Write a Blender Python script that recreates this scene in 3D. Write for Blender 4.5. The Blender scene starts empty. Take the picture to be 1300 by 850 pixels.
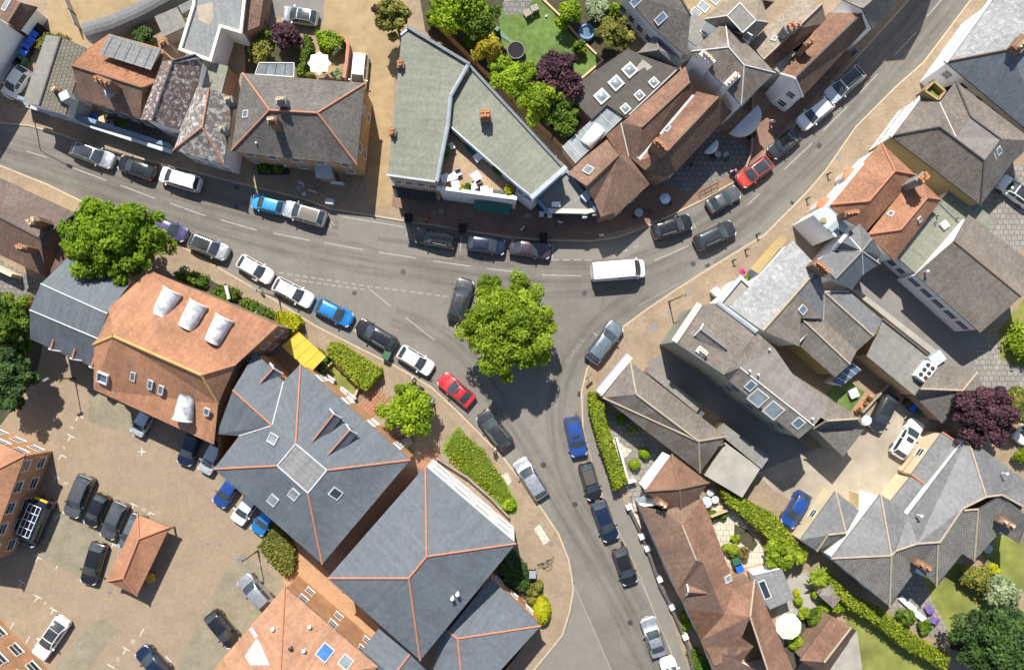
import bpy, bmesh, math, random
import numpy as np
from mathutils import Vector, Matrix
from mathutils.geometry import tessellate_polygon
random.seed(7); RNG = np.random.default_rng(11)
S = bpy.context.scene
COL = S.collection
W = bpy.data.worlds.new("World"); S.world = W; W.use_nodes = True
H = 88.0; FPX = 1300 * 28 / 36.0; TILT = math.atan(45 / FPX)
SUN_EL = math.radians(53); SUN_ROT = math.atan2(-0.2, 0.98)
ct, st = math.cos(TILT), math.sin(TILT)

def P(px, py, z=0.0):
    """ground-truth position of what the photograph shows at a pixel, at height z"""
    x, y = (px - 650) / FPX, (425 - py) / FPX
    d = (x, y * ct + st, y * st - ct)
    k = (z - H) / d[2]
    return Vector((d[0] * k, d[1] * k, z))
def ray(px, py):
    x, y = (px - 650) / FPX, (425 - py) / FPX
    return Vector((x, y * ct + st, y * st - ct))

# ---- tiles: local zoomed coordinates -> photograph coordinates
K = 1275 / 330.0; K5 = 1275 / 240.0; K8 = 8.5
T = {'T11': (0, 0, K), 'T12': (320, 0, K), 'T13': (640, 0, K), 'T14': (970, 0, K),
     'T21': (0, 210, K), 'T22': (320, 210, K), 'T23': (640, 210, K), 'T24': (970, 210, K),
     'T31': (0, 420, K), 'T32': (320, 420, K), 'T33': (640, 420, K), 'T34': (970, 420, K),
     'T41': (0, 630, K), 'T42': (320, 630, K), 'T43': (640, 630, K), 'T44': (970, 630, K),
     'ZA': (860, 0, K5), 'ZB': (840, 280, K5), 'ZC': (840, 400, K5), 'ZD': (1000, 330, K5), 'ZE': (480, 160, K5),
     'ZF': (680, 180, K5), 'ZG': (740, 440, K5), 'ZH': (780, 560, K5), 'ZI': (780, 690, K5), 'ZJ': (980, 520, 1277 / 320.0),
     'ZK': (0, 0, K5), 'ZL': (0, 200, K5), 'ZM': (0, 540, K5), 'ZN': (230, 440, K5), 'ZO': (290, 680, K5), 'ZP': (1060, 0, K5),
     'G5': (540, 560, K8), 'G4': (620, 0, K8), 'G6': (220, 340, K8), 'G7': (0, 330, K8), 'Gc': (760, 540, K8), 'Ga': (1000, 700, K8),
     'px': (0, 0, 1.0)}
def U(tile, x, y):
    ox, oy, k = T[tile]
    return ox + x / k, oy + y / k
def pts(tile, s):
    v = [float(a) for a in s.replace(',', ' ').split()]
    return [U(tile, v[i], v[i + 1]) for i in range(0, len(v), 2)]

# ---- materials
MATS = {}
def nodes(name):
    m = bpy.data.materials.new(name); m.use_nodes = True
    n = m.node_tree.nodes; l = m.node_tree.links
    return m, n, l, n['Principled BSDF']
def rgb(c): return (c[0], c[1], c[2], 1.0)
def mixc(n, l, fac, a, b, mode='MIX'):
    x = n.new('ShaderNodeMix'); x.data_type = 'RGBA'; x.blend_type = mode
    if isinstance(fac, (int, float)): x.inputs['Factor'].default_value = fac
    else: l.new(fac, x.inputs['Factor'])
    for i, v in ((6, a), (7, b)):
        if isinstance(v, tuple): x.inputs[i].default_value = rgb(v)
        else: l.new(v, x.inputs[i])
    return x.outputs[2]
def noise(n, l, co, scale, detail=6, rough=.6):
    t = n.new('ShaderNodeTexNoise'); t.inputs['Scale'].default_value = scale
    t.inputs['Detail'].default_value = detail; t.inputs['Roughness'].default_value = rough
    l.new(co, t.inputs['Vector']); return t.outputs['Fac']
def ramp(n, l, fac, a, b, ca=(0, 0, 0), cb=(1, 1, 1)):
    r = n.new('ShaderNodeValToRGB'); e = r.color_ramp.elements
    e[0].position = a; e[1].position = b; e[0].color = rgb(ca); e[1].color = rgb(cb)
    l.new(fac, r.inputs['Fac']); return r.outputs['Color']
def bump(n, l, h, strength, dist, bs):
    b = n.new('ShaderNodeBump'); b.inputs['Strength'].default_value = strength; b.inputs['Distance'].default_value = dist
    l.new(h, b.inputs['Height']); l.new(b.outputs['Normal'], bs.inputs['Normal'])
def tiles(key, c1, c2, mort, w=.25, h=.2, grime=.35, spot=None, stain=None, rough=.85, bs_=.35, gs=.35, mort_w=.06):
    """roof tiles laid in courses: two tile colours at random, weathering, lichen spots"""
    m, n, l, bs = nodes(key)
    tc = n.new('ShaderNodeTexCoord')
    br = n.new('ShaderNodeTexBrick'); br.inputs['Scale'].default_value = 1
    br.inputs['Brick Width'].default_value = w; br.inputs['Row Height'].default_value = h
    br.inputs['Mortar Size'].default_value = mort_w * h; br.inputs['Mortar Smooth'].default_value = .4
    br.inputs['Color1'].default_value = rgb(c1); br.inputs['Color2'].default_value = rgb(c2); br.inputs['Mortar'].default_value = rgb(mort)
    l.new(tc.outputs['UV'], br.inputs['Vector'])
    c = br.outputs['Color']
    g = noise(n, l, tc.outputs['Object'], gs, 8, .65)
    lo = 1 - grime; hi = 1 + grime
    c = mixc(n, l, 1.0, c, ramp(n, l, g, .3, .72, (lo, lo, lo), (hi, hi, hi)), 'MULTIPLY')
    g2 = noise(n, l, tc.outputs['Object'], 2.6, 5, .7)
    c = mixc(n, l, 1.0, c, ramp(n, l, g2, .3, .7, (.82, .82, .82), (1.18, 1.18, 1.18)), 'MULTIPLY')
    # rain streaks running down the slope
    mp = n.new('ShaderNodeMapping'); mp.inputs['Scale'].default_value = (2.2, .16, 1)
    l.new(tc.outputs['UV'], mp.inputs['Vector'])
    g3 = noise(n, l, mp.outputs['Vector'], 1.0, 4, .6)
    c = mixc(n, l, 1.0, c, ramp(n, l, g3, .3, .7, (.86, .86, .86), (1.12, 1.12, 1.12)), 'MULTIPLY')
    if stain:
        sc, a, b, colr, amt = stain
        s = ramp(n, l, noise(n, l, tc.outputs['Object'], sc, 4, .6), a, b)
        x = n.new('ShaderNodeMath'); x.operation = 'MULTIPLY'; x.inputs[1].default_value = amt; l.new(s, x.inputs[0])
        c = mixc(n, l, x.outputs[0], c, colr)
    if spot:
        sc, a, b, colr, amt = spot
        s = ramp(n, l, noise(n, l, tc.outputs['Object'], sc, 6, .75), a, b)
        x = n.new('ShaderNodeMath'); x.operation = 'MULTIPLY'; x.inputs[1].default_value = amt; l.new(s, x.inputs[0])
        c = mixc(n, l, x.outputs[0], c, colr)
    l.new(c, bs.inputs['Base Color']); bs.inputs['Roughness'].default_value = rough
    bump(n, l, br.outputs['Fac'], -bs_, .03, bs)
    MATS[key] = m; return m
def plain(key, c, c2=None, scale=1.5, rough=.8, metal=0, speck=0, bmp=0, coat=0, big=None, spec=.5):
    m, n, l, bs = nodes(key)
    tc = n.new('ShaderNodeTexCoord')
    if c2 is None: c2 = tuple(min(1, v * 1.18) for v in c); c = tuple(v * .85 for v in c)
    f = noise(n, l, tc.outputs['Object'], scale, 7, .65)
    col = ramp(n, l, f, .3, .7, c, c2)
    if big:
        sc, a, b, lo, hi = big
        col = mixc(n, l, 1.0, col, ramp(n, l, noise(n, l, tc.outputs['Object'], sc, 3, .55), a, b, (lo, lo, lo), (hi, hi, hi)), 'MULTIPLY')
    if speck:
        f2 = noise(n, l, tc.outputs['Object'], 30, 3, .8)
        col = mixc(n, l, 1.0, col, ramp(n, l, f2, .25, .75, (1 - speck,) * 3, (1 + speck,) * 3), 'MULTIPLY')
    l.new(col, bs.inputs['Base Color']); bs.inputs['Roughness'].default_value = rough; bs.inputs['Metallic'].default_value = metal
    bs.inputs['Coat Weight'].default_value = coat; bs.inputs['Specular IOR Level'].default_value = spec
    if bmp: bump(n, l, f, bmp, .05, bs)
    MATS[key] = m; return m
def wearm(key):
    m, n, l, bs = nodes(key); tc = n.new('ShaderNodeTexCoord'); mp = n.new('ShaderNodeMapping'); mp.inputs['Scale'].default_value = (.12, 5, 1); l.new(tc.outputs['UV'], mp.inputs['Vector'])
    nz = ramp(n, l, noise(n, l, mp.outputs['Vector'], 1.4, 5, .6), .35, .75)
    sp = n.new('ShaderNodeSeparateXYZ'); l.new(tc.outputs['UV'], sp.inputs[0]); si = n.new('ShaderNodeMath'); si.operation = 'MULTIPLY'; si.inputs[1].default_value = 2 * math.pi; l.new(sp.outputs[1], si.inputs[0]); co = n.new('ShaderNodeMath'); co.operation = 'SINE'; l.new(si.outputs[0], co.inputs[0]); ab = n.new('ShaderNodeMath'); ab.operation = 'ABSOLUTE'; l.new(co.outputs[0], ab.inputs[0])
    mu = n.new('ShaderNodeMath'); mu.operation = 'MULTIPLY'; l.new(ab.outputs[0], mu.inputs[0]); l.new(nz, mu.inputs[1]); m2 = n.new('ShaderNodeMath'); m2.operation = 'MULTIPLY'; m2.inputs[1].default_value = .34; l.new(mu.outputs[0], m2.inputs[0])
    bs.inputs['Base Color'].default_value = (.075, .07, .064, 1); bs.inputs['Roughness'].default_value = .85; l.new(m2.outputs[0], bs.inputs['Alpha']); MATS[key] = m
def brickm(key, c1, c2, mort, w=.225, h=.075, rough=.9, co='UV', g=.25):
    m, n, l, bs = nodes(key)
    tc = n.new('ShaderNodeTexCoord')
    br = n.new('ShaderNodeTexBrick'); br.inputs['Scale'].default_value = 1
    br.inputs['Brick Width'].default_value = w; br.inputs['Row Height'].default_value = h; br.inputs['Mortar Size'].default_value = h * .1
    br.inputs['Color1'].default_value = rgb(c1); br.inputs['Color2'].default_value = rgb(c2); br.inputs['Mortar'].default_value = rgb(mort)
    l.new(tc.outputs[co], br.inputs['Vector'])
    f = noise(n, l, tc.outputs['Object'], .5, 7, .65)
    c = mixc(n, l, 1.0, br.outputs['Color'], ramp(n, l, f, .3, .7, (1 - g,) * 3, (1 + g,) * 3), 'MULTIPLY')
    f2 = noise(n, l, tc.outputs['Object'], 4, 5, .7)
    c = mixc(n, l, 1.0, c, ramp(n, l, f2, .3, .7, (.88,) * 3, (1.12,) * 3), 'MULTIPLY')
    l.new(c, bs.inputs['Base Color']); bs.inputs['Roughness'].default_value = rough
    bump(n, l, br.outputs['Fac'], -.2, .01, bs)
    MATS[key] = m; return m
def leafm(key, dark, mid, light, trans=.35):
    m, n, l, bs = nodes(key)
    at = n.new('ShaderNodeAttribute'); at.attribute_name = 'leaf'
    r = n.new('ShaderNodeValToRGB'); e = r.color_ramp.elements
    e[0].position = .05; e[0].color = rgb(dark); e[1].position = .95; e[1].color = rgb(light)
    x = e.new(.5); x.color = rgb(mid)
    l.new(at.outputs['Fac'], r.inputs['Fac'])
    l.new(r.outputs['Color'], bs.inputs['Base Color']); bs.inputs['Roughness'].default_value = .6
    bs.inputs['Specular IOR Level'].default_value = .25
    tr = n.new('ShaderNodeBsdfTranslucent'); l.new(r.outputs['Color'], tr.inputs['Color'])
    ms = n.new('ShaderNodeMixShader'); ms.inputs[0].default_value = trans
    l.new(bs.outputs[0], ms.inputs[1]); l.new(tr.outputs[0], ms.inputs[2])
    l.new(ms.outputs[0], n['Material Output'].inputs['Surface'])
    MATS[key] = m; return m
def paint(key, c, metal=.0, rough=.3, coat=.8):
    m, n, l, bs = nodes(key)
    bs.inputs['Base Color'].default_value = rgb(c); bs.inputs['Metallic'].default_value = metal
    bs.inputs['Roughness'].default_value = rough; bs.inputs['Coat Weight'].default_value = coat; bs.inputs['Coat Roughness'].default_value = .05
    tc = n.new('ShaderNodeTexCoord')
    f = noise(n, l, tc.outputs['Object'], 3, 4, .6)
    l.new(ramp(n, l, f, .3, .7, tuple(v * .92 for v in c), tuple(min(1, v * 1.05) for v in c)), bs.inputs['Base Color'])
    l.new(ramp(n, l, f, .3, .7, (rough * .8,) * 3, (min(1, rough * 1.4),) * 3), bs.inputs['Roughness'])
    MATS[key] = m; return m
def glassm(key, c, rough=.06, spec=.6):
    m, n, l, bs = nodes(key)
    bs.inputs['Base Color'].default_value = rgb(c); bs.inputs['Roughness'].default_value = rough
    bs.inputs['Specular IOR Level'].default_value = spec; bs.inputs['IOR'].default_value = 1.5
    tc = n.new('ShaderNodeTexCoord'); f = noise(n, l, tc.outputs['Object'], .8, 3, .5)
    l.new(ramp(n, l, f, .3, .7, tuple(v * .7 for v in c), tuple(v * 1.3 for v in c)), bs.inputs['Base Color'])
    MATS[key] = m; return m
def M(k): return MATS[k]

# roofs
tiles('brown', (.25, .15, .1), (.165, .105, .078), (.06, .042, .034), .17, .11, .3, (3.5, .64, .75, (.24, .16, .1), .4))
tiles('brown_dark', (.165, .097, .068), (.108, .07, .055), (.045, .032, .027), .17, .11, .3, (3, .66, .8, (.2, .17, .12), .35))  # own tile of some roofs; elsewhere shade painted on slopes off the sun
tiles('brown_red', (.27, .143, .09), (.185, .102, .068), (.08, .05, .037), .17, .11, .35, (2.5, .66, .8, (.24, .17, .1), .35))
tiles('brown_orange', (.33, .155, .075), (.24, .105, .055), (.12, .06, .035), .17, .11, .35, (3, .58, .7, (.09, .055, .04), .7))
tiles('orange', (.38, .185, .1), (.25, .125, .078), (.16, .075, .045), .17, .11, .3, (3, .62, .76, (.2, .15, .12), .6))
tiles('terra', (.40, .195, .105), (.34, .165, .092), (.23, .115, .07), .2, .12, .28, (1.2, .56, .78, (.2, .11, .07), .5), (.4, .58, .82, (.13, .09, .065), .6), gs=.22)
tiles('terra_pale', (.42, .225, .13), (.35, .19, .115), (.24, .14, .09), .2, .12, .25, (1.2, .6, .8, (.27, .13, .08), .5), (.6, .6, .8, (.5, .36, .27), .5))
tiles('mottled', (.16, .105, .095), (.115, .082, .078), (.06, .05, .05), .2, .14, .35, (2.3, .5, .62, (.55, .54, .52), .85), (.5, .5, .75, (.22, .14, .11), .5))
tiles('mottled_grey', (.19, .168, .148), (.14, .127, .115), (.08, .075, .07), .24, .16, .3, (2.0, .48, .6, (.52, .51, .48), .85), (.45, .5, .7, (.16, .11, .085), .6))
tiles('dark_tile', (.15, .138, .125), (.112, .104, .096), (.055, .05, .047), .3, .24, .25, (3, .64, .8, (.2, .19, .16), .35), bs_=.5)
tiles('grey_tile', (.2, .186, .165), (.155, .145, .13), (.075, .07, .064), .3, .26, .25, (3.2, .6, .74, (.27, .25, .21), .4), bs_=.5)
tiles('warm_tile', (.20, .172, .145), (.155, .133, .113), (.075, .064, .056), .3, .28, .22, (3.2, .6, .74, (.27, .24, .2), .35), bs_=.5)
tiles('barn_tile', (.175, .13, .10), (.125, .097, .08), (.035, .028, .025), .3, .33, .2, (4, .68, .75, (.5, .47, .42), .6), bs_=.8, mort_w=.22)
tiles('corrugated', (.235, .215, .165), (.2, .185, .145), (.09, .08, .06), .4, .35, .15, None, bs_=.6, mort_w=.1)
tiles('slate', (.118, .136, .156), (.112, .129, .148), (.094, .109, .125), .25, .22, .06, None, rough=.8, bs_=.25)
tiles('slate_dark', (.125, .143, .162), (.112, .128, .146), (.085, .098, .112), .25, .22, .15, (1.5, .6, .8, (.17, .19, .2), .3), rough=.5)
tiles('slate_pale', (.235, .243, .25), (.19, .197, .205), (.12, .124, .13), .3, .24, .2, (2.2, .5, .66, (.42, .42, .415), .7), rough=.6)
tiles('slate_grey', (.165, .168, .172), (.132, .136, .14), (.1, .1, .105), .3, .22, .18, (2, .58, .75, (.3, .3, .29), .4), rough=.6)
tiles('long_tile', (.2, .172, .148), (.155, .135, .118), (.09, .08, .07), .26, .18, .28, (2.4, .52, .72, (.34, .3, .26), .4))
tiles('beige_tile', (.3, .25, .19), (.235, .195, .15), (.13, .11, .085), .3, .22, .3, (2, .55, .72, (.42, .37, .28), .5), (.4, .48, .68, (.14, .11, .085), .5))
tiles('villa_tile', (.25, .235, .21), (.2, .19, .17), (.09, .086, .08), .3, .26, .2, (3, .58, .72, (.36, .33, .28), .45), bs_=.6, mort_w=.16)
tiles('stained_slate', (.225, .2, .172), (.18, .163, .14), (.11, .1, .088), .3, .22, .3, (2, .55, .72, (.3, .28, .24), .5), (.4, .45, .65, (.12, .085, .06), .8))
# flat coverings
tiles('felt_sage', (0.201, 0.208, 0.162), (0.189, 0.196, 0.153), (0.175, 0.181, 0.141), 40, 1.0, .16, (5, .7, .8, (0.273, 0.283, 0.22), .3), (.35, .52, .75, (0.152, 0.158, 0.123), .45), mort_w=.045, bs_=.12, gs=.15)
tiles('felt_grey', (0.203, 0.199, 0.18), (0.192, 0.188, 0.17), (0.177, 0.174, 0.157), 40, 1.0, .16, (5, .7, .8, (0.276, 0.271, 0.245), .3), (.35, .52, .75, (0.154, 0.151, 0.136), .45), mort_w=.045, bs_=.12, gs=.15)
tiles('felt_dark', (0.0809, 0.0731, 0.0649), (0.0761, 0.0689, 0.0611), (0.0703, 0.0636, 0.0564), 40, 1.0, .16, (5, .7, .8, (0.11, 0.0994, 0.0882), .3), (.35, .52, .75, (0.0612, 0.0554, 0.0491), .45), mort_w=.045, bs_=.12, gs=.15)
tiles('felt_taupe', (0.224, 0.2, 0.185), (0.211, 0.188, 0.175), (0.195, 0.174, 0.161), 40, 1.0, .16, (5, .7, .8, (0.304, 0.272, 0.252), .3), (.35, .52, .75, (0.17, 0.151, 0.14), .45), mort_w=.045, bs_=.12, gs=.15)
plain('felt_navy', (.04, .055, .07), (.06, .075, .09), .7, .7)
tiles('membrane', (0.211, 0.221, 0.227), (0.199, 0.209, 0.213), (0.184, 0.193, 0.197), 40, 1.0, .16, (5, .7, .8, (0.287, 0.301, 0.308), .3), (.35, .52, .75, (0.16, 0.168, 0.172), .45), mort_w=.045, bs_=.12, gs=.15)
plain('concrete', (.27, .255, .22), (.36, .34, .3), .9, .9, big=(.25, .3, .7, .85, 1.1))
plain('lead', (.25, .28, .31), (.36, .39, .42), 1.2, .5, metal=.2)
plain('lead_pale', (.36, .39, .42), (.47, .5, .53), 1.2, .6)
plain('lead_dark', (.085, .1, .115), (.13, .15, .17), 1.2, .6)
plain('barrel_lead', (.42, .44, .45), (.62, .63, .63), .8, .6, big=(1.6, .34, .52, .66, 1.05))
tiles('panel_grey', (.2, .205, .205), (.188, .193, .193), (.145, .15, .15), 4.5, .55, .12, None, mort_w=.08, bs_=.15)
plain('flash_white', (.46, .455, .44), (.6, .59, .565), 2, .7)
plain('coping', (.45, .42, .36), (.56, .53, .46), 1.5, .8)
plain('coping_cream', (.62, .57, .47), (.74, .69, .58), 1.5, .8)
plain('ridge_terra', (.36, .15, .085), (.47, .21, .125), 4, .85)
plain('ridge_brown', (.15, .09, .06), (.23, .145, .09), 4, .85)
plain('ridge_yellow', (.45, .26, .09), (.55, .36, .13), 1.5, .85)
plain('ridge_buff', (.3, .25, .18), (.42, .35, .25), 3, .85)
plain('ridge_grey', (.17, .16, .145), (.25, .235, .21), 3, .85)
plain('ridge_dark', (.06, .056, .055), (.1, .09, .085), 3, .85)
# walls
plain('render_white', (.75, .76, .77), (.83, .84, .85), .5, .85)
plain('render_cream', (.62, .52, .34), (.72, .62, .43), .5, .85)
plain('render_tan', (.3, .215, .09), (.37, .275, .125), .6, .85)
plain('render_sand', (.38, .31, .2), (.45, .375, .25), .6, .85)
plain('render_green', (.2, .21, .165), (.28, .285, .23), .4, .9)
brickm('brick_orange', (.5, .24, .1), (.42, .19, .085), (.45, .35, .24))
brickm('brick_brown', (.27, .15, .09), (.21, .12, .075), (.3, .25, .2))
brickm('brick_tan', (.46, .3, .155), (.38, .25, .13), (.45, .38, .28))
brickm('brick_red', (.32, .12, .075), (.25, .095, .06), (.3, .24, .2))
plain('stack_brick', (.17, .095, .06), (.27, .165, .1), 4, .9)
plain('stack_white', (.62, .62, .6), (.74, .74, .72), 1, .85)
plain('stack_grey', (.2, .2, .19), (.3, .3, .28), 2, .85)
plain('pot_terra', (.48, .19, .08), (.6, .28, .13), 6, .8)
plain('pot_buff', (.55, .42, .26), (.66, .53, .36), 6, .8)
plain('white_paint', (.74, .74, .73), (.8, .8, .79), 2, .5)
plain('black_paint', (.02, .02, .022), (.035, .035, .038), 3, .45)
plain('grey_metal', (.2, .21, .22), (.3, .31, .32), 3, .4, metal=.5)
plain('dark_metal', (.045, .045, .045), (.07, .07, .07), 3, .45, metal=.3)
plain('fascia_blue', (.12, .19, .28), (.16, .24, .34), 2, .6)
plain('fascia_navy', (.03, .05, .085), (.04, .065, .1), 2, .6)
plain('fascia_lav', (.35, .34, .55), (.42, .41, .62), 1, .6)
plain('awning_green', (.012, .10, .085), (.018, .13, .11), 2, .8)
plain('awning_black', (.02, .022, .024), (.04, .042, .045), 2, .8)
plain('canvas', (.58, .57, .55), (.68, .67, .65), 1, .9)
plain('canvas_mint', (.6, .67, .5), (.68, .74, .57), 1, .9)
plain('canvas_blue', (.4, .47, .6), (.55, .62, .72), 1, .9)
plain('plastic_yellow', (.56, .36, .03), (.64, .44, .05), 1.2, .45)
plain('plastic_blue', (.01, .09, .55), (.015, .13, .65), 3, .4)
plain('plastic_green', (.02, .085, .04), (.03, .12, .055), 3, .5)
plain('plastic_black', (.014, .014, .016), (.022, .022, .024), 3, .8, spec=.2)
plain('plastic_brown', (.06, .035, .022), (.085, .05, .03), 3, .5)
plain('cloth_purple', (.12, .07, .27), (.18, .11, .35), 4, .9)
plain('cloth_white', (.6, .6, .66), (.76, .76, .8), 5, .9)
plain('cloth_blue', (.08, .13, .4), (.12, .18, .5), 5, .9)
plain('cloth_pink', (.65, .08, .3), (.75, .15, .4), 5, .9)
plain('cloth_red', (.5, .03, .04), (.6, .05, .06), 5, .9)
plain('cloth_dark', (.03, .032, .045), (.05, .052, .068), 5, .9)
plain('skin', (.48, .29, .2), (.55, .34, .24), 5, .6)
plain('hair_brown', (.05, .028, .015), (.09, .05, .03), 9, .7)
plain('hair_grey', (.35, .34, .32), (.45, .44, .42), 9, .7)
brickm('wood_deck', (.42, .3, .2), (.35, .245, .16), (.2, .14, .09), 4.0, .14, g=.2)
plain('wood_fence', (.2, .12, .065), (.29, .18, .1), 3, .9)
plain('wood_grey', (.24, .21, .17), (.34, .3, .25), 3, .9)
plain('wood_pale', (.5, .36, .2), (.6, .45, .27), 3, .9)
plain('bark', (.075, .055, .038), (.13, .1, .07), 6, .95)
plain('hot_water', (.06, .12, .18), (.12, .22, .3), 3, .1)
plain('tub_blue', (.1, .2, .36), (.14, .26, .44), 3, .5)
plain('flower_pink', (.5, .03, .16), (.65, .07, .25), 12, .8)
plain('flower_yellow', (.7, .6, .04), (.8, .72, .1), 12, .8)
plain('rubber', (.015, .015, .016), (.028, .028, .03), 8, .85)
glassm('glass', (.03, .04, .055)); glassm('glass_sky', (.1, .15, .21)); glassm('glass_pale', (.2, .24, .26), .3)
glassm('glass_blue', (.06, .17, .42), .15); glassm('glass_car', (.04, .052, .058), .05, .8)
glassm('glass_lens', (.5, .5, .5), .1); paint('lamp_red', (.35, .01, .012)); paint('plate_white', (.7, .7, .66)); paint('plate_yellow', (.65, .48, .04))
paint('rim', (.3, .3, .31), .8, .35, 0)
# ground
def asphalt(key, c, c2):
    m, n, l, bs = nodes(key); tc = n.new('ShaderNodeTexCoord'); co = tc.outputs['Object']
    col = ramp(n, l, noise(n, l, co, .35, 8, .62), .3, .7, c, c2)
    for sc, a, b_, lo, hi in ((.055, .35, .65, .87, 1.12), (1.7, .3, .72, .92, 1.07), (26, .25, .75, .86, 1.15)):
        col = mixc(n, l, 1.0, col, ramp(n, l, noise(n, l, co, sc, 4, .6), a, b_, (lo,) * 3, (hi,) * 3), 'MULTIPLY')
    # oil spots
    col = mixc(n, l, 1.0, col, ramp(n, l, noise(n, l, co, .8, 3, .7), .68, .76, (1, 1, 1), (.8, .8, .8)), 'MULTIPLY')
    # fine cracks, only in some places
    wv = n.new('ShaderNodeTexNoise'); wv.inputs['Scale'].default_value = 1.2; l.new(co, wv.inputs['Vector'])
    ad = n.new('ShaderNodeVectorMath'); ad.operation = 'MULTIPLY_ADD'; l.new(wv.outputs['Color'], ad.inputs[0]); ad.inputs[1].default_value = (.8, .8, .8); l.new(co, ad.inputs[2])
    vo = n.new('ShaderNodeTexVoronoi'); vo.feature = 'DISTANCE_TO_EDGE'; vo.inputs['Scale'].default_value = .22; l.new(ad.outputs[0], vo.inputs['Vector'])
    cr = ramp(n, l, vo.outputs['Distance'], .0, .012, (.84, .84, .84), (1, 1, 1)); mk = ramp(n, l, noise(n, l, co, .09, 2, .5), .45, .6)
    col = mixc(n, l, mk, col, mixc(n, l, 1.0, col, cr, 'MULTIPLY'))
    l.new(col, bs.inputs['Base Color']); bs.inputs['Roughness'].default_value = .9; bs.inputs['Specular IOR Level'].default_value = .3; MATS[key] = m
asphalt('asphalt', (.15, .139, .122), (.185, .171, .15))
plain('asphalt_dark', (.16, .152, .142), (.2, .19, .178), .6, .92, speck=.14, big=(.1, .3, .7, .85, 1.12))
plain('asphalt_patch', (.125, .117, .105), (.15, .141, .127), .8, .92, speck=.12)
plain('asphalt_pale', (.162, .15, .131), (.196, .182, .159), .8, .92, speck=.12)
plain('earth', (.2, .17, .11), (.28, .23, .15), .2, .95)
brickm('paving', (.30, .225, .15), (.255, .19, .13), (.2, .155, .105), .2, .1, co='Object', g=.18)
brickm('paving_red', (.24, .145, .1), (.2, .12, .085), (.14, .1, .075), .2, .1, co='Object', g=.18)
brickm('carpark', (.285, .22, .15), (.255, .195, .133), (.21, .16, .112), .2, .1, co='Object', g=.11)
brickm('bay', (.25, .215, .148), (.215, .187, .13), (.15, .14, .1), .2, .1, co='Object', g=.2)
brickm('path_orange', (.46, .27, .145), (.4, .23, .125), (.3, .18, .1), .2, .1, co='Object', g=.12)
brickm('slabs', (.25, .235, .205), (.215, .2, .177), (.15, .14, .125), .6, .6, co='Object', g=.2)
brickm('slabs_pale', (.56, .5, .4), (.48, .43, .345), (.35, .31, .24), .6, .6, co='Object', g=.15)
brickm('slabs_dark', (.19, .18, .165), (.16, .152, .14), (.11, .105, .098), .6, .6, co='Object', g=.2)
brickm('steps_red', (.35, .17, .1), (.3, .14, .085), (.12, .07, .05), 3.0, .35, co='UV', g=.15)
plain('sand_yard', (.28, .24, .185), (.38, .33, .255), .5, .95, speck=.15, big=(.2, .3, .7, .8, 1.15))
plain('sand', (.27, .195, .105), (.37, .275, .155), .7, .95, speck=.15, big=(.15, .3, .7, .8, 1.12))
plain('kerb', (.36, .3, .2), (.46, .39, .27), 1.5, .9)
plain('line_white', (.24, .232, .212), (.4, .39, .36), 2.5, .85)
plain('line_worn', (.2, .19, .17), (.31, .3, .27), 4, .85)
wearm('tyre_wear')
plain('bay_white', (.42, .41, .37), (.58, .57, .52), 3, .8)
plain('lawn_green', (.075, .13, .025), (.125, .19, .045), 1.2, .95, speck=.3, bmp=.4, big=(.3, .3, .7, .7, 1.3))
plain('lawn_olive', (.125, .15, .028), (.21, .215, .05), .5, .95, speck=.3, bmp=.4, big=(.3, .3, .7, .7, 1.3))
plain('lawn_bright', (.09, .17, .02), (.17, .26, .04), .8, .95, speck=.3, bmp=.4, big=(.3, .3, .7, .7, 1.3))
plain('soil', (.035, .036, .018), (.075, .065, .035), 2, .95, speck=.3)
# leaves
leafm('leaf_vivid', (.075, .14, .004), (.175, .29, .009), (.29, .42, .02), 0.42)
leafm('leaf_lime', (.10, .165, .007), (.245, .345, .016), (.40, .50, .045), 0.45)
leafm('leaf_bright', (.10, .17, .006), (.24, .36, .012), (.37, .49, .025), 0.42)
leafm('leaf_green', (.045, .095, .008), (.11, .19, .015), (.2, .29, .03), 0.4)
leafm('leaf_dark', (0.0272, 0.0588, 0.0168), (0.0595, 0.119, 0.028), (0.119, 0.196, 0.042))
leafm('leaf_olive', (0.096, 0.102, 0.0168), (0.192, 0.198, 0.0336), (0.324, 0.312, 0.06))
leafm('leaf_purple', (.028, .012, .02), (.07, .03, .042), (.13, .06, .07), .2)
leafm('leaf_silver', (.14, .19, .09), (.26, .33, .17), (.42, .48, .28))
leafm('leaf_yellow', (0.247, 0.266, 0.0057), (0.4275, 0.437, 0.0114), (0.551, 0.5415, 0.0285))
leafm('leaf_gold', (.28, .24, .02), (.5, .42, .04), (.62, .52, .08), 0.42)
leafm('leaf_hedge', (.10, .15, .01), (.24, .30, .018), (.36, .40, .035), 0.35)
leafm('leaf_rust', (.1, .07, .03), (.22, .16, .06), (.32, .24, .1))

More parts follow.
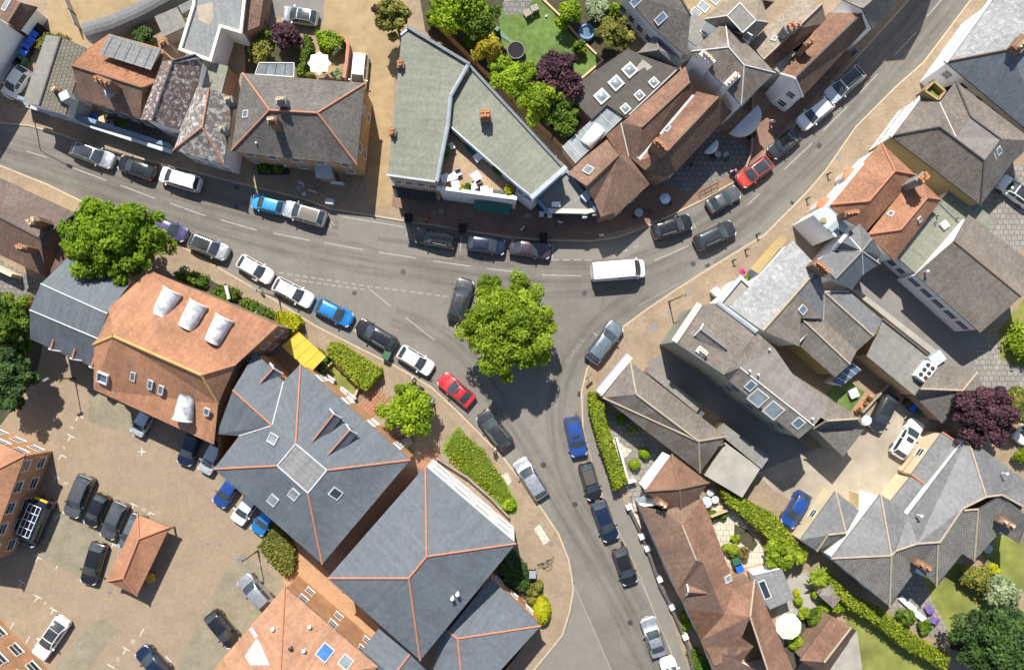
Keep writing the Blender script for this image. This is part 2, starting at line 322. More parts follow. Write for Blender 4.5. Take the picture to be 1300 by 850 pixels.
# ---- objects
def wloc(o):
    v = Vector((0, 0, 0))
    while o is not None: v = v + o.location; o = o.parent
    return v
def link(o, parent=None):
    COL.objects.link(o)
    if parent is not None: o.parent = parent
    return o
def mesh(name, V, F, mats, parent=None, uv=None, mi=None, smooth=False, local=False):
    off = Vector((0, 0, 0)) if (parent is None or local) else wloc(parent)
    me = bpy.data.meshes.new(name)
    me.from_pydata([tuple(Vector(v) - off) for v in V], [], F)
    for m in (mats if isinstance(mats, (list, tuple)) else [mats]): me.materials.append(M(m) if isinstance(m, str) else m)
    if uv is not None:
        ul = me.uv_layers.new(name='UV'); k = 0
        for f in uv:
            for c in f: ul.data[k].uv = c; k += 1
    if mi is not None:
        for i, p in enumerate(me.polygons): p.material_index = mi[i]
    if smooth:
        for p in me.polygons: p.use_smooth = True
    return link(bpy.data.objects.new(name, me), parent)
def tag(o, label=None, cat=None, group=None, kind=None):
    if label: o['label'] = label
    if cat: o['category'] = cat
    if group: o['group'] = group
    if kind: o['kind'] = kind
    return o
def empty(name, loc, label, cat, group=None, rz=0):
    o = bpy.data.objects.new(name, None); o.location = loc; o.rotation_euler = (0, 0, rz); o.empty_display_size = .3
    return tag(link(o), label, cat, group)
class MB:
    def __init__(s): s.V = []; s.F = []; s.mi = []; s.uv = []
    def add(s, V, F, m=0):
        b = len(s.V); s.V += [Vector(v) for v in V]
        for f in F: s.F.append([b + i for i in f]); s.mi.append(m)
        return s
    def box(s, c, sx, sy, sz, rz=0, m=0, taper=1.0):
        """c = centre of the bottom"""
        ca, sa = math.cos(rz), math.sin(rz); V = []
        for z, k in ((0, 1), (sz, taper)):
            for x, y in ((-1, -1), (1, -1), (1, 1), (-1, 1)):
                X, Y = x * sx / 2 * k, y * sy / 2 * k
                V.append((c[0] + X * ca - Y * sa, c[1] + X * sa + Y * ca, c[2] + z))
        return s.add(V, [(3, 2, 1, 0), (4, 5, 6, 7), (0, 1, 5, 4), (1, 2, 6, 5), (2, 3, 7, 6), (3, 0, 4, 7)], m)
    def obox(s, o, ax, ay, az, m=0):
        """box from an origin corner-centre frame: centre o, half vectors"""
        V = [o + ax * i + ay * j + az * k for k in (-1, 1) for i, j in ((-1, -1), (1, -1), (1, 1), (-1, 1))]
        return s.add(V, [(3, 2, 1, 0), (4, 5, 6, 7), (0, 1, 5, 4), (1, 2, 6, 5), (2, 3, 7, 6), (3, 0, 4, 7)], m)
    def tube(s, a, b, r, n=8, m=0, r2=None, cap=True):
        a = Vector(a); b = Vector(b); d = (b - a)
        if d.length < 1e-6: return s
        d.normalize(); r2 = r if r2 is None else r2
        u = d.cross(Vector((0, 0, 1)) if abs(d.z) < .9 else Vector((1, 0, 0))).normalized(); v = d.cross(u)
        V = []
        for p, q in ((a, r), (b, r2)):
            for i in range(n):
                t = 2 * math.pi * i / n; V.append(p + u * (math.cos(t) * q) + v * (math.sin(t) * q))
        F = [(i, (i + 1) % n, n + (i + 1) % n, n + i) for i in range(n)]
        if cap: F += [tuple(range(n - 1, -1, -1)), tuple(range(n, 2 * n))]
        return s.add(V, F, m)
    def lathe(s, c, prof, n=16, m=0):
        V = []; F = []
        for r, z in prof:
            for i in range(n):
                t = 2 * math.pi * i / n; V.append((c[0] + r * math.cos(t), c[1] + r * math.sin(t), c[2] + z))
        for j in range(len(prof) - 1):
            for i in range(n):
                F.append((j * n + i, j * n + (i + 1) % n, (j + 1) * n + (i + 1) % n, (j + 1) * n + i))
        F.append(tuple(range(n - 1, -1, -1))); F.append(tuple(range((len(prof) - 1) * n, len(prof) * n)))
        return s.add(V, F, m)
    def prism(s, poly, z0, z1, m=0):
        """poly: list of xy (any winding), extruded"""
        p = [(a[0], a[1]) for a in poly]
        if area(p) < 0: p = p[::-1]
        n = len(p); V = [(x, y, z0) for x, y in p] + [(x, y, z1) for x, y in p]
        return s.add(V, [tuple(range(n - 1, -1, -1)), tuple(range(n, 2 * n))] + [(i, (i + 1) % n, n + (i + 1) % n, n + i) for i in range(n)], m)
    def build(s, name, mats, parent=None, smooth=False, local=False):
        return mesh(name, s.V, s.F, mats, parent, None, s.mi, smooth, local)
def area(p): return sum(p[i][0] * p[(i + 1) % len(p)][1] - p[(i + 1) % len(p)][0] * p[i][1] for i in range(len(p))) / 2
def inset(p, d):
    """inset closed xy polygon (ccw) by d"""
    n = len(p); out = []
    for i in range(n):
        a, b, c = Vector(p[i - 1][:2]), Vector(p[i][:2]), Vector(p[(i + 1) % n][:2])
        e1, e2 = (b - a), (c - b)
        if e1.length < 1e-6 or e2.length < 1e-6: out.append((b.x, b.y)); continue
        e1.normalize(); e2.normalize()
        n1, n2 = Vector((-e1.y, e1.x)), Vector((-e2.y, e2.x))
        m = n1 + n2; k = m.dot(n1)
        if k < .25: m = n1; k = 1
        m = m * (d / k); out.append((b.x + m.x, b.y + m.y))
    return out
NSH = [0]
def sheet(name, poly, z, m, kind='structure', thick=.06, label=None, cat=None, steps=False):
    """poly = photograph pixels on the ground"""
    NSH[0] += 1; z = z + (NSH[0] * .0004 if z > .1 else 0)
    g = [P(x, y, z) for x, y in poly]
    p = [(v.x, v.y) for v in g]
    if area(p) < 0: p = p[::-1]
    n = len(p)
    V = [(x, y, z) for x, y in p] + [(x, y, z - thick) for x, y in p]
    tri = tessellate_polygon([[Vector((x, y, 0)) for x, y in p]])
    F = []
    for t in tri:
        a, b, c = (Vector(p[i]) for i in t)
        F.append(tuple(t) if (b - a).cross(c - a) > 0 else tuple(t[::-1]))
    F += [(i, n + i, n + (i + 1) % n, (i + 1) % n) for i in range(n)]
    F = [f if len(f) == 3 else f[::1] for f in F]
    uv = None
    if steps:
        e = (Vector(p[1]) - Vector(p[0])).normalized()
        q = [Vector(v[:2]) for v in V]
        uv = [[(q[i].dot(e) , q[i].dot(Vector((-e.y, e.x)))) for i in f] for f in F]
    return tag(mesh(name, V, F, m, uv=uv), label, cat, None, kind)
# ---- building kit
class B: pass
def bld(name, label, cat, tile, V, roof, mat, walls='', wm='render_white', ridge='', rm='ridge_dark', valley='', vm='flash_white',
        oh=.22, win='', group=None, zb=-.05, fascia='ridge_dark', rr=.11, wsz=(1.0, 1.25), rows=None, f=.86, wx=None, frame='white_paint'):
    b = B(); b.v = {}; b.tile = tile; b.f = f
    zs = [float(e.split()[3]) for e in V.split(';') if e.split()]; b.z0 = min(zs); b.zf = lambda z: b.z0 + (z - b.z0) * b.f
    for e in V.split(';'):
        t = e.split()
        if not t: continue
        nm, tl = (t[0].split('@') + [tile])[:2]
        x, y = U(tl, float(t[1]), float(t[2])); z = b.zf(float(t[3]))
        if len(t) > 4: p = P(x, y, 0); p.z = z
        else: p = P(x, y, z)
        b.v[nm] = p
    c = sum(b.v.values(), Vector()) / len(b.v); c.z = 0
    b.o = empty(name, c, label, cat, group)
    faces = []; fm = []; mats = [mat]
    for f in roof.split():
        s, m = (f.split(':') + [mat])[:2]
        if m not in mats: mats.append(m)
        ps = [b.v[k] for k in s]
        n = newell(ps)
        if n.z < 0: s = s[::-1]; n = -n
        faces.append(s); fm.append(mats.index(m))
    b.faces = faces
    b.n = []; b.c = []
    Vv = []; F = []; uv = []; mi = []; edges = {}
    for s, m in zip(faces, fm):
        ps = [b.v[k] for k in s]; n = newell(ps).normalized(); b.n.append(n); b.c.append(sum(ps, Vector()) / len(ps))
        sx = Vector((0, 0, 1)).cross(n)
        if sx.length < .05:
            i = max(range(len(ps)), key=lambda i: (ps[i] - ps[i - 1]).length); sx = ps[i] - ps[i - 1]; sx.z = 0
        sx.normalize(); up = n.cross(sx)
        k = len(Vv); Vv += ps; F.append(list(range(k, k + len(ps)))); mi.append(m)
        uv.append([(p.dot(sx), p.dot(up)) for p in ps])
        for i in range(len(s)):
            key = frozenset((s[i], s[(i + 1) % len(s)])); edges.setdefault(key, []).append((s[i], s[(i + 1) % len(s)]))
    if faces:
        mats.append(fascia)
        for k, e in edges.items():
            if len(e) == 1:
                p, q = b.v[e[0][0]], b.v[e[0][1]]; d = Vector((0, 0, .16)); kk = len(Vv)
                Vv += [p, p - d, q - d, q]; F.append([kk, kk + 1, kk + 2, kk + 3]); mi.append(len(mats) - 1); uv.append([(0, 0), (0, .1), (1, .1), (1, 0)])
        b.roof = mesh('roof', Vv, F, mats, b.o, uv, mi)
    b.walls = []
    for lp in walls.split():
        ps = [b.v[k] for k in lp]; names = lp
        xy = [(p.x, p.y) for p in ps]
        if area(xy) < 0: ps = ps[::-1]; xy = xy[::-1]; names = lp[::-1]
        q = inset(xy, oh); n = len(q); zt = [p.z - .1 for p in ps]
        Vw = [(x, y, zb) for x, y in q] + [(x, y, z) for (x, y), z in zip(q, zt)]
        Fw = []; uvw = []; acc = 0
        for i in range(n):
            j = (i + 1) % n; L = math.hypot(q[j][0] - q[i][0], q[j][1] - q[i][1])
            Fw.append([i, j, n + j, n + i]); uvw.append([(acc, 0), (acc + L, 0), (acc + L, zt[j]), (acc, zt[i])]); acc += L
        wms = [wm]; wmi = [0] * n
        for ed, m_ in (wx or {}).items():
            for i in range(n):
                if {names[i], names[(i + 1) % n]} == set(ed): wms.append(m_); wmi[i] = len(wms) - 1
        mesh('wall', Vw, Fw, wms, b.o, uvw, wmi)
        b.walls.append((names, q, zt))
        for w in win.split():
            for i in range(n):
                j = (i + 1) % n
                if {names[i], names[j]} == {w[0], w[1]}:
                    L = math.hypot(q[j][0] - q[i][0], q[j][1] - q[i][1]); cnt = int(w[2:]) if len(w) > 2 else max(1, int(L / 2.7))
                    zm = min(zt[i], zt[j])
                    rws = rows or ([1.0] + ([3.7] if zm > 4.9 else []) + ([6.3] if zm > 7.7 else []))
                    for z in rws:
                        if z + wsz[1] > zm: continue
                        for k in range(cnt):
                            t = (k + .5) / cnt
                            window(b.o, Vector((q[i][0], q[i][1], 0)).lerp(Vector((q[j][0], q[j][1], 0)), t) + Vector((0, 0, z)),
                                   Vector((q[j][0] - q[i][0], q[j][1] - q[i][1], 0)).normalized(), *wsz, frame=frame)
    rid(b, ridge, rm, 'ridge_tiles', rr); rid(b, valley, vm, 'lead_flashing', .07)
    return b
def newell(ps):
    n = Vector((0, 0, 0))
    for i in range(len(ps)):
        a, c = ps[i], ps[(i + 1) % len(ps)]
        n += Vector(((a.y - c.y) * (a.z + c.z), (a.z - c.z) * (a.x + c.x), (a.x - c.x) * (a.y + c.y)))
    return n
def rid(b, s, m, name, r):
    if not s: return
    for e in s.split():
        p, q = b.v[e[0]], b.v[e[1]]; d = Vector((0, 0, .02)); mb = MB()
        mb.tube(p + d, q + d, r, 8, cap=False)
        mb.build(name, m, b.o, smooth=True)
def window(o, c, e, w, h, frame='white_paint', pane='glass'):
    """c = bottom middle on the wall face, e = direction along the wall (ccw), outward = e rotated -90"""
    n = Vector((e.y, -e.x, 0)); up = Vector((0, 0, 1)); m = MB()
    for s in (-1, 1): m.obox(c + e * (s * (w / 2 - .04)) + up * (h / 2) + n * .02, e * .04, n * .02, up * (h / 2))
    for z in (.04, h / 2, h - .04): m.obox(c + up * z + n * .018, e * (w / 2 - .08), n * .017, up * .03)
    m.obox(c - up * .04 + n * .045, e * (w / 2 + .06), n * .045, up * .03)
    f = m.build('window', frame, o)
    MB().obox(c + up * (h / 2) + n * .006, e * (w / 2 - .05), n * .008, up * (h / 2 - .05)).build('pane', pane, f)
def onroof(b, fi, px, py):
    d = ray(px, py); n = b.n[fi]; o = Vector((0, 0, H)); k = (b.c[fi] - o).dot(n) / d.dot(n)
    return o + d * k
def skylight(b, fi, x, y, w=.8, h=1.0, tile=None, frame='flash_white', pane='glass_sky', ang=None, lift=.09, name='skylight', fw=.09):
    px, py = U(tile or b.tile, x, y); c = onroof(b, fi, px, py); n = b.n[fi]
    s = Vector((0, 0, 1)).cross(n)
    if s.length < .05 or ang is not None: a = math.radians(ang or 0); s = Vector((math.cos(a), math.sin(a), 0)); s = (s - n * s.dot(n))
    s.normalize(); u = n.cross(s); m = MB()
    for k in (-1, 1):
        m.obox(c + s * (k * (w / 2 - fw / 2)) + n * (lift / 2), s * (fw / 2), u * (h / 2), n * (lift / 2 + .03))
        m.obox(c + u * (k * (h / 2 - fw / 2)) + n * (lift / 2 - .002), s * (w / 2 - fw), u * (fw / 2), n * (lift / 2 + .03))
    f = m.build(name, frame, b.o)
    MB().obox(c + n * (lift * .6), s * (w / 2 - fw), u * (h / 2 - fw), n * .02).build('pane', pane, f)
def dome(b, fi, x, y, w, ang, tile=None):
    """square dome light on a flat roof"""
    px, py = U(tile or b.tile, x, y); c = onroof(b, fi, px, py); a = math.radians(ang)
    m = MB(); m.box(c, w, w, .2, a)
    f = m.build('skylight', 'flash_white', b.o)
    d = MB()
    V = []; F = []; N = 6
    for i in range(N + 1):
        for j in range(N + 1):
            u, v = i / N * 2 - 1, j / N * 2 - 1; X, Y = u * w * .36, v * w * .36
            V.append((c.x + X * math.cos(a) - Y * math.sin(a), c.y + X * math.sin(a) + Y * math.cos(a), c.z + .203 + .16 * (1 - u * u) * (1 - v * v)))
    for i in range(N):
        for j in range(N): F.append((i * (N + 1) + j, (i + 1) * (N + 1) + j, (i + 1) * (N + 1) + j + 1, i * (N + 1) + j + 1))
    d.add(V, F); d.build('pane', 'glass_pale', f, smooth=True)
def chimney(b, x, y, zt, z0, w=1.3, d=.6, ang=0, pots=3, m='stack_brick', pm='pot_terra', tile=None, two=False):
    """x, y = the top of the stack in the photograph; the stack is plumb"""
    zt -= .55; px, py = U(tile or b.tile, x, y); c = P(px, py, zt); a = math.radians(ang); z0 -= .6
    s = MB(); s.box((c.x, c.y, z0), w, d, zt - z0 - .3, a)
    s.box((c.x, c.y, zt - .3), w + .14, d + .14, .12, a); s.box((c.x, c.y, zt - .18), w + .06, d + .06, .1, a); s.box((c.x, c.y, zt - .08), w - .1, d - .1, .08, a, 0, .85)
    s.box((c.x, c.y, z0 + .6), w + .02, d + .02, .1, a)
    st = s.build('chimney', m, b.o)
    rowsn = 2 if two else 1
    for k in range(pots):
        i = k // rowsn; r = k % rowsn; nn = math.ceil(pots / rowsn)
        t = (i + .5) / nn - .5; X = t * (w - .1); Y = (r - .5) * d * .5 if two else 0
        cx, cy = c.x + X * math.cos(a) - Y * math.sin(a), c.y + X * math.sin(a) + Y * math.cos(a)
        q = MB(); hh = .42 + .1 * ((k * 7) % 3)
        q.lathe((cx, cy, zt - .02), [(.15, 0), (.13, hh * .8), (.16, hh * .85), (.16, hh), (.11, hh), (.11, hh - .08)], 10)
        q.build('chimney_pot', pm, st, smooth=False)
def vent(b, x, y, z, h=.4, r=.07, m='white_paint', tile=None, name='vent_pipe'):
    px, py = U(tile or b.tile, x, y); c = P(px, py, z); q = MB()
    q.tube(c - Vector((0, 0, .5)), c + Vector((0, 0, h)), r, 8); q.lathe((c.x, c.y, c.z + h), [(r * 1.6, 0), (r * 1.8, .05), (r * .6, .12)], 8)
    q.build(name, m, b.o)
def parapet(b, loop, w=.25, h=.35, m='coping', name='parapet', closed=True, zoff=-.02):
    ps = [b.v[k] for k in loop]; q = MB()
    n = len(ps)
    for i in range(n if closed else n - 1):
        p, r = ps[i], ps[(i + 1) % n]; e = (r - p); L = e.length; e.normalize(); s = Vector((-e.y, e.x, 0)).normalized(); u = Vector((0, 0, 1))
        q.obox((p + r) / 2 + u * (h / 2 + zoff + .003 * (i % 2)), e * (L / 2 + w / 2), s * (w / 2), u * (h / 2))
    return q.build(name, m, b.o)
def part_faces(b, name, V, faces, mat, tile=None, parent=None, mats2=None):
    """extra sloping planes as a child part; V like bld's"""
    vv = {}
    for e in V.split(';'):
        t = e.split()
        if not t: continue
        nm, tl = (t[0].split('@') + [tile or b.tile])[:2]
        vv[nm] = P(*U(tl, float(t[1]), float(t[2])), b.zf(float(t[3])))
    Vv = []; F = []; uv = []; mats = [mat]; mi = []
    for f in faces.split():
        s, m = (f.split(':') + [mat])[:2]
        if m not in mats: mats.append(m)
        ps = [vv[k] for k in s]; n = newell(ps)
        if n.z < -.01: ps = ps[::-1]; n = -n
        n.normalize(); sx = Vector((0, 0, 1)).cross(n)
        if sx.length < .05: sx = (ps[1] - ps[0]); sx.z = 0
        sx.normalize(); up = n.cross(sx)
        k = len(Vv); Vv += ps; F.append(list(range(k, k + len(ps)))); uv.append([(p.dot(sx), p.dot(up)) for p in ps]); mi.append(mats.index(m))
    return mesh(name, Vv, F, mats, parent or b.o, uv, mi)
def house_dormer(b, name, a, c, wdt, zr, ze, mat, front='white_paint', length=None, rm='ridge_terra', tile=None, frontdark=True, fi=None):
    """small gabled dormer: a = front ridge end, c = back ridge end (pixels at ridge height)"""
    dz_ = zr - ze; zr = b.zf(zr) if fi is None else onroof(b, fi, *U(tile or b.tile, *c)).z + .03; ze = zr - dz_
    p = P(*U(tile or b.tile, *a), zr); q = P(*U(tile or b.tile, *c), zr); e = (p - q).normalized(); s = Vector((-e.y, e.x, 0)); h = wdt / 2
    dz = Vector((0, 0, zr - ze))
    V = [p, q, p + s * h - dz, q + s * h - dz, p - s * h - dz, q - s * h - dz]
    up1 = None
    F = [(0, 1, 3, 2), (1, 0, 4, 5)]
    uv = [[(0, .8), (2, .8), (2, 0), (0, 0)], [(0, .8), (2, .8), (2, 0), (0, 0)]]
    F = [(2, 3, 1, 0), (0, 1, 5, 4)]
    d = mesh(name, V, F, mat, b.o, [[(0, 0), (2, 0), (2, .8), (0, .8)], [(0, .8), (2, .8), (2, 0), (0, 0)]])
    f = MB(); dn = Vector((0, 0, 1.2)); i = .1
    A = [p + s * (h - i) - dz - dn - e * .1, p - s * (h - i) - dz - dn - e * .1, p - s * (h - i) - dz - e * .1, p - Vector((0, 0, .08)) - e * .1, p + s * (h - i) - dz - e * .1]
    Bk = [v - e * ((p - q).length * .9) for v in A]
    f.add(A + Bk, [(0, 1, 2, 3, 4), (1, 6, 7, 2), (5, 0, 4, 9)]); f.build('cheek', front, d)
    r = MB(); k = 4
    for t in range(k): r.tube(p.lerp(q, t / k) + Vector((0, 0, .02)), p.lerp(q, (t + 1) / k) + Vector((0, 0, .02)), .1, 6, 0, .09)
    r.build('ridge_tiles', rm, d)
    g = MB(); m0 = p - dz - e * .06 - Vector((0, 0, .45)); g.obox(m0, s * (h * .6), e * .03, Vector((0, 0, .4))); g.build('pane', 'glass', d)
    # barge boards at the front
    bb = MB()
    for sg in (-1, 1):
        u0 = p + e * .03; u1 = p + s * (sg * h) - dz + e * .03
        ax = (u1 - u0) / 2; bb.obox((u0 + u1) / 2, ax, e * .06, Vector((0, 0, .09)))
    bb.build('bargeboard', 'white_paint', d)
def barrel(b, A, Bq, zt, r, m='barrel_lead', tile=None, front='white_paint', fi=None):
    """barrel-vaulted dormer: A = middle of the front crown, Bq = where the crown meets the roof"""
    zt = b.zf(zt) if fi is None else onroof(b, fi, *U(tile or b.tile, *Bq)).z + .12
    p = P(*U(tile or b.tile, *A), zt); q = P(*U(tile or b.tile, *Bq), zt); e = (q - p).normalized(); s = Vector((-e.y, e.x, 0)); L = (q - p).length
    V = []; N = 14; M_ = 6
    for k in range(M_ + 1):
        x = k / M_; rr = r * (1 - .2 * x ** 2)
        for i in range(N + 1):
            t = math.pi * i / N; V.append(p + e * (L * x) + s * (math.cos(t) * rr) + Vector((0, 0, (math.sin(t) - 1) * rr * (1 + .0 * x) - .8 * max(0, x - .75) ** 1.3)))
    F = [(k * (N + 1) + i + 1, k * (N + 1) + i, (k + 1) * (N + 1) + i, (k + 1) * (N + 1) + i + 1) for k in range(M_) for i in range(N)]
    F.append(tuple(range(M_ * (N + 1), (M_ + 1) * (N + 1))))
    c0 = len(V); dn = Vector((0, 0, -1.3))
    for i in (0, N):
        k0 = len(V); V += [V[i] + dn, V[M_ * (N + 1) + i] + dn]; F.append((i, k0, k0 + 1, M_ * (N + 1) + i))
    d = mesh('barrel_dormer', V, F, m, b.o, smooth=True)
    fr = MB(); fr.add([v - e * .02 for v in V[:N + 1]] + [V[c0] - e * .02, V[c0 + 2] - e * .02], [tuple(list(range(N + 1)) + [N + 2, N + 1])]); fr.build('front', 'glass', d)
    rim = MB()
    for i in range(N): rim.tube(V[i] - e * .05, V[i + 1] - e * .05, .1, 6)
    rim.build('front_trim', front, d)
# ---- the buildings, north-west corner
b = bld('white_cottage', 'tall white rendered cottage whose blank side wall faces the wheelie bins', 'house', 'px',
    'a 36 50 8.6 g; b -40 178 8.6 g; c -120 130 8.6 g; d -44 0 8.6 g; e 0 70 11 g; f -70 150 11 g', 'abfe bcf cdef ade', 'mottled', 'abcd', 'render_white', oh=.0)
b = bld('outbuilding', 'small brown tiled outbuilding with a dark window, beside the row of bins', 'outbuilding', 'ZK',
    'r 138 18 4.2; s 55 152 4.2; e 250 48 2.7; f 130 210 2.7; g 20 -45 2.7; h -60 95 2.7', 'refs grsh', 'brown_dark', 'efshgr', 'render_white', 'rs', 'ridge_brown', oh=.15)
skylight(b, 1, 50, 30, 1.6, .8, frame='flash_white', pane='glass_pale')
b = bld('corrugated_house', 'low house with buff corrugated roof and a grey box dormer beside the parked white car', 'house', 'ZK',
    'a 412 250 6; b 265 712 6; c 310 236 4.8; d 150 695 4.8; e 580 322 4.6; f 440 778 4.6', 'acdb:felt_grey aefb', 'corrugated', 'acdbfe', 'render_white', 'ab', 'ridge_dark', win='fb1')
b.o['label'] = 'low house with two-tone buff corrugated roof and a small grey box dormer'
q = MB(); c = P(*U('ZK', 432, 645), 5.9); q.box((c.x, c.y, 4.6), 1.0, .9, 1.35, .45); q.build('dormer', 'lead_pale', b.o)
chimney(b, 372, 605, 6.6, 4.8, .6, .5, 30, 2, 'stack_brick', 'pot_buff')
b = bld('brown_house', 'brown tiled house with a seamed grey rear dormer and tall central chimney', 'house', 'ZK',
    'a 485 442 7.6; b 960 592 7.6; c 590 330 6.4; d 735 228 5; e 1110 332 5; f 1045 560 6.4; g 945 800 5.2; h 535 662 5.2', 'acdefb:brown_orange abgh:brown bfg:brown_orange',
    'brown', 'cdefgha', 'brick_brown', 'ab bf', 'ridge_brown', win='gh4')  # sunward slopes get a brighter orange tile; sunlight put into the colour
b2 = part_faces(b, 'dormer', 'a 742 230 7.35; b 1078 333 7.35; c 1015 472 7.35; d 672 365 7.35; e 742 250 5; f 1082 352 5', 'abcd abfe:render_white', 'panel_grey')
q = MB()
for t in (0, .2, .4, .6, .8, 1):
    p = P(*U('ZK', 742 + 336 * t, 230 + 103 * t), 7.38); r = P(*U('ZK', 672 + 343 * t, 365 + 107 * t), 7.38); q.tube(p, r, .035, 5)
q.build('seam', 'lead', b2)
p = [P(*U('ZK', x, y), z) for x, y, z in ((1078, 333, 7.3), (1015, 472, 7.3), (1015, 480, 6.9), (1090, 350, 5.2))]
mesh('cheek', p, [(0, 1, 2, 3)], 'lead', b2)
chimney(b, 688, 545, 9.6, 7, 1.5, .7, 158, 3, 'stack_brick')
q = MB(); c = P(*U('ZK', 728, 612), 7.0); q.box((c.x, c.y, 5.6), .9, .6, 1.2, .4); q.build('roof_hatch', 'lead', b.o)
b = bld('mottled_house', 'house with lichen-whitened mauve roof between the brown house and the small hipped house', 'house', 'T11',
    'a 850 297 7.6; b 745 592 7.4; c 795 300 6.9; d 688 585 6.7; e 960 268 6.6; f 992 292 5.6; g 970 412 5; h 875 640 4.8', 'acdb aefghb', 'mottled', 'acdbhgfe', 'render_white', 'ab ae', 'ridge_dark', win='bh3')
chimney(b, 800, 210, 8.4, 5.5, .8, .7, 20, 2, 'stack_brick')
b = bld('felt_extension', 'small flat felt-roofed brick extension behind the mottled house', 'extension', 'T11',
    'a 985 292 3.4; b 1120 325 3.4; c 1085 462 3.4; d 955 432 3.4', 'abcd', 'felt_sage', 'abcd', 'brick_brown', oh=.05)
b = bld('hipped_cottage', 'small cottage with white-lichened hipped roof and terracotta ridge beside the large hipped house', 'house', 'T11',
    'a 1025 432 7.8; b 992 625 7.8; c 965 430 6.2; d 850 737 5.5; e 1096 806 5.5; f 1150 482 5.6', 'acdb bde abef', 'mottled_grey', 'acdef', 'render_white', 'ab bd be', 'ridge_terra', win='de3')
chimney(b, 1118, 487, 7.6, 5.4, .7, .6, 10, 2, 'stack_grey', 'pot_buff')
chimney(b, 1085, 630, 8, 6, .5, .5, 10, 1, 'stack_grey', 'pot_buff')
# terrace canopy and front wall of the row
b = bld('shopfront_range', 'long single-storey shopfront in front of the brown houses with white eaves and a roof yard', 'shopfront', 'ZK',
    'a 190 700 2.7; b 440 782 2.7; c 600 845 2.7; d@T11 855 738 2.7; e@T11 840 755 2.7; f 170 720 2.7', 'abcdef', 'lead_pale', '', 'render_white')
p = [P(*U('T11', x, y), 0) for x, y in ((150, 522), (420, 608), (870, 752), (878, 735), (425, 590), (155, 505))]
q = MB(); q.prism([(v.x, v.y) for v in p], -.05, 2.55); q.build('wall', 'fascia_blue', b.o)
# ---- large hipped house
b = bld('hipped_house', 'large dark tiled hipped house with terracotta ridges and tan brick walls, beside the sandy lane', 'house', 'px',
    'a 308 93 6; b 463.5 106 6; c 453 209 6; d 354 199 6; e 293.5 191.5 6; j 342 140 9.2; k 403 143.5 9.2', 'abkj bck kcdej jea', 'dark_tile', 'abcde', 'brick_tan', 'jk ja je kb kc', 'ridge_terra', win='bc2 cd3 de2')
chimney(b, 140, 490, 10.4, 8, .9, .7, 0, 3, 'stack_grey', 'pot_buff', 'T12'); chimney(b, 95, 588, 10.6, 8, .8, .7, 0, 3, 'stack_brick', 'pot_buff', 'T12')
skylight(b, 3, 312, 145, .8, .8)
for x, y in ((22, 703), (280, 693), (375, 695)): vent(b, x, y, 6.6, .2, .06, tile='T12')
b3 = bld('glass_lean_to', 'lean-to conservatory with pale glazed roof on the back of the large hipped house', 'conservatory', 'T12',
    'a 35 308 3; b 207 310 3; c 205 378 2.5; d 15 365 2.5', 'abcd', 'glass_pale', 'abcd', 'white_paint', oh=.1)
rid(b3, 'ab cd bc da', 'white_paint', 'glazing_bar', .05)
q = MB()
for t in (.25, .5, .75):
    q.tube(b3.v['a'].lerp(b3.v['b'], t) + Vector((0, 0, .02)), b3.v['d'].lerp(b3.v['c'], t) + Vector((0, 0, .02)), .04, 5)
q.build('glazing_bar', 'grey_metal', b3.o)
# porch and bays on the street side of the hipped house
b = bld('bay_porch', 'dark slated bay and pale lead porch roof on the street front of the hipped house', 'porch', 'px',
    'a 399 209 3; b 420 209 3; c 424 226 2.7; d 416 227.5 2.7; e 401 226 2.7', 'abcde', 'lead_pale', 'abcde', 'brick_tan', oh=.2)
# ---- top: flat membrane building, shed, barrel wall
b = bld('flat_roofed_annexe', 'grey membrane flat-roofed annexe with cream parapet and a small sunken yard', 'building', 'T11',
    'a 962 -30 4.2; b 1210 -60 4.2; c 1185 163 4.2; d 1085 133 4.2; e 1037 300 4.2; f 888 246 4.2; g 955 30 4.2', 'abcdefg', 'membrane', 'abcdefg', 'render_white', oh=.05)
parapet(b, 'abcdefg', .3, .35, 'coping_cream')
q = MB(); q.prism([(P(*U('T11', x, y), 4.2).x, P(*U('T11', x, y), 4.2).y) for x, y in ((965, 30), (1045, 10), (1050, 90), (1025, 125), (975, 100))], 4.2, 4.215); q.build('roof_patch', 'sand_yard', b.o)
b = bld('brown_range', 'narrow brown brick range standing alongside the cream parapet of the flat annexe', 'building', 'T11',
    'a 1215 -60 3.9; b 1300 -60 3.0; c 1272 128 3.0; d 1190 163 3.9', 'abcd', 'brown', 'abcd', 'brick_brown', oh=.05)
b = bld('garden_shed', 'weathered flat-roofed shed beside the curved pale wall', 'shed', 'T11',
    'a 757 82 2.5; b 868 35 2.5; c 917 128 2.4; d 803 182 2.4', 'abcd', 'felt_grey', 'abcd', 'wood_grey', oh=.12)
b = bld('lean_to_shed', 'grey panelled lean-to roof squeezed between shed and flat annexe', 'shed', 'T11',
    'a 872 30 2.4; b 955 -10 2.4; c 945 40 2.2; d 895 70 2.2', 'abcd', 'panel_grey', 'abcd', 'wood_grey', oh=.1)
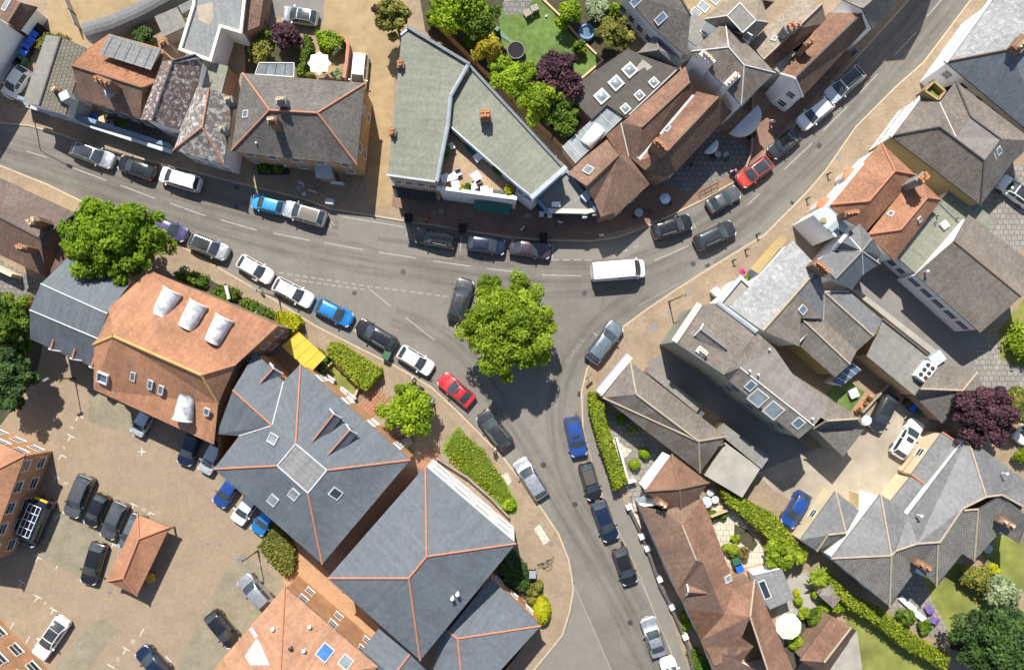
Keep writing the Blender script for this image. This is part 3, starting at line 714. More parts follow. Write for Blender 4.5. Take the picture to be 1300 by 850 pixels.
# long curved metal roof
q = MB(); c0 = [U('T11', 425, 160), U('T11', 560, 122), U('T11', 700, 60), U('T11', 900, -50)]
prev = None; V = []; F = []
for i, (x, y) in enumerate(c0):
    p = P(x, y, 1.4); nx = P(*c0[min(i + 1, 3)], 1.4) - P(*c0[max(i - 1, 0)], 1.4); s = Vector((-nx.y, nx.x, 0)).normalized()
    for k in range(9):
        t = math.pi * k / 8; V.append(p + s * (math.cos(t) * 1.05) + Vector((0, 0, math.sin(t) * 1.0)))
    for k in (0, 8): V.append(Vector((V[-9 if k == 0 else -2].x, 0, 0)))
for i in range(4): V[i * 11 + 9] = Vector((V[i * 11].x, V[i * 11].y, -.05)); V[i * 11 + 10] = Vector((V[i * 11 + 8].x, V[i * 11 + 8].y, -.05))
for i in range(3):
    for k in range(8): F.append((i * 11 + k, (i + 1) * 11 + k, (i + 1) * 11 + k + 1, i * 11 + k + 1))
    F.append((i * 11 + 9, (i + 1) * 11 + 9, (i + 1) * 11, i * 11)); F.append((i * 11 + 8, (i + 1) * 11 + 8, (i + 1) * 11 + 10, i * 11 + 10))
F.append((10, 8, 7, 6, 5, 4, 3, 2, 1, 0, 9))
o = mesh('barrel_store', V, F, 'panel_grey', smooth=False); tag(o, 'long curved store with pale rounded metal roof bordering the sandy plot', 'store')
# ---- the flat-roofed pub
b = bld('flat_roofed_shop', 'flat sage-roofed block with side chimneys at the end of the sandy lane', 'shop', 'px',
    'a 519 36.5 8; b 595 82 8; c 572 123 8; d 568.5 160 8; e 554.5 231 8; f 492 222.5 8; g 510 44 8', 'abcdefg', 'felt_sage', 'abcdefg', 'brick_tan', oh=.05, win='ef4', rows=[4.8])
q = MB()
for s in ('bc', 'cd', 'de'):
    p, r = b.v[s[0]], b.v[s[1]]; q.tube(p + Vector((0, 0, .1)), r + Vector((0, 0, .1)), .24, 8)
q.build('parapet', 'lead', b.o)
parapet(b, 'gabcdef', .2, .18, 'lead', closed=False)
parapet(b, 'ab', .3, .4, 'lead_dark', closed=False)
chimney(b, 727, 312, 9.2, 7, .7, .6, 90, 2, 'stack_brick', tile='T12'); chimney(b, 688, 645, 9.2, 7, .7, .6, 90, 2, 'stack_brick', tile='T12')
p = [P(*U('ZE', x, y), 0) for x, y in ((100, 425), (240, 442), (395, 460), (395, 505), (290, 500), (120, 475))]
q = MB(); V0 = [Vector((v.x, v.y, 2.9 if i < 3 else 2.4)) for i, v in enumerate([P(*U('ZE', x, y), 2.6) for x, y in ((95, 405), (250, 425), (392, 440), (388, 505), (280, 500), (115, 478))])]
q.add(V0, [tuple(range(6))]); o = q.build('awning', 'awning_black'); tag(o, 'black fabric awning over the shopfront of the flat sage block', 'awning')
V0 = [P(*U('ZE', x, y), z) for x, y, z in ((75, 345, 3.6), (390, 385, 3.6), (400, 435, 3.2), (250, 420, 3.1), (95, 395, 3.2))]
q = MB(); q.add(V0, [(0, 4, 3, 2, 1)]); q.build('cornice', 'lead_pale', b.o)
b = bld('flat_roofed_restaurant', 'wedge-shaped flat sage-roofed block with one terracotta chimney behind the roof terrace', 'restaurant', 'px',
    'a 597.5 85.5 7.4; b 716.5 214 7.4; c 676 250 7.4; d 655.5 234 7.4; e 571 160 7.4; f 575.5 124 7.4', 'abcdef', 'felt_sage', 'abcdef', 'render_white', oh=.05, win='cd2 de6', rows=[4.6])
parapet(b, 'ab', .28, .25, 'lead_dark', closed=False); parapet(b, 'bc', .45, .3, 'lead', closed=False); parapet(b, 'cde', .15, .15, 'lead', closed=False)
chimney(b, 1143, 562, 9.4, 7.6, 1.0, .8, 0, 6, 'stack_brick', tile='T12', two=True)
b = bld('roof_terrace', 'first-floor roof terrace with timber deck and white front parapet above a green awning', 'terrace', 'ZE',
    'a 470 30 5.4; b 940 425 5.4; c 925 495 5.4; d 410 425 5.4; e 425 330 5.4', 'abcde', 'wood_deck', 'abcde', 'render_white', oh=.02, fascia='white_paint')
parapet(b, 'cd', .35, .75, 'white_paint', closed=False); parapet(b, 'bc', .2, .6, 'lead_pale', closed=False)
V0 = [P(*U('ZE', x, y), z) for x, y, z in ((650, 500, 3.0), (905, 530, 3.0), (885, 598, 2.3), (640, 555, 2.3))]
q = MB(); q.add(V0, [(0, 3, 2, 1)]); q.add([V0[3], V0[2], V0[2] - Vector((0, 0, .25)), V0[3] - Vector((0, 0, .25))], [(0, 3, 2, 1)]); o = q.build('awning', 'awning_green'); tag(o, 'dark green shop awning below the white terrace parapet', 'awning')
b = bld('corner_shop', 'low navy-fronted corner shop with grey flat roof and white cornice blocks', 'shop', 'ZF',
    'a 0 385 4.2; b 205 195 4.2; c 405 455 4.2; d 340 470 4.2; e 75 465 4.2', 'abcde', 'felt_grey', 'abcde', 'fascia_navy', oh=.15)
parapet(b, 'eabc', .3, .35, 'fascia_blue', closed=False); parapet(b, 'cde', .5, .12, 'coping', closed=False)
for x, y in ((40, 485), (95, 492), (330, 497), (395, 480)):
    c = P(*U('ZF', x, y), 3.9); q = MB(); q.box((c.x, c.y, 3.5), .5, .5, .5, .1); q.build('cornice_block', 'lead_pale', b.o)
c = P(*U('ZF', 138, 420), 4.6); q = MB(); q.box((c.x, c.y, 4.2), .9, .5, .42, 0); o = q.build('air_unit', 'white_paint', b.o)
# ---- brown tiled corner and row
b = bld('brown_corner_house', 'brown tiled corner house with hipped street front beside the navy corner shop', 'house', 'ZF',
    'a 560 90 8; g 343 298 7; e 215 213 5; h 325 108 5; i 480 -15 5; s 518 478 5; t 440 507 5; u 395 400 5.2; r 770 285 5; v 542 492 5; w@T13 610 765 5.6',
    'agehi agut ats asvr arw', 'brown', 'ehirvstug', 'brick_brown', 'ag', 'ridge_brown', win='rv2')
skylight(b, 0, 357, 190, .9, 1.2, pane='glass_pale')
q = MB(); c = P(*U('ZF', 350, 350), 5.4); q.box((c.x, c.y, 3), 1.2, .9, 1.9, .8); q.build('bay', 'lead_pale', b.o)
b = bld('brown_double_row', 'long brown tiled row with a white lead valley between its two ridges', 'house', 'T13',
    'a 890 325 5.2; b 598 585 5.2; c 912 402 7.4; d 675 625 7.4; e 945 448 5.9; f 655 790 5.6; s 1052 475 8.2; t 800 742 8.2; u 1118 548 5.2; v 840 845 5.2; w 690 835 5.6; x 783 868 5.2; y 572 603 6.4; z 500 665 5; q 562 761 5; p 610 765 5.4',
    'abdc:brown_red cdfe:brown_dark efts:brown_red stvu:brown_dark twx:brown_dark txv:brown_dark yzqp:brown_red bypd:brown_dark tfw:brown_red dpf:brown_dark pwf:brown_dark', 'brown', 'abyzqwxvuse', 'brick_brown', 'cd st', 'ridge_brown', 'yp', 'flash_white', win='uv5')  # redder tile for sunlit slopes, darker for shaded ones: light painted in
q = MB()
for f0, f1 in ((.06, .62), (.74, .98)):
    p = b.v['e'].lerp(b.v['f'], f0); r = b.v['e'].lerp(b.v['f'], f1); e = (r - p); e.normalize(); s = Vector((-e.y, e.x, 0)).normalized()
    q.obox((p + r) / 2 + Vector((0, 0, .12)), (r - p) / 2, s * .34, Vector((0, 0, .03)))
q.build('valley_gutter', 'lead_pale', b.o)
skylight(b, 2, 800, 633, .75, .75, pane='glass_pale')
chimney(b, 770, 712, 9.8, 6.5, 1.7, .6, 135, 4, 'stack_brick')
b = bld('felt_extension', 'wide dark felt flat extension with six white dome lights behind the brown row', 'extension', 'T13',
    'a 385 392 3.4; b 608 238 3.4; c 665 268 3.4; d 850 335 3.4; e 600 578 3.4; f 505 515 3.4; g 430 585 3.4; h 345 500 3.4', 'abcdefgh', 'felt_dark', 'abcdefgh', 'brick_brown', oh=.05)
for x, y, w in ((615, 347, 1.35), (548, 410, 1.35), (478, 475, 1.35), (733, 407, .95), (663, 470, .95), (594, 535, .95)): dome(b, 0, x, y, w, 42)
q = MB(); p = P(*U('T13', 845, 345), 3.45); r = P(*U('T13', 612, 565), 3.45); q.tube(p, r, .14, 6); q.build('gutter', 'grey_metal', b.o)
c = P(*U('T13', 685, 325), 3.41); q = MB(); q.prism([(P(*U('T13', x, y), 3.4).x, P(*U('T13', x, y), 3.4).y) for x, y in ((612, 380), (680, 292), (728, 330), (700, 348), (690, 330))], 3.4, 3.43); q.build('roof_patch', 'concrete', b.o)
b = bld('glazed_lean_to', 'pale polycarbonate lean-to with a barrel vault between fence and brown row', 'lean-to', 'T13',
    'a 285 718 3; b 510 513 3; c 582 580 3; d 352 800 3', 'abcd', 'glass_pale', 'abcd', 'wood_grey', oh=.1)
q = MB()
for t in (0, .12, .28, .44, .62, .8, 1): q.tube(b.v['a'].lerp(b.v['b'], t) + Vector((0, 0, .03)), b.v['d'].lerp(b.v['c'], t) + Vector((0, 0, .03)), .05, 5)
q.build('glazing_bar', 'coping', b.o)
p = P(*U('T13', 400, 710), 3.1); r = P(*U('T13', 470, 625), 3.1); e = (r - p).normalized(); s = Vector((-e.y, e.x, 0)); V = []; F = []
for x in (p, r):
    for k in range(9): a = math.pi * k / 8; V.append(x + s * (math.cos(a) * .75) + Vector((0, 0, math.sin(a) * .5)))
F = [(k, 9 + k, 10 + k, k + 1) for k in range(8)] + [tuple(range(9)), tuple(range(17, 8, -1))]
mesh('barrel_vault', V, F, 'white_paint', b.o, smooth=True)
b = bld('hipped_outbuilding', 'small grey hipped outbuilding at the corner of the dark felt roof', 'outbuilding', 'T13',
    'a 655 260 3; b 745 163 3; c 900 292 3; d 850 330 3; e 755 246 4.6', 'abe bce aed:slate_dark ecd:slate_dark', 'grey_tile', 'abcd', 'render_white', 'ea eb', 'ridge_grey')
b = bld('grey_tiled_house', 'house with broad grey tiled slope and two roof windows above a white back wall', 'house', 'T13',
    'a 560 -60 5; b 748 155 5; c 895 275 5.3; d 915 75 7.6; e 820 -90 7.6', 'abde bcd', 'dark_tile', 'abcde', 'render_white', 'de', 'ridge_dark', win='ab4')
for x, y in ((650, 5), (770, 92)): skylight(b, 0, x, y, .8, 1.3)
# ---- white hipped pair
b = bld('white_hipped_house', 'tall white house with white hip lines and two chimneys on its blank wall', 'house', 'ZA',
    'j 345 320 10; k 450 440 10; a 322 140 7.8; d 95 347 7.8; c 430 707 7.8; e 660 492 7.8', 'ajd aekj djkc kec', 'stained_slate', 'aecd', 'render_white', '', 'ridge_dark', 'ja jd jk kc ke', 'flash_white', win='ec2')
chimney(b, 205, 385, 9.8, 4, 1.6, .6, -45, 4, 'stack_white', 'pot_buff'); chimney(b, 372, 535, 9.8, 4, 1.6, .6, 45, 4, 'stack_white', 'pot_buff')
b = bld('flat_topped_house', 'house whose hipped roof ends in a dark diamond-shaped flat top with white edges', 'house', 'ZA',
    'a 420 22 9.4; b 335 108 9.4; c 440 222 9.4; d 528 140 9.4; e 180 130 7.3; f 410 -90 7.3; g 618 152 7.3; h 500 285 7.3; i 262 182 7.3; m 560 -40 7.3', 'abcd:felt_grey afeb amf amgd dghc bei bich', 'beige_tile', 'efmghi', 'render_white', '', 'ridge_dark', 'ab bc cd da be dg', 'flash_white')
skylight(b, 5, 475, 245, .7, .9)
b = bld('felt_link', 'grey felt-roofed link with a roof light beside the tall white hipped house', 'extension', 'ZA',
    'a 50 150 4.5; b 112 88 4.5; c 265 182 4.5; d 130 315 4.5; e 60 262 4.5', 'abcde', 'felt_grey', 'abcde', 'render_white', oh=.05)
skylight(b, 0, 183, 213, .8, .8, ang=48)
b = bld('sandy_flat_roof', 'tan flat roof with three pale roof lights at the top edge of the town', 'extension', 'ZA',
    'a -10 -30 4; b 62 52 4; c 172 130 4; d 400 -60 4', 'abcd', 'sand', 'abcd', 'brick_tan', oh=.05)
for x, y, w in ((122, 88, 1.1), (175, 47, 1.2), (250, 3, 1.0)): skylight(b, 0, x, y, w, w * .8, ang=-40, pane='glass_pale')
b = bld('rear_range', 'beige and brown tiled rear range carrying a cluster of terracotta chimney pots', 'house', 'ZA',
    'a 640 150 5.8; b 825 -20 5.8; c 975 27 7.6; d 1008 155 5.8; e 640 450 5.2; f 580 402 7; g 490 292 5.4; h 800 195 7.6', 'abch agfh cdh hdef:brown_dark', 'stained_slate', 'agfedcb', 'brick_brown', 'ch hf', 'ridge_buff')
b.roof.data.materials[0] = M('beige_tile')
chimney(b, 780, 172, 9.4, 5.5, 1.6, .8, 30, 5, 'stack_grey', two=True)
q = MB(); p = [P(*U('ZA', x, y), 5) for x, y in ((635, 455), (745, 330), (800, 350), (700, 500))]; q.prism([(v.x, v.y) for v in p], -.05, 5); q.build('flat_roof', 'concrete', b.o)
skylight(b, 1, 655, 262, .6, .6, pane='glass_pale')
b = bld('street_front_house', 'brown tiled street house with white gable end and one chimney opposite the parked white car', 'house', 'ZA',
    'a 1247 90 8.2; b 790 530 8.2; c 1020 85 5.9; d 695 502 5.8; e 1278 190 5.6; f 842 655 5.6', 'acdb:brown_red aefb:brown_dark', 'brown', 'acdbfe', 'render_white', 'ab', 'ridge_dark', oh=.12, win='fb1 ef6')  # the darker tile paints shade on the slope behind the ridge
chimney(b, 892, 285, 9.4, 6, .9, .6, 45, 2, 'stack_brick')
q = MB(); p = b.v['b']; 
for s in ('bd', 'bf'): q.tube(b.v[s[0]] + Vector((0, 0, .1)), b.v[s[1]] + Vector((0, 0, .1)), .14, 6)
q.build('gable_coping', 'flash_white', b.o)
b = bld('grey_gabled_house', 'grey roofed gabled house at the top edge whose gable shadow falls on the road', 'house', 'T14',
    'a 480 42 9.5; b 640 -95 9.5; c 380 -5 6.4; d 530 -140 6.4; e 533 145 6; f 612 58 6; g 720 -60 6', 'acdb abgfe', 'grey_tile', 'acdbgfe', 'render_white', 'ab', 'ridge_grey', oh=.12)
b = bld('tall_town_house', 'tall house beyond the top edge whose shadow lies across the hill road', 'house', 'px', 'a 1108 6 8.8 g; b 1152 -32 8.8 g; c 1172 -90 8.8 g; d 1110 -95 8.8 g; e 1126 -22 12 g; f 1140 -80 12 g', 'abe bcfe cdf dafe', 'dark_tile', 'abcd', 'render_white', f=1)
b = bld('brown_gabled_house', 'narrow brown gabled house squeezed in at the top edge behind the rear range', 'house', 'ZA',
    'a 470 -20 6; b 650 15 6; c 540 80 4.6; d 580 85 4.6; e 660 -60 4.6; f 440 -90 4.6', 'abdc abef', 'brown_dark', 'abdc', 'brick_brown', 'ab', 'ridge_brown')
# ---- north-east
b = bld('white_slated_house', 'large corner house, slates coloured pale for sun glare on one slope, dark on the other', 'house', 'ZP',
    'a 745 417 6.2; b 1190 330 9.4; c 1060 -20 6.2; d 1420 120 9.4; e 1420 980 6.2; f 1300 -120 6.2', 'acfdb:slate_pale abde:slate_dark', 'slate_pale', 'acfe', 'render_white', 'ab bd', 'ridge_brown', oh=.3, win='ae6')  # pale slate puts the sun's glare on the upper slope into its colour
chimney(b, 1262, 290, 10.4, 7.8, 1.6, 1.1, 50, 4, 'stack_brick', 'pot_buff')
parapet(b, 'ac', .35, .3, 'flash_white', closed=False)
b = bld('grey_hipped_house', 'wide grey-brown house with central flat lead top and a yellow roof balcony above the pavement', 'house', 'T14',
    'a 620 667 5.8; b 780 452 5.8; c 860 622 8.6; d 860 502 7.4; e 940 400 6; f 1015 575 8.6; g 940 672 8.0; h 1080 787 8.6; i 1160 682 8.6; k 1275 655 6; l 1330 690 6; m@T24 1215 -10 6; n@T24 1062 196 5.8',
    'abc bdgc defg ekif:warm_tile ikl fihg:felt_taupe cgh achn hnmi:dark_tile ilm:dark_tile', 'warm_tile', 'abeklmn', 'render_tan', 'ac ch ef fi hn', 'ridge_dark', 'dg', 'flash_white', win='ab4', wx={'ab': 'render_white', 'be': 'render_white'}, f=.8)
b.roof.data.materials[0] = M('warm_tile')
q = MB(); p = [P(*U('T14', x, y), 6.9) for x, y in ((785, 447), (830, 402), (885, 450), (852, 492))]
for i in range(4):
    u, w = p[i], p[(i + 1) % 4]; e = (w - u) / 2; s = Vector((-e.y, e.x, 0)).normalized(); q.obox((u + w) / 2 - Vector((0, 0, .7)), e, s * .1, Vector((0, 0, .9)))
q.build('balcony_wall', 'render_tan', b.o)
q = MB(); q.prism([(v.x, v.y) for v in p], 5.9, 6.35); q.build('balcony_floor', 'lawn_olive', b.o)
for x, y in ((1122, 775), (1150, 740)): skylight(b, 9, x, y, .6, .9)
parapet(b, 'ab', .3, .25, 'flash_white', closed=False)
b = bld('orange_tiled_house', 'bright orange clay-tiled house with white front eaves and bay windows on the pavement', 'house', 'T24',
    'a 515 175 8.2; b 642 27 8.2; c 315 193 5.6; d 478 -5 5.6; e@T14 575 700 5.8; f 745 46 5.8; g 690 108 5.8; h 500 326 5.6; i 398 262 5.6; j 670 315 7.4; k 800 158 7.4; l 868 168 5.6; m 640 468 5; n 508 338 5.4; o 770 70 6; p@T14 744 858 6.2',
    'acdeb abfgh:orange aci bep:orange bpf ahi:orange njkog jkl:orange jlm:orange njm kol', 'orange', 'cdepflmni', 'render_white', 'ab ac be bf jk jn kl', 'ridge_terra', win='cd3 lm3', f=.8)
b.roof.data.materials[0] = M('orange')
chimney(b, 778, 62, 9.5, 6, 1.1, .75, 45, 6, 'stack_grey', tile='T24', two=True); chimney(b, 432, 232, 9.2, 6, 1.3, .5, 10, 4, 'stack_brick', tile='T24')
skylight(b, 6, 622, 237, .6, .6); skylight(b, 7, 762, 265, .5, .7)
parapet(b, 'cd', .3, .2, 'white_paint', closed=False)
for x, y, a in ((268, 175, 0), (395, 30, 0)):
    c = P(*U('T24', x, y), 2.5); q = MB(); q.lathe((c.x + .8, c.y - .6, -.05), [(.95, 0), (.95, 2.5)], 8); k = q.build('bay', 'white_paint', b.o); q = MB(); q.lathe((c.x + .8, c.y - .6, 2.45), [(1.1, 0), (.9, .2), (.2, .5)], 8); q.build('bay_roof', 'ridge_terra', k)
b = bld('sage_flat_building', 'L-shaped sage flat roof with small vents between orange house and brown barn roof', 'building', 'T24',
    'a 858 185 3.8; b 925 103 3.8; c 1142 270 3.8; d 1108 316 3.8; e 1000 242 3.8; f 938 335 3.8; g 742 527 3.8; h 648 445 3.8', 'abcdefgh', 'felt_sage', 'abcdefgh', 'render_white', oh=.05, win='gh2')
for x, y in ((845, 250), (835, 282), (940, 262), (700, 380)): vent(b, x, y, 3.8, .35, .05, 'black_paint')
c = P(*U('T24', 880, 293), 3.8); q = MB(); q.box(c, .75, .75, .35, .7); q.lathe((c.x, c.y, c.z + .35), [(.25, 0), (.2, .12)], 10); q.build('extractor', 'white_paint', b.o)
q = MB(); q.tube(b.v['a'] + Vector((0, 0, .06)), P(*U('T24', 965, 290), 3.86), .06, 6); q.build('roof_seam', 'grey_metal', b.o)
b = bld('brown_barn', 'large barn-like hall with ribbed brown tiled roof and four windows in its long white wall', 'hall', 'T24',
    'a 932 370 7.6; b 1262 642 7.6; c 1003 240 5.2; d 1310 475 5.2; e 742 535 4.9; f 1060 820 4.9; g 1330 600 5.2', 'acdgb:warm_tile aefb', 'barn_tile', 'acdgbfe', 'render_white', 'ab', 'ridge_brown', oh=.25, win='ef5', rows=[2.2], wsz=(1.5, 1.1))
b.roof.data.materials[0] = M('warm_tile'); vent(b, 795, 520, 5.6, .4, .08, 'white_paint')
# ---- grey slate group
b = bld('grey_slate_house', 'grey slated house with crossing gables, white valleys and a curved white street gable', 'house', 'T24',
    'a 350 556 8.4; b 530 357 8.4; x 480 420 8.4; c 265 464 6; d 340 412 6.2; e 405 335 6.2; g 372 372 8; f 470 285 6; h 582 440 6; i 566 492 6; j 430 612 5.8; k 330 545 6; z 485 535 6.2; y 568 482 6.2',
    'acdxa dgx egx:slate_dark bxef axzj:slate_dark bhx:slate_dark xyz:slate_dark ajk', 'slate_grey', 'cdefbhyzjak', 'render_white', 'ax bx', 'ridge_grey', 'dx ex zx yx', 'flash_white')
for s in ('ge', 'gd'):
    q = MB(); q.tube(b.v[s[0]] + Vector((0, 0, .1)), b.v[s[1]] + Vector((0, 0, .1)), .2, 8); q.build('gable_coping', 'white_paint', b.o)
chimney(b, 285, 500, 10, 6.5, 1.7, .7, -42, 5, 'stack_brick')
b = bld('white_flat_bay', 'white flat-roofed street bay with hatch and yellowed disc beside the orange house', 'bay', 'T24',
    'a 240 242 6.4; b 302 194 6.4; c 418 300 6.4; d 350 352 6.4', 'abcd', 'lead_pale', 'abcd', 'render_white', oh=.05, fascia='white_paint')
c = P(*U('T24', 290, 270), 6.4); q = MB(); q.lathe(c, [(.32, 0), (.32, .15), (.2, .2)], 14); q.build('roof_cowl', 'render_tan', b.o)
q = MB(); c = P(*U('T24', 340, 300), 6.4); q.box(c, 1.2, .6, .15, .75); q.build('roof_hatch', 'lead', b.o)
q = MB(); c = P(*U('T24', 360, 325), 6.4); q.box(c, .9, .5, .1, -.8); q.build('roof_window', 'glass', b.o)
b = bld('lichened_slate_terrace', 'terrace with lichen-whitened slate slope and buff coping facing the bollards', 'shop', 'ZB',
    'h 682 742 8; b 1056 318 8; c 882 130 6.2; g 455 580 6.2; i 690 345 6.2; m 905 490 8; n 930 850 6; o 1090 660 6; p 1098 478 6.9; q 938 656 6.9',
    'bcim:slate_pale migh:mottled_grey bmop:slate_grey mhnqo:stained_slate', 'mottled_grey', 'gicbponh', 'render_white', 'hm mb', 'ridge_buff', rr=.16)
b.roof.data.materials[0] = M('slate_pale')
vent(b, 770, 515, 6.6, .4, .08, 'white_paint')
skylight(b, 3, 950, 600, .8, .9)
b = bld('beige_flat_bay', 'low beige flat bay with white street parapet joined to the lichened slate terrace', 'bay', 'ZB',
    'a 395 545 5.6; b 528 383 5.6; c 592 440 5.6; d 457 583 5.6', 'abcd', 'concrete', 'abcd', 'render_white', oh=.05)
parapet(b, 'ab', .4, .35, 'lead_pale', closed=False); parapet(b, 'bc', .3, .3, 'white_paint', closed=False)
V0 = [P(*U('ZB', x, y), z) for x, y, z in ((655, 360, 3.4), (845, 128, 3.4), (795, 100, 2.6), (598, 322, 2.6))]
q = MB(); q.add(V0, [(0, 1, 2, 3)]); q.add([V0[3], V0[2], V0[2] - Vector((0, 0, .3)), V0[3] - Vector((0, 0, .3))], [(0, 1, 2, 3)]); o = q.build('shop_canopy', 'render_tan'); tag(o, 'long tan board canopy over the pavement beside the lichened slate terrace', 'canopy')
# ---- big inn
b = bld('large_inn', 'tall green-grey walled inn with brown tiled front roof and flat taupe rear roof', 'inn', 'ZC',
    'a 85 180 9; b@ZB 255 565 9; c@ZB 375 555 9; d 640 115 10.6; e 420 400 10.3; f 760 220 10.4; g 875 385 10.2; h 1112 640 10.2; i 1027 745 10.2; j 527 352 10.2; k 455 440 9; l 925 832 9; m 600 190 10.1; n 1050 590 10.2',
    'abcde dekj:stained_slate djf:stained_slate fghij:felt_taupe jilk:grey_tile', 'warm_tile', 'abcdfghilke', 'render_green', '', 'ridge_grey', 'ji', 'flash_white', oh=.12, win='kl3 ka3', fascia='render_green', frame='stack_grey')
b.roof.data.materials[0] = M('warm_tile')
skylight(b, 4, 600, 473, .8, 1.1); skylight(b, 4, 922, 725, .9, 1.1); skylight(b, 4, 650, 556, 1.5, 1.6, pane='glass_pale'); skylight(b, 4, 755, 640, 1.5, 1.6, pane='glass_pale')
for x, y in ((590, 375), (648, 400), (1013, 695), (723, 230)): vent(b, x, y, 10.2, .3, .07, 'white_paint')
chimney(b, 275, 247, 10.4, 8, 1.0, .6, -40, 3, 'stack_white', 'pot_buff')
house_dormer(b, 'dormer', (262, 95), (440, 228), 1.5, 10.45, 9.75, 'grey_tile', 'render_tan', rm='ridge_grey')
q = MB()
for s in ('ab',): q.tube(b.v['a'] + Vector((0, 0, .1)), b.v['b'] + Vector((0, 0, .1)), .35, 8)
q.build('parapet', 'coping_cream', b.o)
q = MB(); q.tube(b.v['c'] + Vector((0, 0, .1)), b.v['d'] + Vector((0, 0, .1)), .3, 8); q.build('gable_coping', 'lead', b.o)
b = bld('hipped_wing', 'low grey hipped wing joined to the back of the large inn by the sandy yard', 'wing', 'ZC',
    'a 875 390 5.4; b 1112 540 5.4; c 1285 690 5.2; d 1075 690 7; e@T34 305 440 7; f@T34 458 430 6.8; g@T34 490 482 5; h@T34 388 617 4.9; i@T34 245 478 5.2; j 1000 640 7', 'abcfe aej cgf:dark_tile fghie:dark_tile', 'warm_tile', 'abcghi', 'render_green', 'ef ei', 'ridge_buff')
b.roof.data.materials[0] = M('warm_tile')
b = bld('twin_gable_extension', 'twin ridged grey tiled extension with white valley edges behind the lichened terrace', 'extension', 'ZD',
    'a 245 213 6.6; b 578 512 6.6; c 412 210 5.2; d 638 402 5.2; e 240 395 5.4; f 466 613 5.4; g 88 390 6.4; h 420 702 6.4; i 78 577 5; j 320 790 5', 'acdb:slate_grey abfe gefh:warm_tile ghji', 'grey_tile', 'acdbfhjige', 'render_tan', 'ab gh', 'ridge_buff', 'ac ae ge', 'flash_white')
b = bld('glass_lean_to', 'blue tinted glass lean-to at the foot of the twin ridged extension', 'conservatory', 'ZD',
    'a 300 825 3; b 432 690 3; c 492 742 2.5; d 362 850 2.5', 'abcd', 'glass_sky', 'abcd', 'white_paint', oh=.08)
q = MB()
for t in (0, .25, .5, .75, 1): q.tube(b.v['a'].lerp(b.v['b'], t) + Vector((0, 0, .02)), b.v['d'].lerp(b.v['c'], t) + Vector((0, 0, .02)), .04, 5)
q.build('glazing_bar', 'white_paint', b.o)
b = bld('kitchen_block', 'long beige flat roof carrying a white six-fan condenser', 'building', 'ZD',
    'a 640 400 3.6; b 945 640 3.6; c 1000 690 3.6; d 905 850 3.6; e@T34 740 318 3.6; f 525 640 3.6; g 610 490 3.6', 'abcdefg', 'felt_grey', 'abcdefg', 'brick_tan', oh=.05)
parapet(b, 'abc', .2, .25, 'ridge_dark', closed=False)
c = P(*U('T34', 775, 198), 3.6); q = MB(); q.box(c, 1.25, 2.05, .95, math.radians(-38)); u = q.build('condenser', 'white_paint', b.o)
for i in range(3):
    for j in range(2):
        a = math.radians(-38); X, Y = (j - .5) * .6, (i - 1) * .62
        q = MB(); q.lathe((c.x + X * math.cos(a) - Y * math.sin(a), c.y + X * math.sin(a) + Y * math.cos(a), c.z + .95), [(.24, 0), (.24, .05), (.17, .05), (.17, .03)], 14); q.build('fan', 'dark_metal', u)
c = P(*U('T34', 832, 135), 3.6); q = MB(); q.box(c, 1.5, 1.2, .8, math.radians(35)); q.build('air_handler', 'lead_pale', b.o)
q = MB(); p = [P(*U('ZD', x, y), 2.4) for x, y in ((425, 200), (470, 195), (1045, 640), (1010, 665))]; q.prism([(v.x, v.y) for v in p], -.05, 2.4); q.build('passage_roof', 'concrete', b.o)
b = bld('hipped_store', 'small hipped grey store beside the white condenser and the purple tree', 'store', 'T34',
    'a 880 130 3.6; b 1045 203 3.6; c 1087 292 3.6; d 872 452 3.6; e 740 322 3.6; f 745 287 4.4; g 975 291 5.6; h 765 283 5.4', 'abgh gbc:stained_slate ghed:dark_tile gcd:dark_tile', 'warm_tile', 'abcde', 'brick_brown', 'gh gb', 'ridge_buff')  # dark tile on slopes away from the sun is painted shade
b.roof.data.materials[0] = M('warm_tile')
# ---- long hipped shop by the junction
b = bld('long_hipped_shop', 'long grey-brown hipped building with lavender shop fascia facing the junction', 'shop', 'ZG',
    'a 135 342 4.2; b 320 100 4.2; j 360 320 6.8; k 780 636 6.8; c 967 605 4.2; d 790 848 4.2', 'abj bckj:warm_tile ajkd:stained_slate kcd:stained_slate', 'mottled_grey', 'abcd', 'render_white', 'jb jk ka kc kd', 'ridge_buff', oh=.2, win='ad7')
b.roof.data.materials[1] = M('long_tile')
b.roof.data.materials[0] = M('long_tile')
q = MB()
p, r = P(*U('ZG', 112, 312), 3.2), P(*U('ZG', 318, 62), 3.2); e = (r - p) / 2; s = Vector((-e.y, e.x, 0)).normalized()
q.obox((p + r) / 2 - Vector((0, 0, .2)), e, s * .35, Vector((0, 0, .25))); q.build('shop_fascia', 'coping_cream', b.o)
q = MB(); q.obox((p + r) / 2 + s * .42 - Vector((0, 0, .45)), e, s * .05, Vector((0, 0, .4))); q.build('sign_board', 'fascia_lav', b.o)
b = bld('felt_strip', 'narrow grey felt roof strip along the alley side of the long hipped building', 'extension', 'ZG',
    'a 457 132 3; b 802 397 3; c 768 442 3; d 432 170 3', 'abcd', 'felt_grey', 'abcd', 'brick_brown', oh=.05)
b = bld('garage', 'concrete flat-roofed garage with boarded texture next to the sandy yard', 'garage', 'ZH',
    'a 745 5 2.9; b 985 182 2.9; c 862 378 2.9; d 605 226 2.9', 'abcd', 'concrete', 'abcd', 'brick_tan', oh=.05)
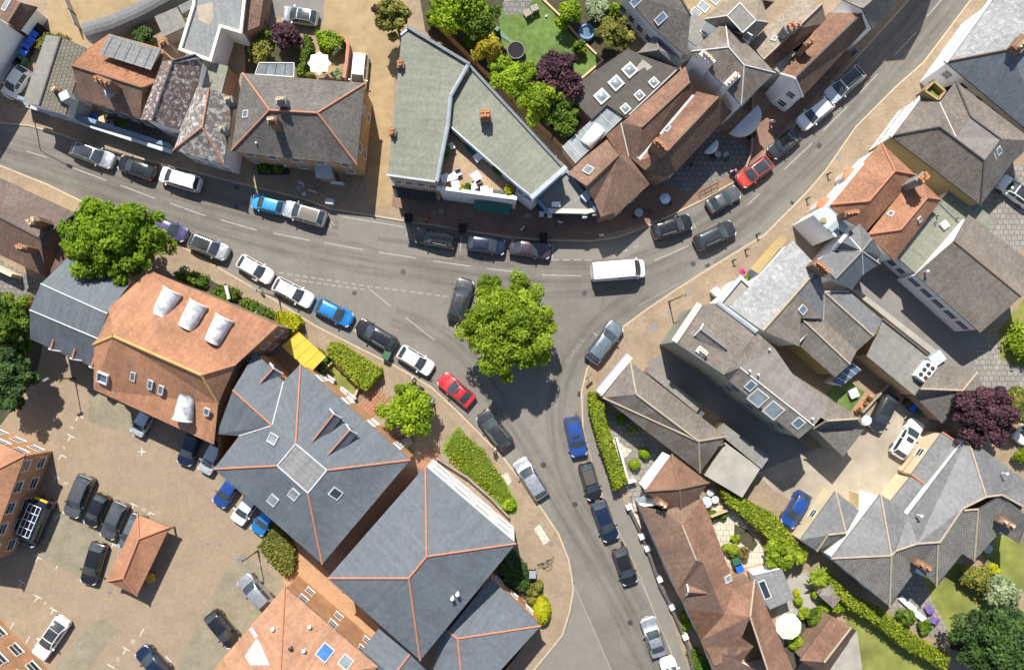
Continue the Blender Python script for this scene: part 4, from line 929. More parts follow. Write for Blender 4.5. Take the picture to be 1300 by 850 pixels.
b = bld('felt_store', 'grey felt-roofed store along the alley behind the concrete garage', 'store', 'ZG',
    'a 945 512 3.1; b 1257 747 3.1; c 1205 822 3.1; d 905 575 3.1', 'abcd', 'felt_grey', 'abcd', 'brick_tan', oh=.05)
# ---- brown terrace, south-east
b = bld('pyramid_roofed_cottage', 'cottage with brown pyramid roof between the long hipped building and the brown terrace', 'house', 'ZH',
    'a 440 320 7.8; b 387 85 5; c 637 278 5; d 455 532 5.2; e 205 337 5', 'abc acd:brown_dark ade:brown_dark aeb', 'brown_red', 'bcde', 'render_white', 'ab ac ad ae', 'ridge_brown', win='eb2 de1', f=.8)  # two slopes turned from the sun carry their shade as darker tile
b.roof.data.materials[0] = M('brown_red')
chimney(b, 325, 425, 8, 4.6, .9, .6, -35, 2, 'stack_brick', 'pot_buff')
c1 = P(*U('Gc', 640, 430), 2.6)
V0 = [P(*U('Gc', x, y), z) for x, y, z in ((440, 615, 2.9), (690, 285, 2.9), (775, 320, 3.2), (500, 690, 3.2))]
q = MB(); q.add(V0, [(0, 1, 2, 3)]); q.add([V0[0], V0[1], V0[1] - Vector((0, 0, .2)), V0[0] - Vector((0, 0, .2))], [(3, 2, 1, 0)]); q.build('porch_roof', 'white_paint', b.o)
b = bld('brown_terrace', 'brown tiled terraced house with a central cross gable and small dormer facing the street', 'house', 'ZH',
    'a 455 562 7.8; c 165 430 4.8; h 330 470 6.8; d 590 385 4.8; i 640 500 4.8; f@ZI 775 178 4.8; e@ZI 552 110 7.8; g@ZI 420 328 4.8; m@ZI 598 128 7.5; n@ZI 742 475 6.6; o@ZI 488 440 4.8; p@ZI 812 290 4.8; z@ZI 945 240 5.4; y@ZI 915 490 8.2; x@ZI 580 652 4.8; q@ZI 450 380 4.8; w@ZI 1050 900 8.2; v@ZI 1215 870 4.8; u@ZI 620 700 4.8; s@ZI 720 980 4.8',
    'ahcge:brown adife:brown_red ahd emg:brown_dark mgqo:brown_dark mon:brown_dark emf mfpn:brown_red npzyxo:brown_red nox:brown_red yzvw:brown_red yxuws:brown_dark', 'brown', 'cdifpzvsuxoqg', 'render_white', 'ae zy yw', 'ridge_buff', win='cg3 ox1 us1', f=.76, wx={'pz': 'brick_brown', 'fp': 'brick_brown'})  # shading of slopes facing off the sun is put in as darker tile
b.roof.data.materials[0] = M('brown')
skylight(b, 7, 765, 235, .7, .9, tile='ZI', pane='glass_pale')
house_dormer(b, 'dormer', (500, 322), (622, 330), 1.3, 6.6, 5.8, 'brown_red', 'black_paint', rm='ridge_brown', tile='ZI', fi=4)
b4 = part_faces(b, 'gable', 'a@ZI 830 612 7.6; b@ZI 940 690 7.2; c@ZI 618 705 5.4; d@ZI 672 822 5.2; e@ZI 810 850 5.2', 'abdc bed:brown_dark', 'brown_red')
b = bld('lead_roofed_extension', 'grey lead-roofed garden extension with one long roof light behind the brown terrace', 'extension', 'ZI',
    'a 940 215 3; b 1130 170 3; c 1215 370 3; d 1048 442 3', 'abcd', 'panel_grey', 'abcd', 'render_white', oh=.05)
skylight(b, 0, 1012, 308, .8, 2.0, ang=22, pane='glass')
q = MB()
for t in (.3, .5, .7, .87): q.tube(b.v['a'].lerp(b.v['b'], t) + Vector((0, 0, .02)), b.v['d'].lerp(b.v['c'], t) + Vector((0, 0, .02)), .03, 5)
q.build('seam', 'lead', b.o)
b = bld('tiled_garage', 'small red-brown tiled garden building between lawn and mint parasol', 'outbuilding', 'T44',
    'a 330 585 3.9; b 175 802 3.0; c 428 640 4.4; d 295 812 4.4; e 452 657 3; f 318 850 3; g 235 830 3.2; h 300 880 3', 'abdc:brown_red cdhfe:brown_dark bdh:brown_dark', 'brown_red', 'abhfec', 'brick_brown', 'cd', 'ridge_buff')
b = bld('garden_shed', 'dark brown felted garden shed beside the tree fern', 'shed', 'Ga',
    'a 375 395 2.2; b 470 350 2.2; c 575 510 2; d 490 610 2; e 335 470 2.2; f 460 470 2.5', 'abfe bcf fcd efd', 'plastic_brown', 'abcde', 'wood_grey', oh=.1)
b.roof.data.materials[0] = M('felt_taupe')
# ---- big grey house SE
b = bld('grey_gabled_villa', 'large grey tiled villa with three garden-side hipped wings and buff ridges', 'house', 'ZJ',
    'a 990 140 5; j 1085 440 8.6; k 1165 430 8.6; l 1300 505 8.4; m 1300 370 5; n 690 532 5; p 850 670 8.4; q 965 500 8.4; r 1050 497 8.4; t 550 425 5; u 300 752 5; w 605 738 8.4; x 625 714 8.4; y 738 677 8.2; z@T44 615 538 5; A@T44 752 350 5; B@T44 845 437 5; C@T44 852 232 8.2; D@T44 972 280 5; E@T44 1030 315 5; F@T44 1050 62 8.2; G@T44 1160 170 5; H@T44 1255 230 5; I@T44 1300 100 8.2; J@T44 978 68 8.2; L@T44 1165 -5 8.2',
    'ajqpyn ajklm tuw twxyn uwz:villa_tile wxyAz:villa_tile ypCA:villa_tile CBA:villa_tile CBDJ:villa_tile JFED:villa_tile FEGL:villa_tile LGHI:villa_tile FLkr:villa_tile', 'slate_grey', 'tuzABDEGHman', 'render_white', 'aj jk kl jq qp py yx xw wt wu wz CB FE IH JF', 'ridge_buff', win='uz3', f=.62)
b.roof.data.materials[0] = M('slate_grey')
chimney(b, 785, 340, 7.4, 4, 1.6, .6, -30, 2, 'stack_brick', 'pot_terra', 'T44'); chimney(b, 1195, 132, 7.4, 4, 1.6, .6, -30, 2, 'stack_brick', 'pot_buff', 'T44')
vent(b, 750, 535, 6.6, .35, .09, 'white_paint', 'ZJ'); vent(b, 1182, 322, 6.5, .35, .09, 'white_paint', 'ZJ')
b = bld('tiled_garage', 'long lean-to garage with grey tiles and white upper strip facing the white estate car', 'garage', 'ZJ',
    'a 862 113 3.4; b 945 168 4; c 776 378 4; d 706 327 3.4', 'abcd', 'slate_grey', 'abcd', 'render_cream', 'ab dc', 'ridge_terra', oh=.1, win='ad1', rows=[1.2])
b.o['label'] = 'narrow grey tiled lean-to with cream wall and terracotta end ridge near the white estate car'
b = bld('tiled_porch', 'narrow grey tiled porch with white lead strip in the middle of the villa front', 'porch', 'ZJ',
    'a 703 337 3.4; b 778 383 4; c 682 532 4; d 605 457 3.4', 'abcd', 'slate_grey', 'abcd', 'render_cream', oh=.1)
V0 = [P(*U('ZJ', x, y), 4.1) for x, y in ((775, 378), (802, 378), (690, 530), (665, 520))]; q = MB(); q.add(V0, [(0, 1, 2, 3)]); q.build('lead_flashing', 'flash_white', b.o)
b = bld('hipped_annexe', 'hipped grey annexe with cream wall behind the parked blue car', 'annexe', 'ZJ',
    'a 322 410 3.2; b 442 508 3.2; c 375 622 4.8; d 285 632 4.8; e 142 660 3.2; f 228 715 3.2; g 375 632 3.8', 'abc aedc:slate_grey edf cdfg', 'slate_grey', 'abcgfe', 'render_cream', 'ac cd df', 'ridge_buff', oh=.1, win='ae1', f=.75)
b.roof.data.materials[0] = M('slate_grey')
q = MB(); p = [P(*U('ZJ', x, y), 2.6) for x, y in ((440, 425), (525, 445), (495, 500), (440, 500))]; q.prism([(v.x, v.y) for v in p], -.05, 2.6); q.build('yard_wall', 'render_cream', b.o)
# ---- west side
b = bld('dark_brown_house', 'long dark brown hipped house with two chimneys beside the big street tree', 'house', 'ZL',
    'a 0 138 5.4; b 512 372 5.4; j 275 547 8.4; k -60 372 8.4; c 490 712 5.2; d 312 805 5.2; e -60 628 5.2; f -60 110 5.4', 'fabjk kjde:brown_dark jbcd:brown_dark', 'brown', 'fabcde', 'render_cream', 'kj jb jd', 'ridge_dark', win='de3', f=.66)
b.roof.data.materials[0] = M('brown_dark')
tiles('brown_grey', (.15, .11, .09), (.115, .085, .07), (.05, .04, .035), .25, .2, .25, (3, .66, .8, (.2, .17, .14), .4)); b.roof.data.materials[0] = M('brown_grey')
chimney(b, 222, 428, 9.6, 7, 1.1, .6, 35, 4, 'stack_brick', 'pot_buff', two=True); chimney(b, 142, 606, 9.2, 6.4, 1.0, .6, -20, 3, 'stack_brick', 'pot_terra')
b = bld('slate_mansard', 'blue-grey slate mansard roof with white ridge line partly under the big street tree', 'house', 'T21',
    'a 200 580 9.6; b 527 727 9.6; c 335 450 7.4; d 640 575 7.4; e 145 708 8.8; f 482 850 8.8; g@T31 147 38 6; h@T31 455 178 6; i@G7 690 20 6.5', 'abdc abfe efhg:slate_dark', 'slate', 'acdbfhge', 'brick_orange', '', 'ridge_dark', 'ab ef', 'flash_white')
for x, y in ((250, 72), (355, 118), (450, 160)):
    house_dormer(b, 'gablet', (x, y + 18), (x + 12, y - 30), 1.3, 6.9, 6.2, 'slate_dark', 'white_paint', rm='ridge_terra', tile='T31')
b = bld('orange_tiled_hall', 'large orange tiled brick hall with three white barrel dormers facing the street', 'hall', 'px',
    'a 190 343 8; b 354 412.5 8; c 299 463 8; d 256 476 11; e 144 426.5 11; f 119 437 8.4; g 138 391 9.2; h 277 512 8; i 271.5 564 6.4; j 119 494 6.4', 'abcdeg egf dch edhijf', 'terra', 'abchijfg', 'brick_brown', 'dc', 'ridge_terra', win='hi2 bc3', oh=.2)
q = MB()
for s in ('ed', 'ef', 'dh'):
    p, r = b.v[s[0]], b.v[s[1]]; q.tube(p + Vector((0, 0, .02)), r + Vector((0, 0, .02)), .15, 8, cap=False)
q.build('ridge_tiles', 'ridge_yellow', b.o)
for A in ((214, 368.5), (247.5, 384.5), (281, 403)): barrel(b, A, (A[0] - 16.5, A[1] + 31), 10.5, .95, fi=0)
barrel(b, (227, 533), (234, 501), 9.2, .95, fi=3)
skylight(b, 3, 515, 222, 1.15, 1.2, tile='T31', lift=.5)
for x, y, w, h in ((653, 222, .55, 1.1), (738, 262, .55, 1.1), (790, 288, .55, 1.1), (1015, 395, .6, .9)): skylight(b, 3, x, y, w, h, tile='T31')
b = bld('slate_office', 'slate hipped building with a square grey flat top, twin street dormers and terracotta hips', 'office', 'px',
    'n 381.5 462 6.2; e 520.7 583.5 6.2; s 409 715.5 6.2; w 271.5 595 6.2; a 375.5 563 9.8; b 415 596.5 9.8; c 391 625.5 9.8; d 352 591 9.8; p 345.5 540 8.6; q 295.5 495 8.6; r 324 446.5 6.2; t 360 484 6.2; u 303.5 553 6.6; v 275 551 6.2; y 333 458 6.2',
    'abcd:panel_grey wdapu antp neba ebcs:slate_dark swdc:slate_dark qrtp qpuv:slate_dark', 'slate', 'neswvrt', 'brick_orange', 'an be cs dw pq', 'ridge_terra', 'ab bc cd da pt pu', 'flash_white', win='ne4 es4', f=.72)
house_dormer(b, 'dormer', (1030, 452), (885, 637), 1.55, 8.6, 7.8, 'slate_dark', 'white_paint', tile='ZN', fi=3); house_dormer(b, 'dormer', (1138, 560), (990, 727), 1.55, 8.6, 7.8, 'slate_dark', 'white_paint', tile='ZN', fi=3)
house_dormer(b, 'gablet', (622, 145), (530, 248), 1.7, 7.6, 6.7, 'slate', 'white_paint', tile='ZN', fi=6)
skylight(b, 1, 628, 622, 1.0, 1.1, tile='ZN', pane='glass_pale', lift=.3)
for x, y, p_ in ((205, 800, 'glass_pale'), (103, 828, 'glass_pale'), (410, 795, 'glass')): skylight(b, 5 if x < 300 else 4, x, y, 1.0, 1.2, tile='T32', pane=p_)
b = bld('slate_hipped_house', 'large plain slate hipped building with terracotta hips and white bay-windowed street wall', 'office', 'px',
    'n 540 591.5 8.2; e 655 689.5 8.2; s 533.5 837.5 8.2; w 415.5 733.5 8.2; j 541.5 706 12; k 519 733.5 12', 'wnjk nej eskj:slate_dark swk:slate_dark', 'slate', 'nesw', 'render_white', 'wk nj ej sk jk', 'ridge_terra', win='ne4', wsz=(1.8, 1.6), f=.68, rows=[1.2, 4.4], oh=.1)
b.roof.data.materials[0] = M('slate')
for x, y in ((985, 490), (1010, 470)):
    c = onroof(b, 2, *U('T42', x, y)); q = MB(); q.tube(c, c + Vector((0, 0, .7)), .13, 10); q.lathe((c.x, c.y, c.z + .7), [(.2, 0), (.2, .1), (.1, .16)], 10); q.build('flue', 'white_paint', b.o)
b = bld('slate_rear_wing', 'lower slate hipped building with brick front by the rounded yellow bush', 'house', 'px',
    'n 623 733 4.6; e 686.6 794 4.6; a 581 810 7; w 568.5 801 6.8; s 600 915 4.6; d 590 900 7; v 545 880 4.6; u 560 786 5.2', 'wnea easd wadvu', 'slate', 'nesvu', 'brick_orange', 'wa ae ad', 'ridge_terra', win='ne3', f=.75)
b.roof.data.materials[0] = M('slate')
b = bld('slate_link_roof', 'slate roof tucked under the eaves between orange tiled building and large plain slate building', 'house', 'T42',
    'a 540 752 5; b 625 640 5; c 870 852 5.2; d 778 770 6.2; e 690 880 6.4; f 600 860 5', 'abdef dce', 'slate', '', 'brick_orange', 'de', 'ridge_terra')
b.roof.data.materials[0] = M('slate')
b = bld('orange_tiled_office', 'brick building with pale orange tiled hipped roof, blue roof light and grey repaired patch', 'office', 'ZO',
    'n 380 340 5.6; e 1010 880 5.6; w -130 930 5.6; a 345 1000 9.8; s 400 1560 5.6', 'nea nwa esa wsa', 'terra_pale', 'nesw', 'brick_orange', 'na', 'ridge_terra', win='ne3')
b.roof.data.materials[0] = M('terra_pale')
skylight(b, 0, 650, 785, 1.35, 1.5, pane='glass_blue'); skylight(b, 0, 790, 850, 1.2, 1.2, pane='glass_pale')
c = [onroof(b, 1, *U('ZO', x, y)) + b.n[1] * .03 for x, y in ((110, 810), (190, 690), (215, 720), (280, 870), (150, 870))]; q = MB(); q.add(c, [(4, 3, 2, 1, 0)] if newell(c).z < 0 else [(0, 1, 2, 3, 4)]); q.build('roof_patch', 'lead_pale', b.o)
c = [onroof(b, 1, *U('ZO', x, y)) + b.n[1] * .03 for x, y in ((140, 625), (165, 615), (200, 675), (180, 690))]; q = MB(); q.add(c, [(3, 2, 1, 0)] if newell(c).z < 0 else [(0, 1, 2, 3)]); q.build('roof_patch', 'lead_pale', b.o)
for x, y, m in ((305, 620, 'white_paint'), (553, 605, 'white_paint'), (425, 750, 'black_paint'), (515, 765, 'white_paint')):
    px, py = U('ZO', x, y); c = onroof(b, 1 if x < 350 else 0, px, py); q = MB(); q.tube(c - Vector((0, 0, .3)), c + Vector((0, 0, .4)), .13, 8); q.lathe((c.x, c.y, c.z + .4), [(.2, 0), (.2, .08), (.08, .14)], 8); q.build('vent_pipe', m, b.o)
b = bld('brick_car_park_block', 'tall orange brick block with tiled roof and two rows of windows overlooking the car park', 'flats', 'px',
    'a 32.5 577 5.6; b -70 530 5.6; c -20 720 5.6; d -90 640 9; e -150 700 6', 'abd acd', 'terra', 'bace', 'brick_orange', 'ad', 'ridge_terra', win='ab4 ac5', wsz=(1.3, 1.2), oh=.3)
b = bld('brick_flats', 'sunlit orange brick block with white sash windows at the corner by the parked white car', 'flats', 'px',
    'a -70 775 6.5; b 0 784 6.5 g; c 64 851 6.5 g; d -20 930 6.5 g; e -70 880 9', 'bce cde dbe', 'terra', 'bcd', 'brick_orange', win='bc3', wsz=(1.4, 1.3), oh=0)
# car-park shelter
b = bld('tiled_shelter', 'open-sided timber shelter with small terracotta hipped roof in the middle of the car park', 'shelter', 'T41',
    'n 675 88 2.5; e 832 150 2.5; s 672 486 2.5; w 525 415 2.5; j 680 208 4; k 603 400 4', 'wnjk nej eskj swk', 'terra', '', 'brick_orange', 'nj ej jk wk sk', 'ridge_terra')
for k in 'nesw':
    c = b.v[k].lerp((b.v['j'] + b.v['k']) / 2, .14); q = MB(); q.box((c.x, c.y, .1), .18, .18, 2.5, .5); q.build('post', 'wood_fence', b.o)
# yellow canopy
V0 = [P(*U('T32', x, y), z) for x, y, z in ((145, 75, 3.0), (230, 5, 3.0), (362, 125, 2.8), (285, 203, 2.8))]
cc = sum(V0, Vector()) / 4; cc.z = 0
o = empty('entrance_canopy', cc, 'bright yellow sheet canopy over the entrance beside the orange tiled hall', 'canopy')
q = MB(); q.add(V0 + [v - Vector((0, 0, .08)) for v in V0], [(3, 2, 1, 0), (4, 5, 6, 7), (0, 1, 5, 4), (1, 2, 6, 5), (2, 3, 7, 6), (3, 0, 4, 7)]); q.build('roof', 'plastic_yellow', o)
q = MB()
for t in (0, .25, .5, .75, 1): q.tube(V0[0].lerp(V0[3], t) + Vector((0, 0, .03)), V0[1].lerp(V0[2], t) + Vector((0, 0, .03)), .035, 5)
q.build('rib', 'plastic_yellow', o)
for v in V0: q = MB(); c = v.lerp(Vector((cc.x, cc.y, v.z)), .1); q.tube((c.x, c.y, .05), (c.x, c.y, v.z - .09), .06, 8); q.build('post', 'grey_metal', o)
# ---- ground
def big(name, m, z, s):
    o = mesh(name, [(-s, -s, z), (s, -s, z), (s, s, z), (-s, s, z)], [(0, 1, 2, 3)], m); tag(o, kind='structure'); return o
big('ground', 'earth', -.12, 1500)
NK = [(-60, 143), (0, 157), (36, 160), (71, 170), (110, 183), (150, 196), (215, 211), (300, 233), (380, 252), (423, 267), (445, 270), (511, 281), (575, 291), (650, 303), (698, 306), (751, 307), (785, 302), (815, 291), (847, 277), (890, 256), (932, 232), (970, 201), (1010, 160), (1050, 115), (1091, 71), (1151, 5), (1240, -95)]
EK = [(1330, -120), (1231, 0), (1198, 44), (1172, 78), (1135, 111), (1086, 160), (1048, 215), (1023, 244), (970, 297), (919, 328), (860, 365), (820, 392), (790, 414), (762, 440), (744, 468), (737, 498), (739, 540), (751, 586), (765, 630), (786, 677), (813, 733), (831, 780), (847, 816), (880, 910)]
WK = [(620, 905), (679, 850), (704, 820), (715, 806), (724, 777), (729, 749), (727, 733), (723, 710), (710, 677), (690, 647), (660, 606), (640, 580), (610, 550), (580, 520), (548, 490), (500, 462), (455, 440), (400, 412), (350, 380), (292, 347), (242, 318), (215, 303), (160, 281), (105, 255), (60, 233), (0, 209), (-60, 187)]
sheet('road', [(-75, 120), (1400, -150), (1400, 100), (900, 960), (580, 960), (-75, 260)], 0, 'asphalt', thick=.05)
sheet('pavement', NK + [(1240, -130), (-60, -130)], .1, 'paving', thick=.2)
sheet('pavement', EK + [(1420, 910), (1420, -120)], .1, 'paving', thick=.2)
sheet('pavement', WK + [(-60, 980), (620, 980)], .1, 'paving', thick=.2)
def strip(name, line, w, z, m, side=0):
    g = [P(x, y, z) for x, y in line]; V = []; F = []
    for i, p in enumerate(g):
        e = (g[min(i + 1, len(g) - 1)] - g[max(i - 1, 0)]); e.z = 0; e.normalize(); s = Vector((-e.y, e.x, 0))
        V += [p + s * (w / 2 + side), p - s * (w / 2 - side)]
    F = [(2 * i, 2 * i + 1, 2 * i + 3, 2 * i + 2) for i in range(len(g) - 1)]
    return mesh(name, V, F, m)
for k, sd in ((NK, .09), (EK, .09), (WK, .09)): tag(strip('kerb', k, .17, .105, 'kerb', sd), kind='structure')
# asphalt variety
for i, pg in enumerate([[(727, 739), (776, 850), (790, 905), (640, 905), (681, 850), (716, 806), (728, 770)]]): sheet('driveway', pg, .006, 'asphalt_pale', thick=.004)
for pg in ([(430, 273), (512, 285), (576, 296), (575, 330), (500, 322), (430, 300)], [(700, 309), (750, 310), (786, 306), (846, 281), (850, 300), (790, 328), (700, 330)], [(880, 345), (960, 290), (1000, 252), (1010, 262), (965, 305), (880, 360)]): sheet('road_patch', pg, .005, 'asphalt_pale', thick=.004)
for pg in ([(764, 372), (769, 373), (764, 406), (760, 405)], [(1085, 166), (1100, 152), (1118, 172), (1100, 190)], [(905, 330), (940, 310), (944, 317), (909, 338)], [(480, 300), (540, 308), (539, 314), (479, 306)], [(240, 238), (280, 249), (278, 256), (238, 245)], [(668, 700), (672, 699), (700, 790), (696, 792)]): sheet('road_patch', pg, .007, 'asphalt_patch', thick=.004)
for pg in ([(742, 600), (752, 598), (800, 740), (790, 745)], [(705, 610), (716, 607), (790, 840), (778, 845)], [(120, 222), (124, 220), (300, 272), (298, 276)], [(1000, 230), (1006, 236), (1110, 118), (1104, 112)]): pass
dash_cov = [(742, 372, .3), (611, 330, .3), (690, 590, .32), (512, 345, .3), (880, 335, .3), (1040, 185, .3), (300, 262, .3), (730, 640, .3), (800, 790, .3), (450, 372, .28)]
for x, y, r in dash_cov:
    c = P(x, y, .0); q = MB(); q.lathe((c.x, c.y, .0), [(r, 0), (r, .012), (r * .86, .012), (r * .84, .008)], 18); tag(q.build('manhole_cover', 'dark_metal'), kind='structure')
for x, y, a in ((1112, 142, -40), (898, 337, 28), (727, 741, 80), (745, 296, 0), (1006, 258, -40), (140, 273, -22), (546, 482, -40), (300, 238, -15), (790, 690, -65), (735, 500, 85)):
    c = P(x, y, 0); q = MB(); q.box((c.x, c.y, 0), .55, .32, .014, math.radians(a)); tag(q.build('road_drain', 'black_paint'), kind='structure')
for x, y, s_, a in ((380, 238, .6, 0), (670, 274, .7, 0), (700, 690, .5, -60), (620, 585, .5, -40), (475, 478, .5, -30), (830, 415, .9, 30), (925, 372, .5, 30), (850, 395, .5, 30), (275, 345, .5, -25), (1065, 200, .6, -40), (560, 268, .5, 0), (180, 720, .5, 0), (140, 752, .4, 0), (264, 690, .4, 0)):
    c = P(x, y, .1); q = MB(); q.box((c.x, c.y, .1), s_, s_ * .7, .022, math.radians(a)); tag(q.build('access_cover', 'grey_metal'), kind='structure')
# east pavement of the south road is grey
sheet('footway', [(742, 500), (753, 500), (764, 560), (778, 610), (805, 660), (845, 760), (862, 815), (895, 905), (882, 905), (848, 816), (832, 780), (814, 733), (787, 677), (766, 630), (752, 586), (741, 545)], .104, 'asphalt_pale', thick=.004)
sheet('yard', [(845, 446), (1052, 585), (1090, 590), (1075, 655), (1010, 600), (975, 620), (935, 545), (820, 460)], .104, 'asphalt_dark', thick=.004)
sheet('yard', [(1085, 335), (1140, 345), (1240, 425), (1262, 430), (1245, 480), (1215, 475), (1060, 385)], .104, 'asphalt_dark', thick=.004)
sheet('yard', [(1262, 220), (1330, 200), (1330, 300), (1270, 330), (1225, 270)], .104, 'slabs', thick=.004)
sheet('yard', [(1240, 440), (1330, 380), (1330, 520), (1230, 500)], .104, 'slabs', thick=.004)
sheet('yard', [(1060, 560), (1150, 490), (1200, 560), (1120, 660), (1060, 660), (985, 625), (960, 600), (1035, 570)], .106, 'sand_yard', thick=.004)
sheet('lane', [(430, -20), (520, -20), (500, 100), (498, 262), (465, 262), (468, 110), (430, 60), (400, 25)], .104, 'sand', thick=.004)
sheet('sandy_plot', [(60, -20), (260, -40), (200, 30), (110, 55), (95, 80), (60, 60)], .104, 'sand', thick=.004)
sheet('forecourt', [(345, -20), (411, -20), (411, 26), (400, 32), (345, 18)], .104, 'asphalt_dark', thick=.004)
sheet('paved_forecourt', [(498, 262), (575, 290), (690, 303), (750, 304), (845, 275), (935, 228), (1005, 155), (1085, 68), (1060, 60), (960, 150), (830, 200), (740, 250), (560, 240), (500, 235)], .104, 'paving_red', thick=.004)
sheet('courtyard', [(848, 205), (905, 165), (952, 190), (945, 213), (875, 245), (838, 232)], .108, 'slabs_dark', thick=.004)
sheet('car_park', [(35, 470), (72, 440), (130, 480), (270, 560), (285, 600), (350, 690), (385, 735), (290, 860), (270, 960), (-60, 960), (-60, 520)], .104, 'carpark', thick=.004)
for pg in ([(82, 640), (105, 625), (160, 650), (128, 722), (126, 745), (50, 706)], [(287, 724), (308, 702), (360, 740), (345, 772), (270, 850), (225, 850), (228, 835)], [(113, 490), (172, 520), (168, 552), (112, 535)], [(112, 795), (130, 785), (150, 800), (112, 850), (66, 850)]): sheet('parking_bay', pg, .108, 'bay', thick=.004)
sheet('path', [(352, 700), (372, 683), (412, 722), (485, 800), (460, 850), (440, 840), (400, 780), (360, 740)], .108, 'path_orange', thick=.004)
sheet('path', [(400, 720), (490, 600), (540, 590), (440, 740)], .106, 'paving_red', thick=.004)
sheet('steps', [(452, 520), (477, 491), (494, 506), (467, 536)], .112, 'steps_red', thick=.004, steps=True)
sheet('steps', [(528, 588), (546, 565), (560, 578), (540, 602)], .112, 'steps_red', thick=.004, steps=True)
for pg in ([(678, 671), (685, 665), (698, 686), (690, 691)], [(637, 603), (644, 599), (650, 610), (645, 616)]): sheet('paving_slab', pg, .108, 'slabs_pale', thick=.004)
# gardens
g8 = lambda ox, oy, s: [(ox + float(a) / 8.5, oy + float(c) / 8.5) for a, c in zip(s.split()[::2], s.split()[1::2])]
sheet('lawn', g8(620, 0, '100 100 380 60 500 -200 575 0 700 120 760 270 960 430 1235 655 1000 860 480 720 150 480'), .108, 'lawn_green', thick=.004)
sheet('patio', g8(620, 0, '150 30 520 -60 380 150 180 160'), .112, 'slabs_dark', thick=.004)
sheet('soil_bed', [(690, -20), (800, -20), (800, 60), (765, 80), (702, 40)], .106, 'soil', thick=.004)
sheet('soil_bed', [(530, -20), (640, -20), (640, 60), (740, 150), (725, 180), (640, 120), (540, 40)], .105, 'soil', thick=.004)
sheet('verge', g8(540, 560, '195 20 330 -130 360 -160 400 -130 480 0 590 80 750 290 905 500 1000 680 985 780 890 780 700 620 500 430 370 310 270 200 180 120'), .112, 'lawn_bright', thick=.004)
sheet('soil_bed', g8(540, 560, '1000 0 1001 0 1002 1') if False else [(220, 345), (262, 352), (345, 400), (352, 412), (330, 405), (230, 352)], .106, 'soil', thick=.004)
sheet('soil_bed', [(700, 700), (700, 701), (701, 701)], .106, 'soil', thick=.004) if False else None
sheet('soil_bed', [(635, 720), (655, 705), (690, 745), (690, 775), (640, 745)], .106, 'soil', thick=.004)
sheet('patio', [(756, 520), (800, 530), (850, 585), (830, 625), (800, 640), (775, 560)], .106, 'slabs', thick=.004)
sheet('patio', [(768, 567), (775, 555), (802, 572), (790, 584), (796, 600), (782, 600)], .11, 'slabs_pale', thick=.004)
sheet('patio', [(905, 640), (930, 645), (965, 690), (975, 715), (940, 730), (900, 700)], .106, 'slabs_pale', thick=.004)
sheet('soil_bed', [(932, 665), (950, 672), (962, 690), (955, 700), (932, 682)], .11, 'soil', thick=.004)
sheet('path', [(925, 725), (975, 712), (985, 722), (960, 735), (930, 745)], .11, 'path_orange', thick=.004)
sheet('gravel_path', [(1000, 735), (1025, 725), (1050, 760), (1040, 790), (1010, 850), (980, 850), (985, 780)], .106, 'concrete', thick=.004)
sheet('soil_bed', [(1000, 785), (1040, 768), (1050, 800), (1010, 850), (990, 850)], .11, 'soil', thick=.004)
sheet('lawn', [(1066, 768), (1100, 775), (1190, 850), (1210, 880), (1060, 880), (1085, 815)], .108, 'lawn_olive', thick=.004)
sheet('gravel', [(1060, 830), (1088, 800), (1095, 850), (1050, 870)], .112, 'concrete', thick=.004)
sheet('lawn', [(1130, 760), (1175, 715), (1225, 715), (1260, 780), (1215, 812), (1170, 775)], .108, 'lawn_olive', thick=.004)
sheet('lawn', [(1235, 680), (1330, 650), (1330, 760), (1270, 745)], .108, 'lawn_olive', thick=.004)
sheet('patio', [(1120, 765), (1165, 715), (1182, 760), (1205, 800), (1190, 812), (1150, 790)], .112, 'slabs', thick=.004)
sheet('lawn', [(1268, 420), (1300, 380), (1330, 380), (1330, 480), (1270, 455)], .11, 'lawn_olive', thick=.004)
sheet('lawn', [(1047, 500), (1072, 480), (1098, 497), (1080, 522)], .11, 'lawn_green', thick=.004)
sheet('front_garden', [(98, 150), (115, 138), (200, 160), (225, 185), (215, 195)], .106, 'slabs_dark', thick=.004)
sheet('lawn', [(140, 150), (165, 152), (160, 168), (142, 160)], .11, 'lawn_green', thick=.004)
sheet('patio', [(405, 45), (432, 50), (440, 90), (395, 98)], .108, 'sand', thick=.004)
sheet('soil_bed', [(310, 45), (380, 60), (385, 95), (312, 95)], .106, 'soil', thick=.004)
sheet('front_garden', [(325, 205), (370, 208), (368, 222), (328, 222)], .106, 'soil', thick=.004)
sheet('rear_yard', [(0, 330), (75, 370), (60, 395), (0, 370)], .106, 'slabs_dark', thick=.004)
sheet('soil_bed', [(-60, 370), (0, 365), (60, 410), (45, 480), (0, 540), (-60, 540)], .105, 'soil', thick=.004)
sheet('decking', [(398, 500), (432, 470), (470, 500), (440, 520)], .11, 'wood_deck', thick=.004)
sheet('planted_bed', [(405, 478), (425, 460), (452, 490), (445, 512)], .114, 'lawn_olive', thick=.004)
sheet('entrance_paving', [(345, 440), (372, 420), (405, 455), (390, 480)], .108, 'slabs', thick=.004)
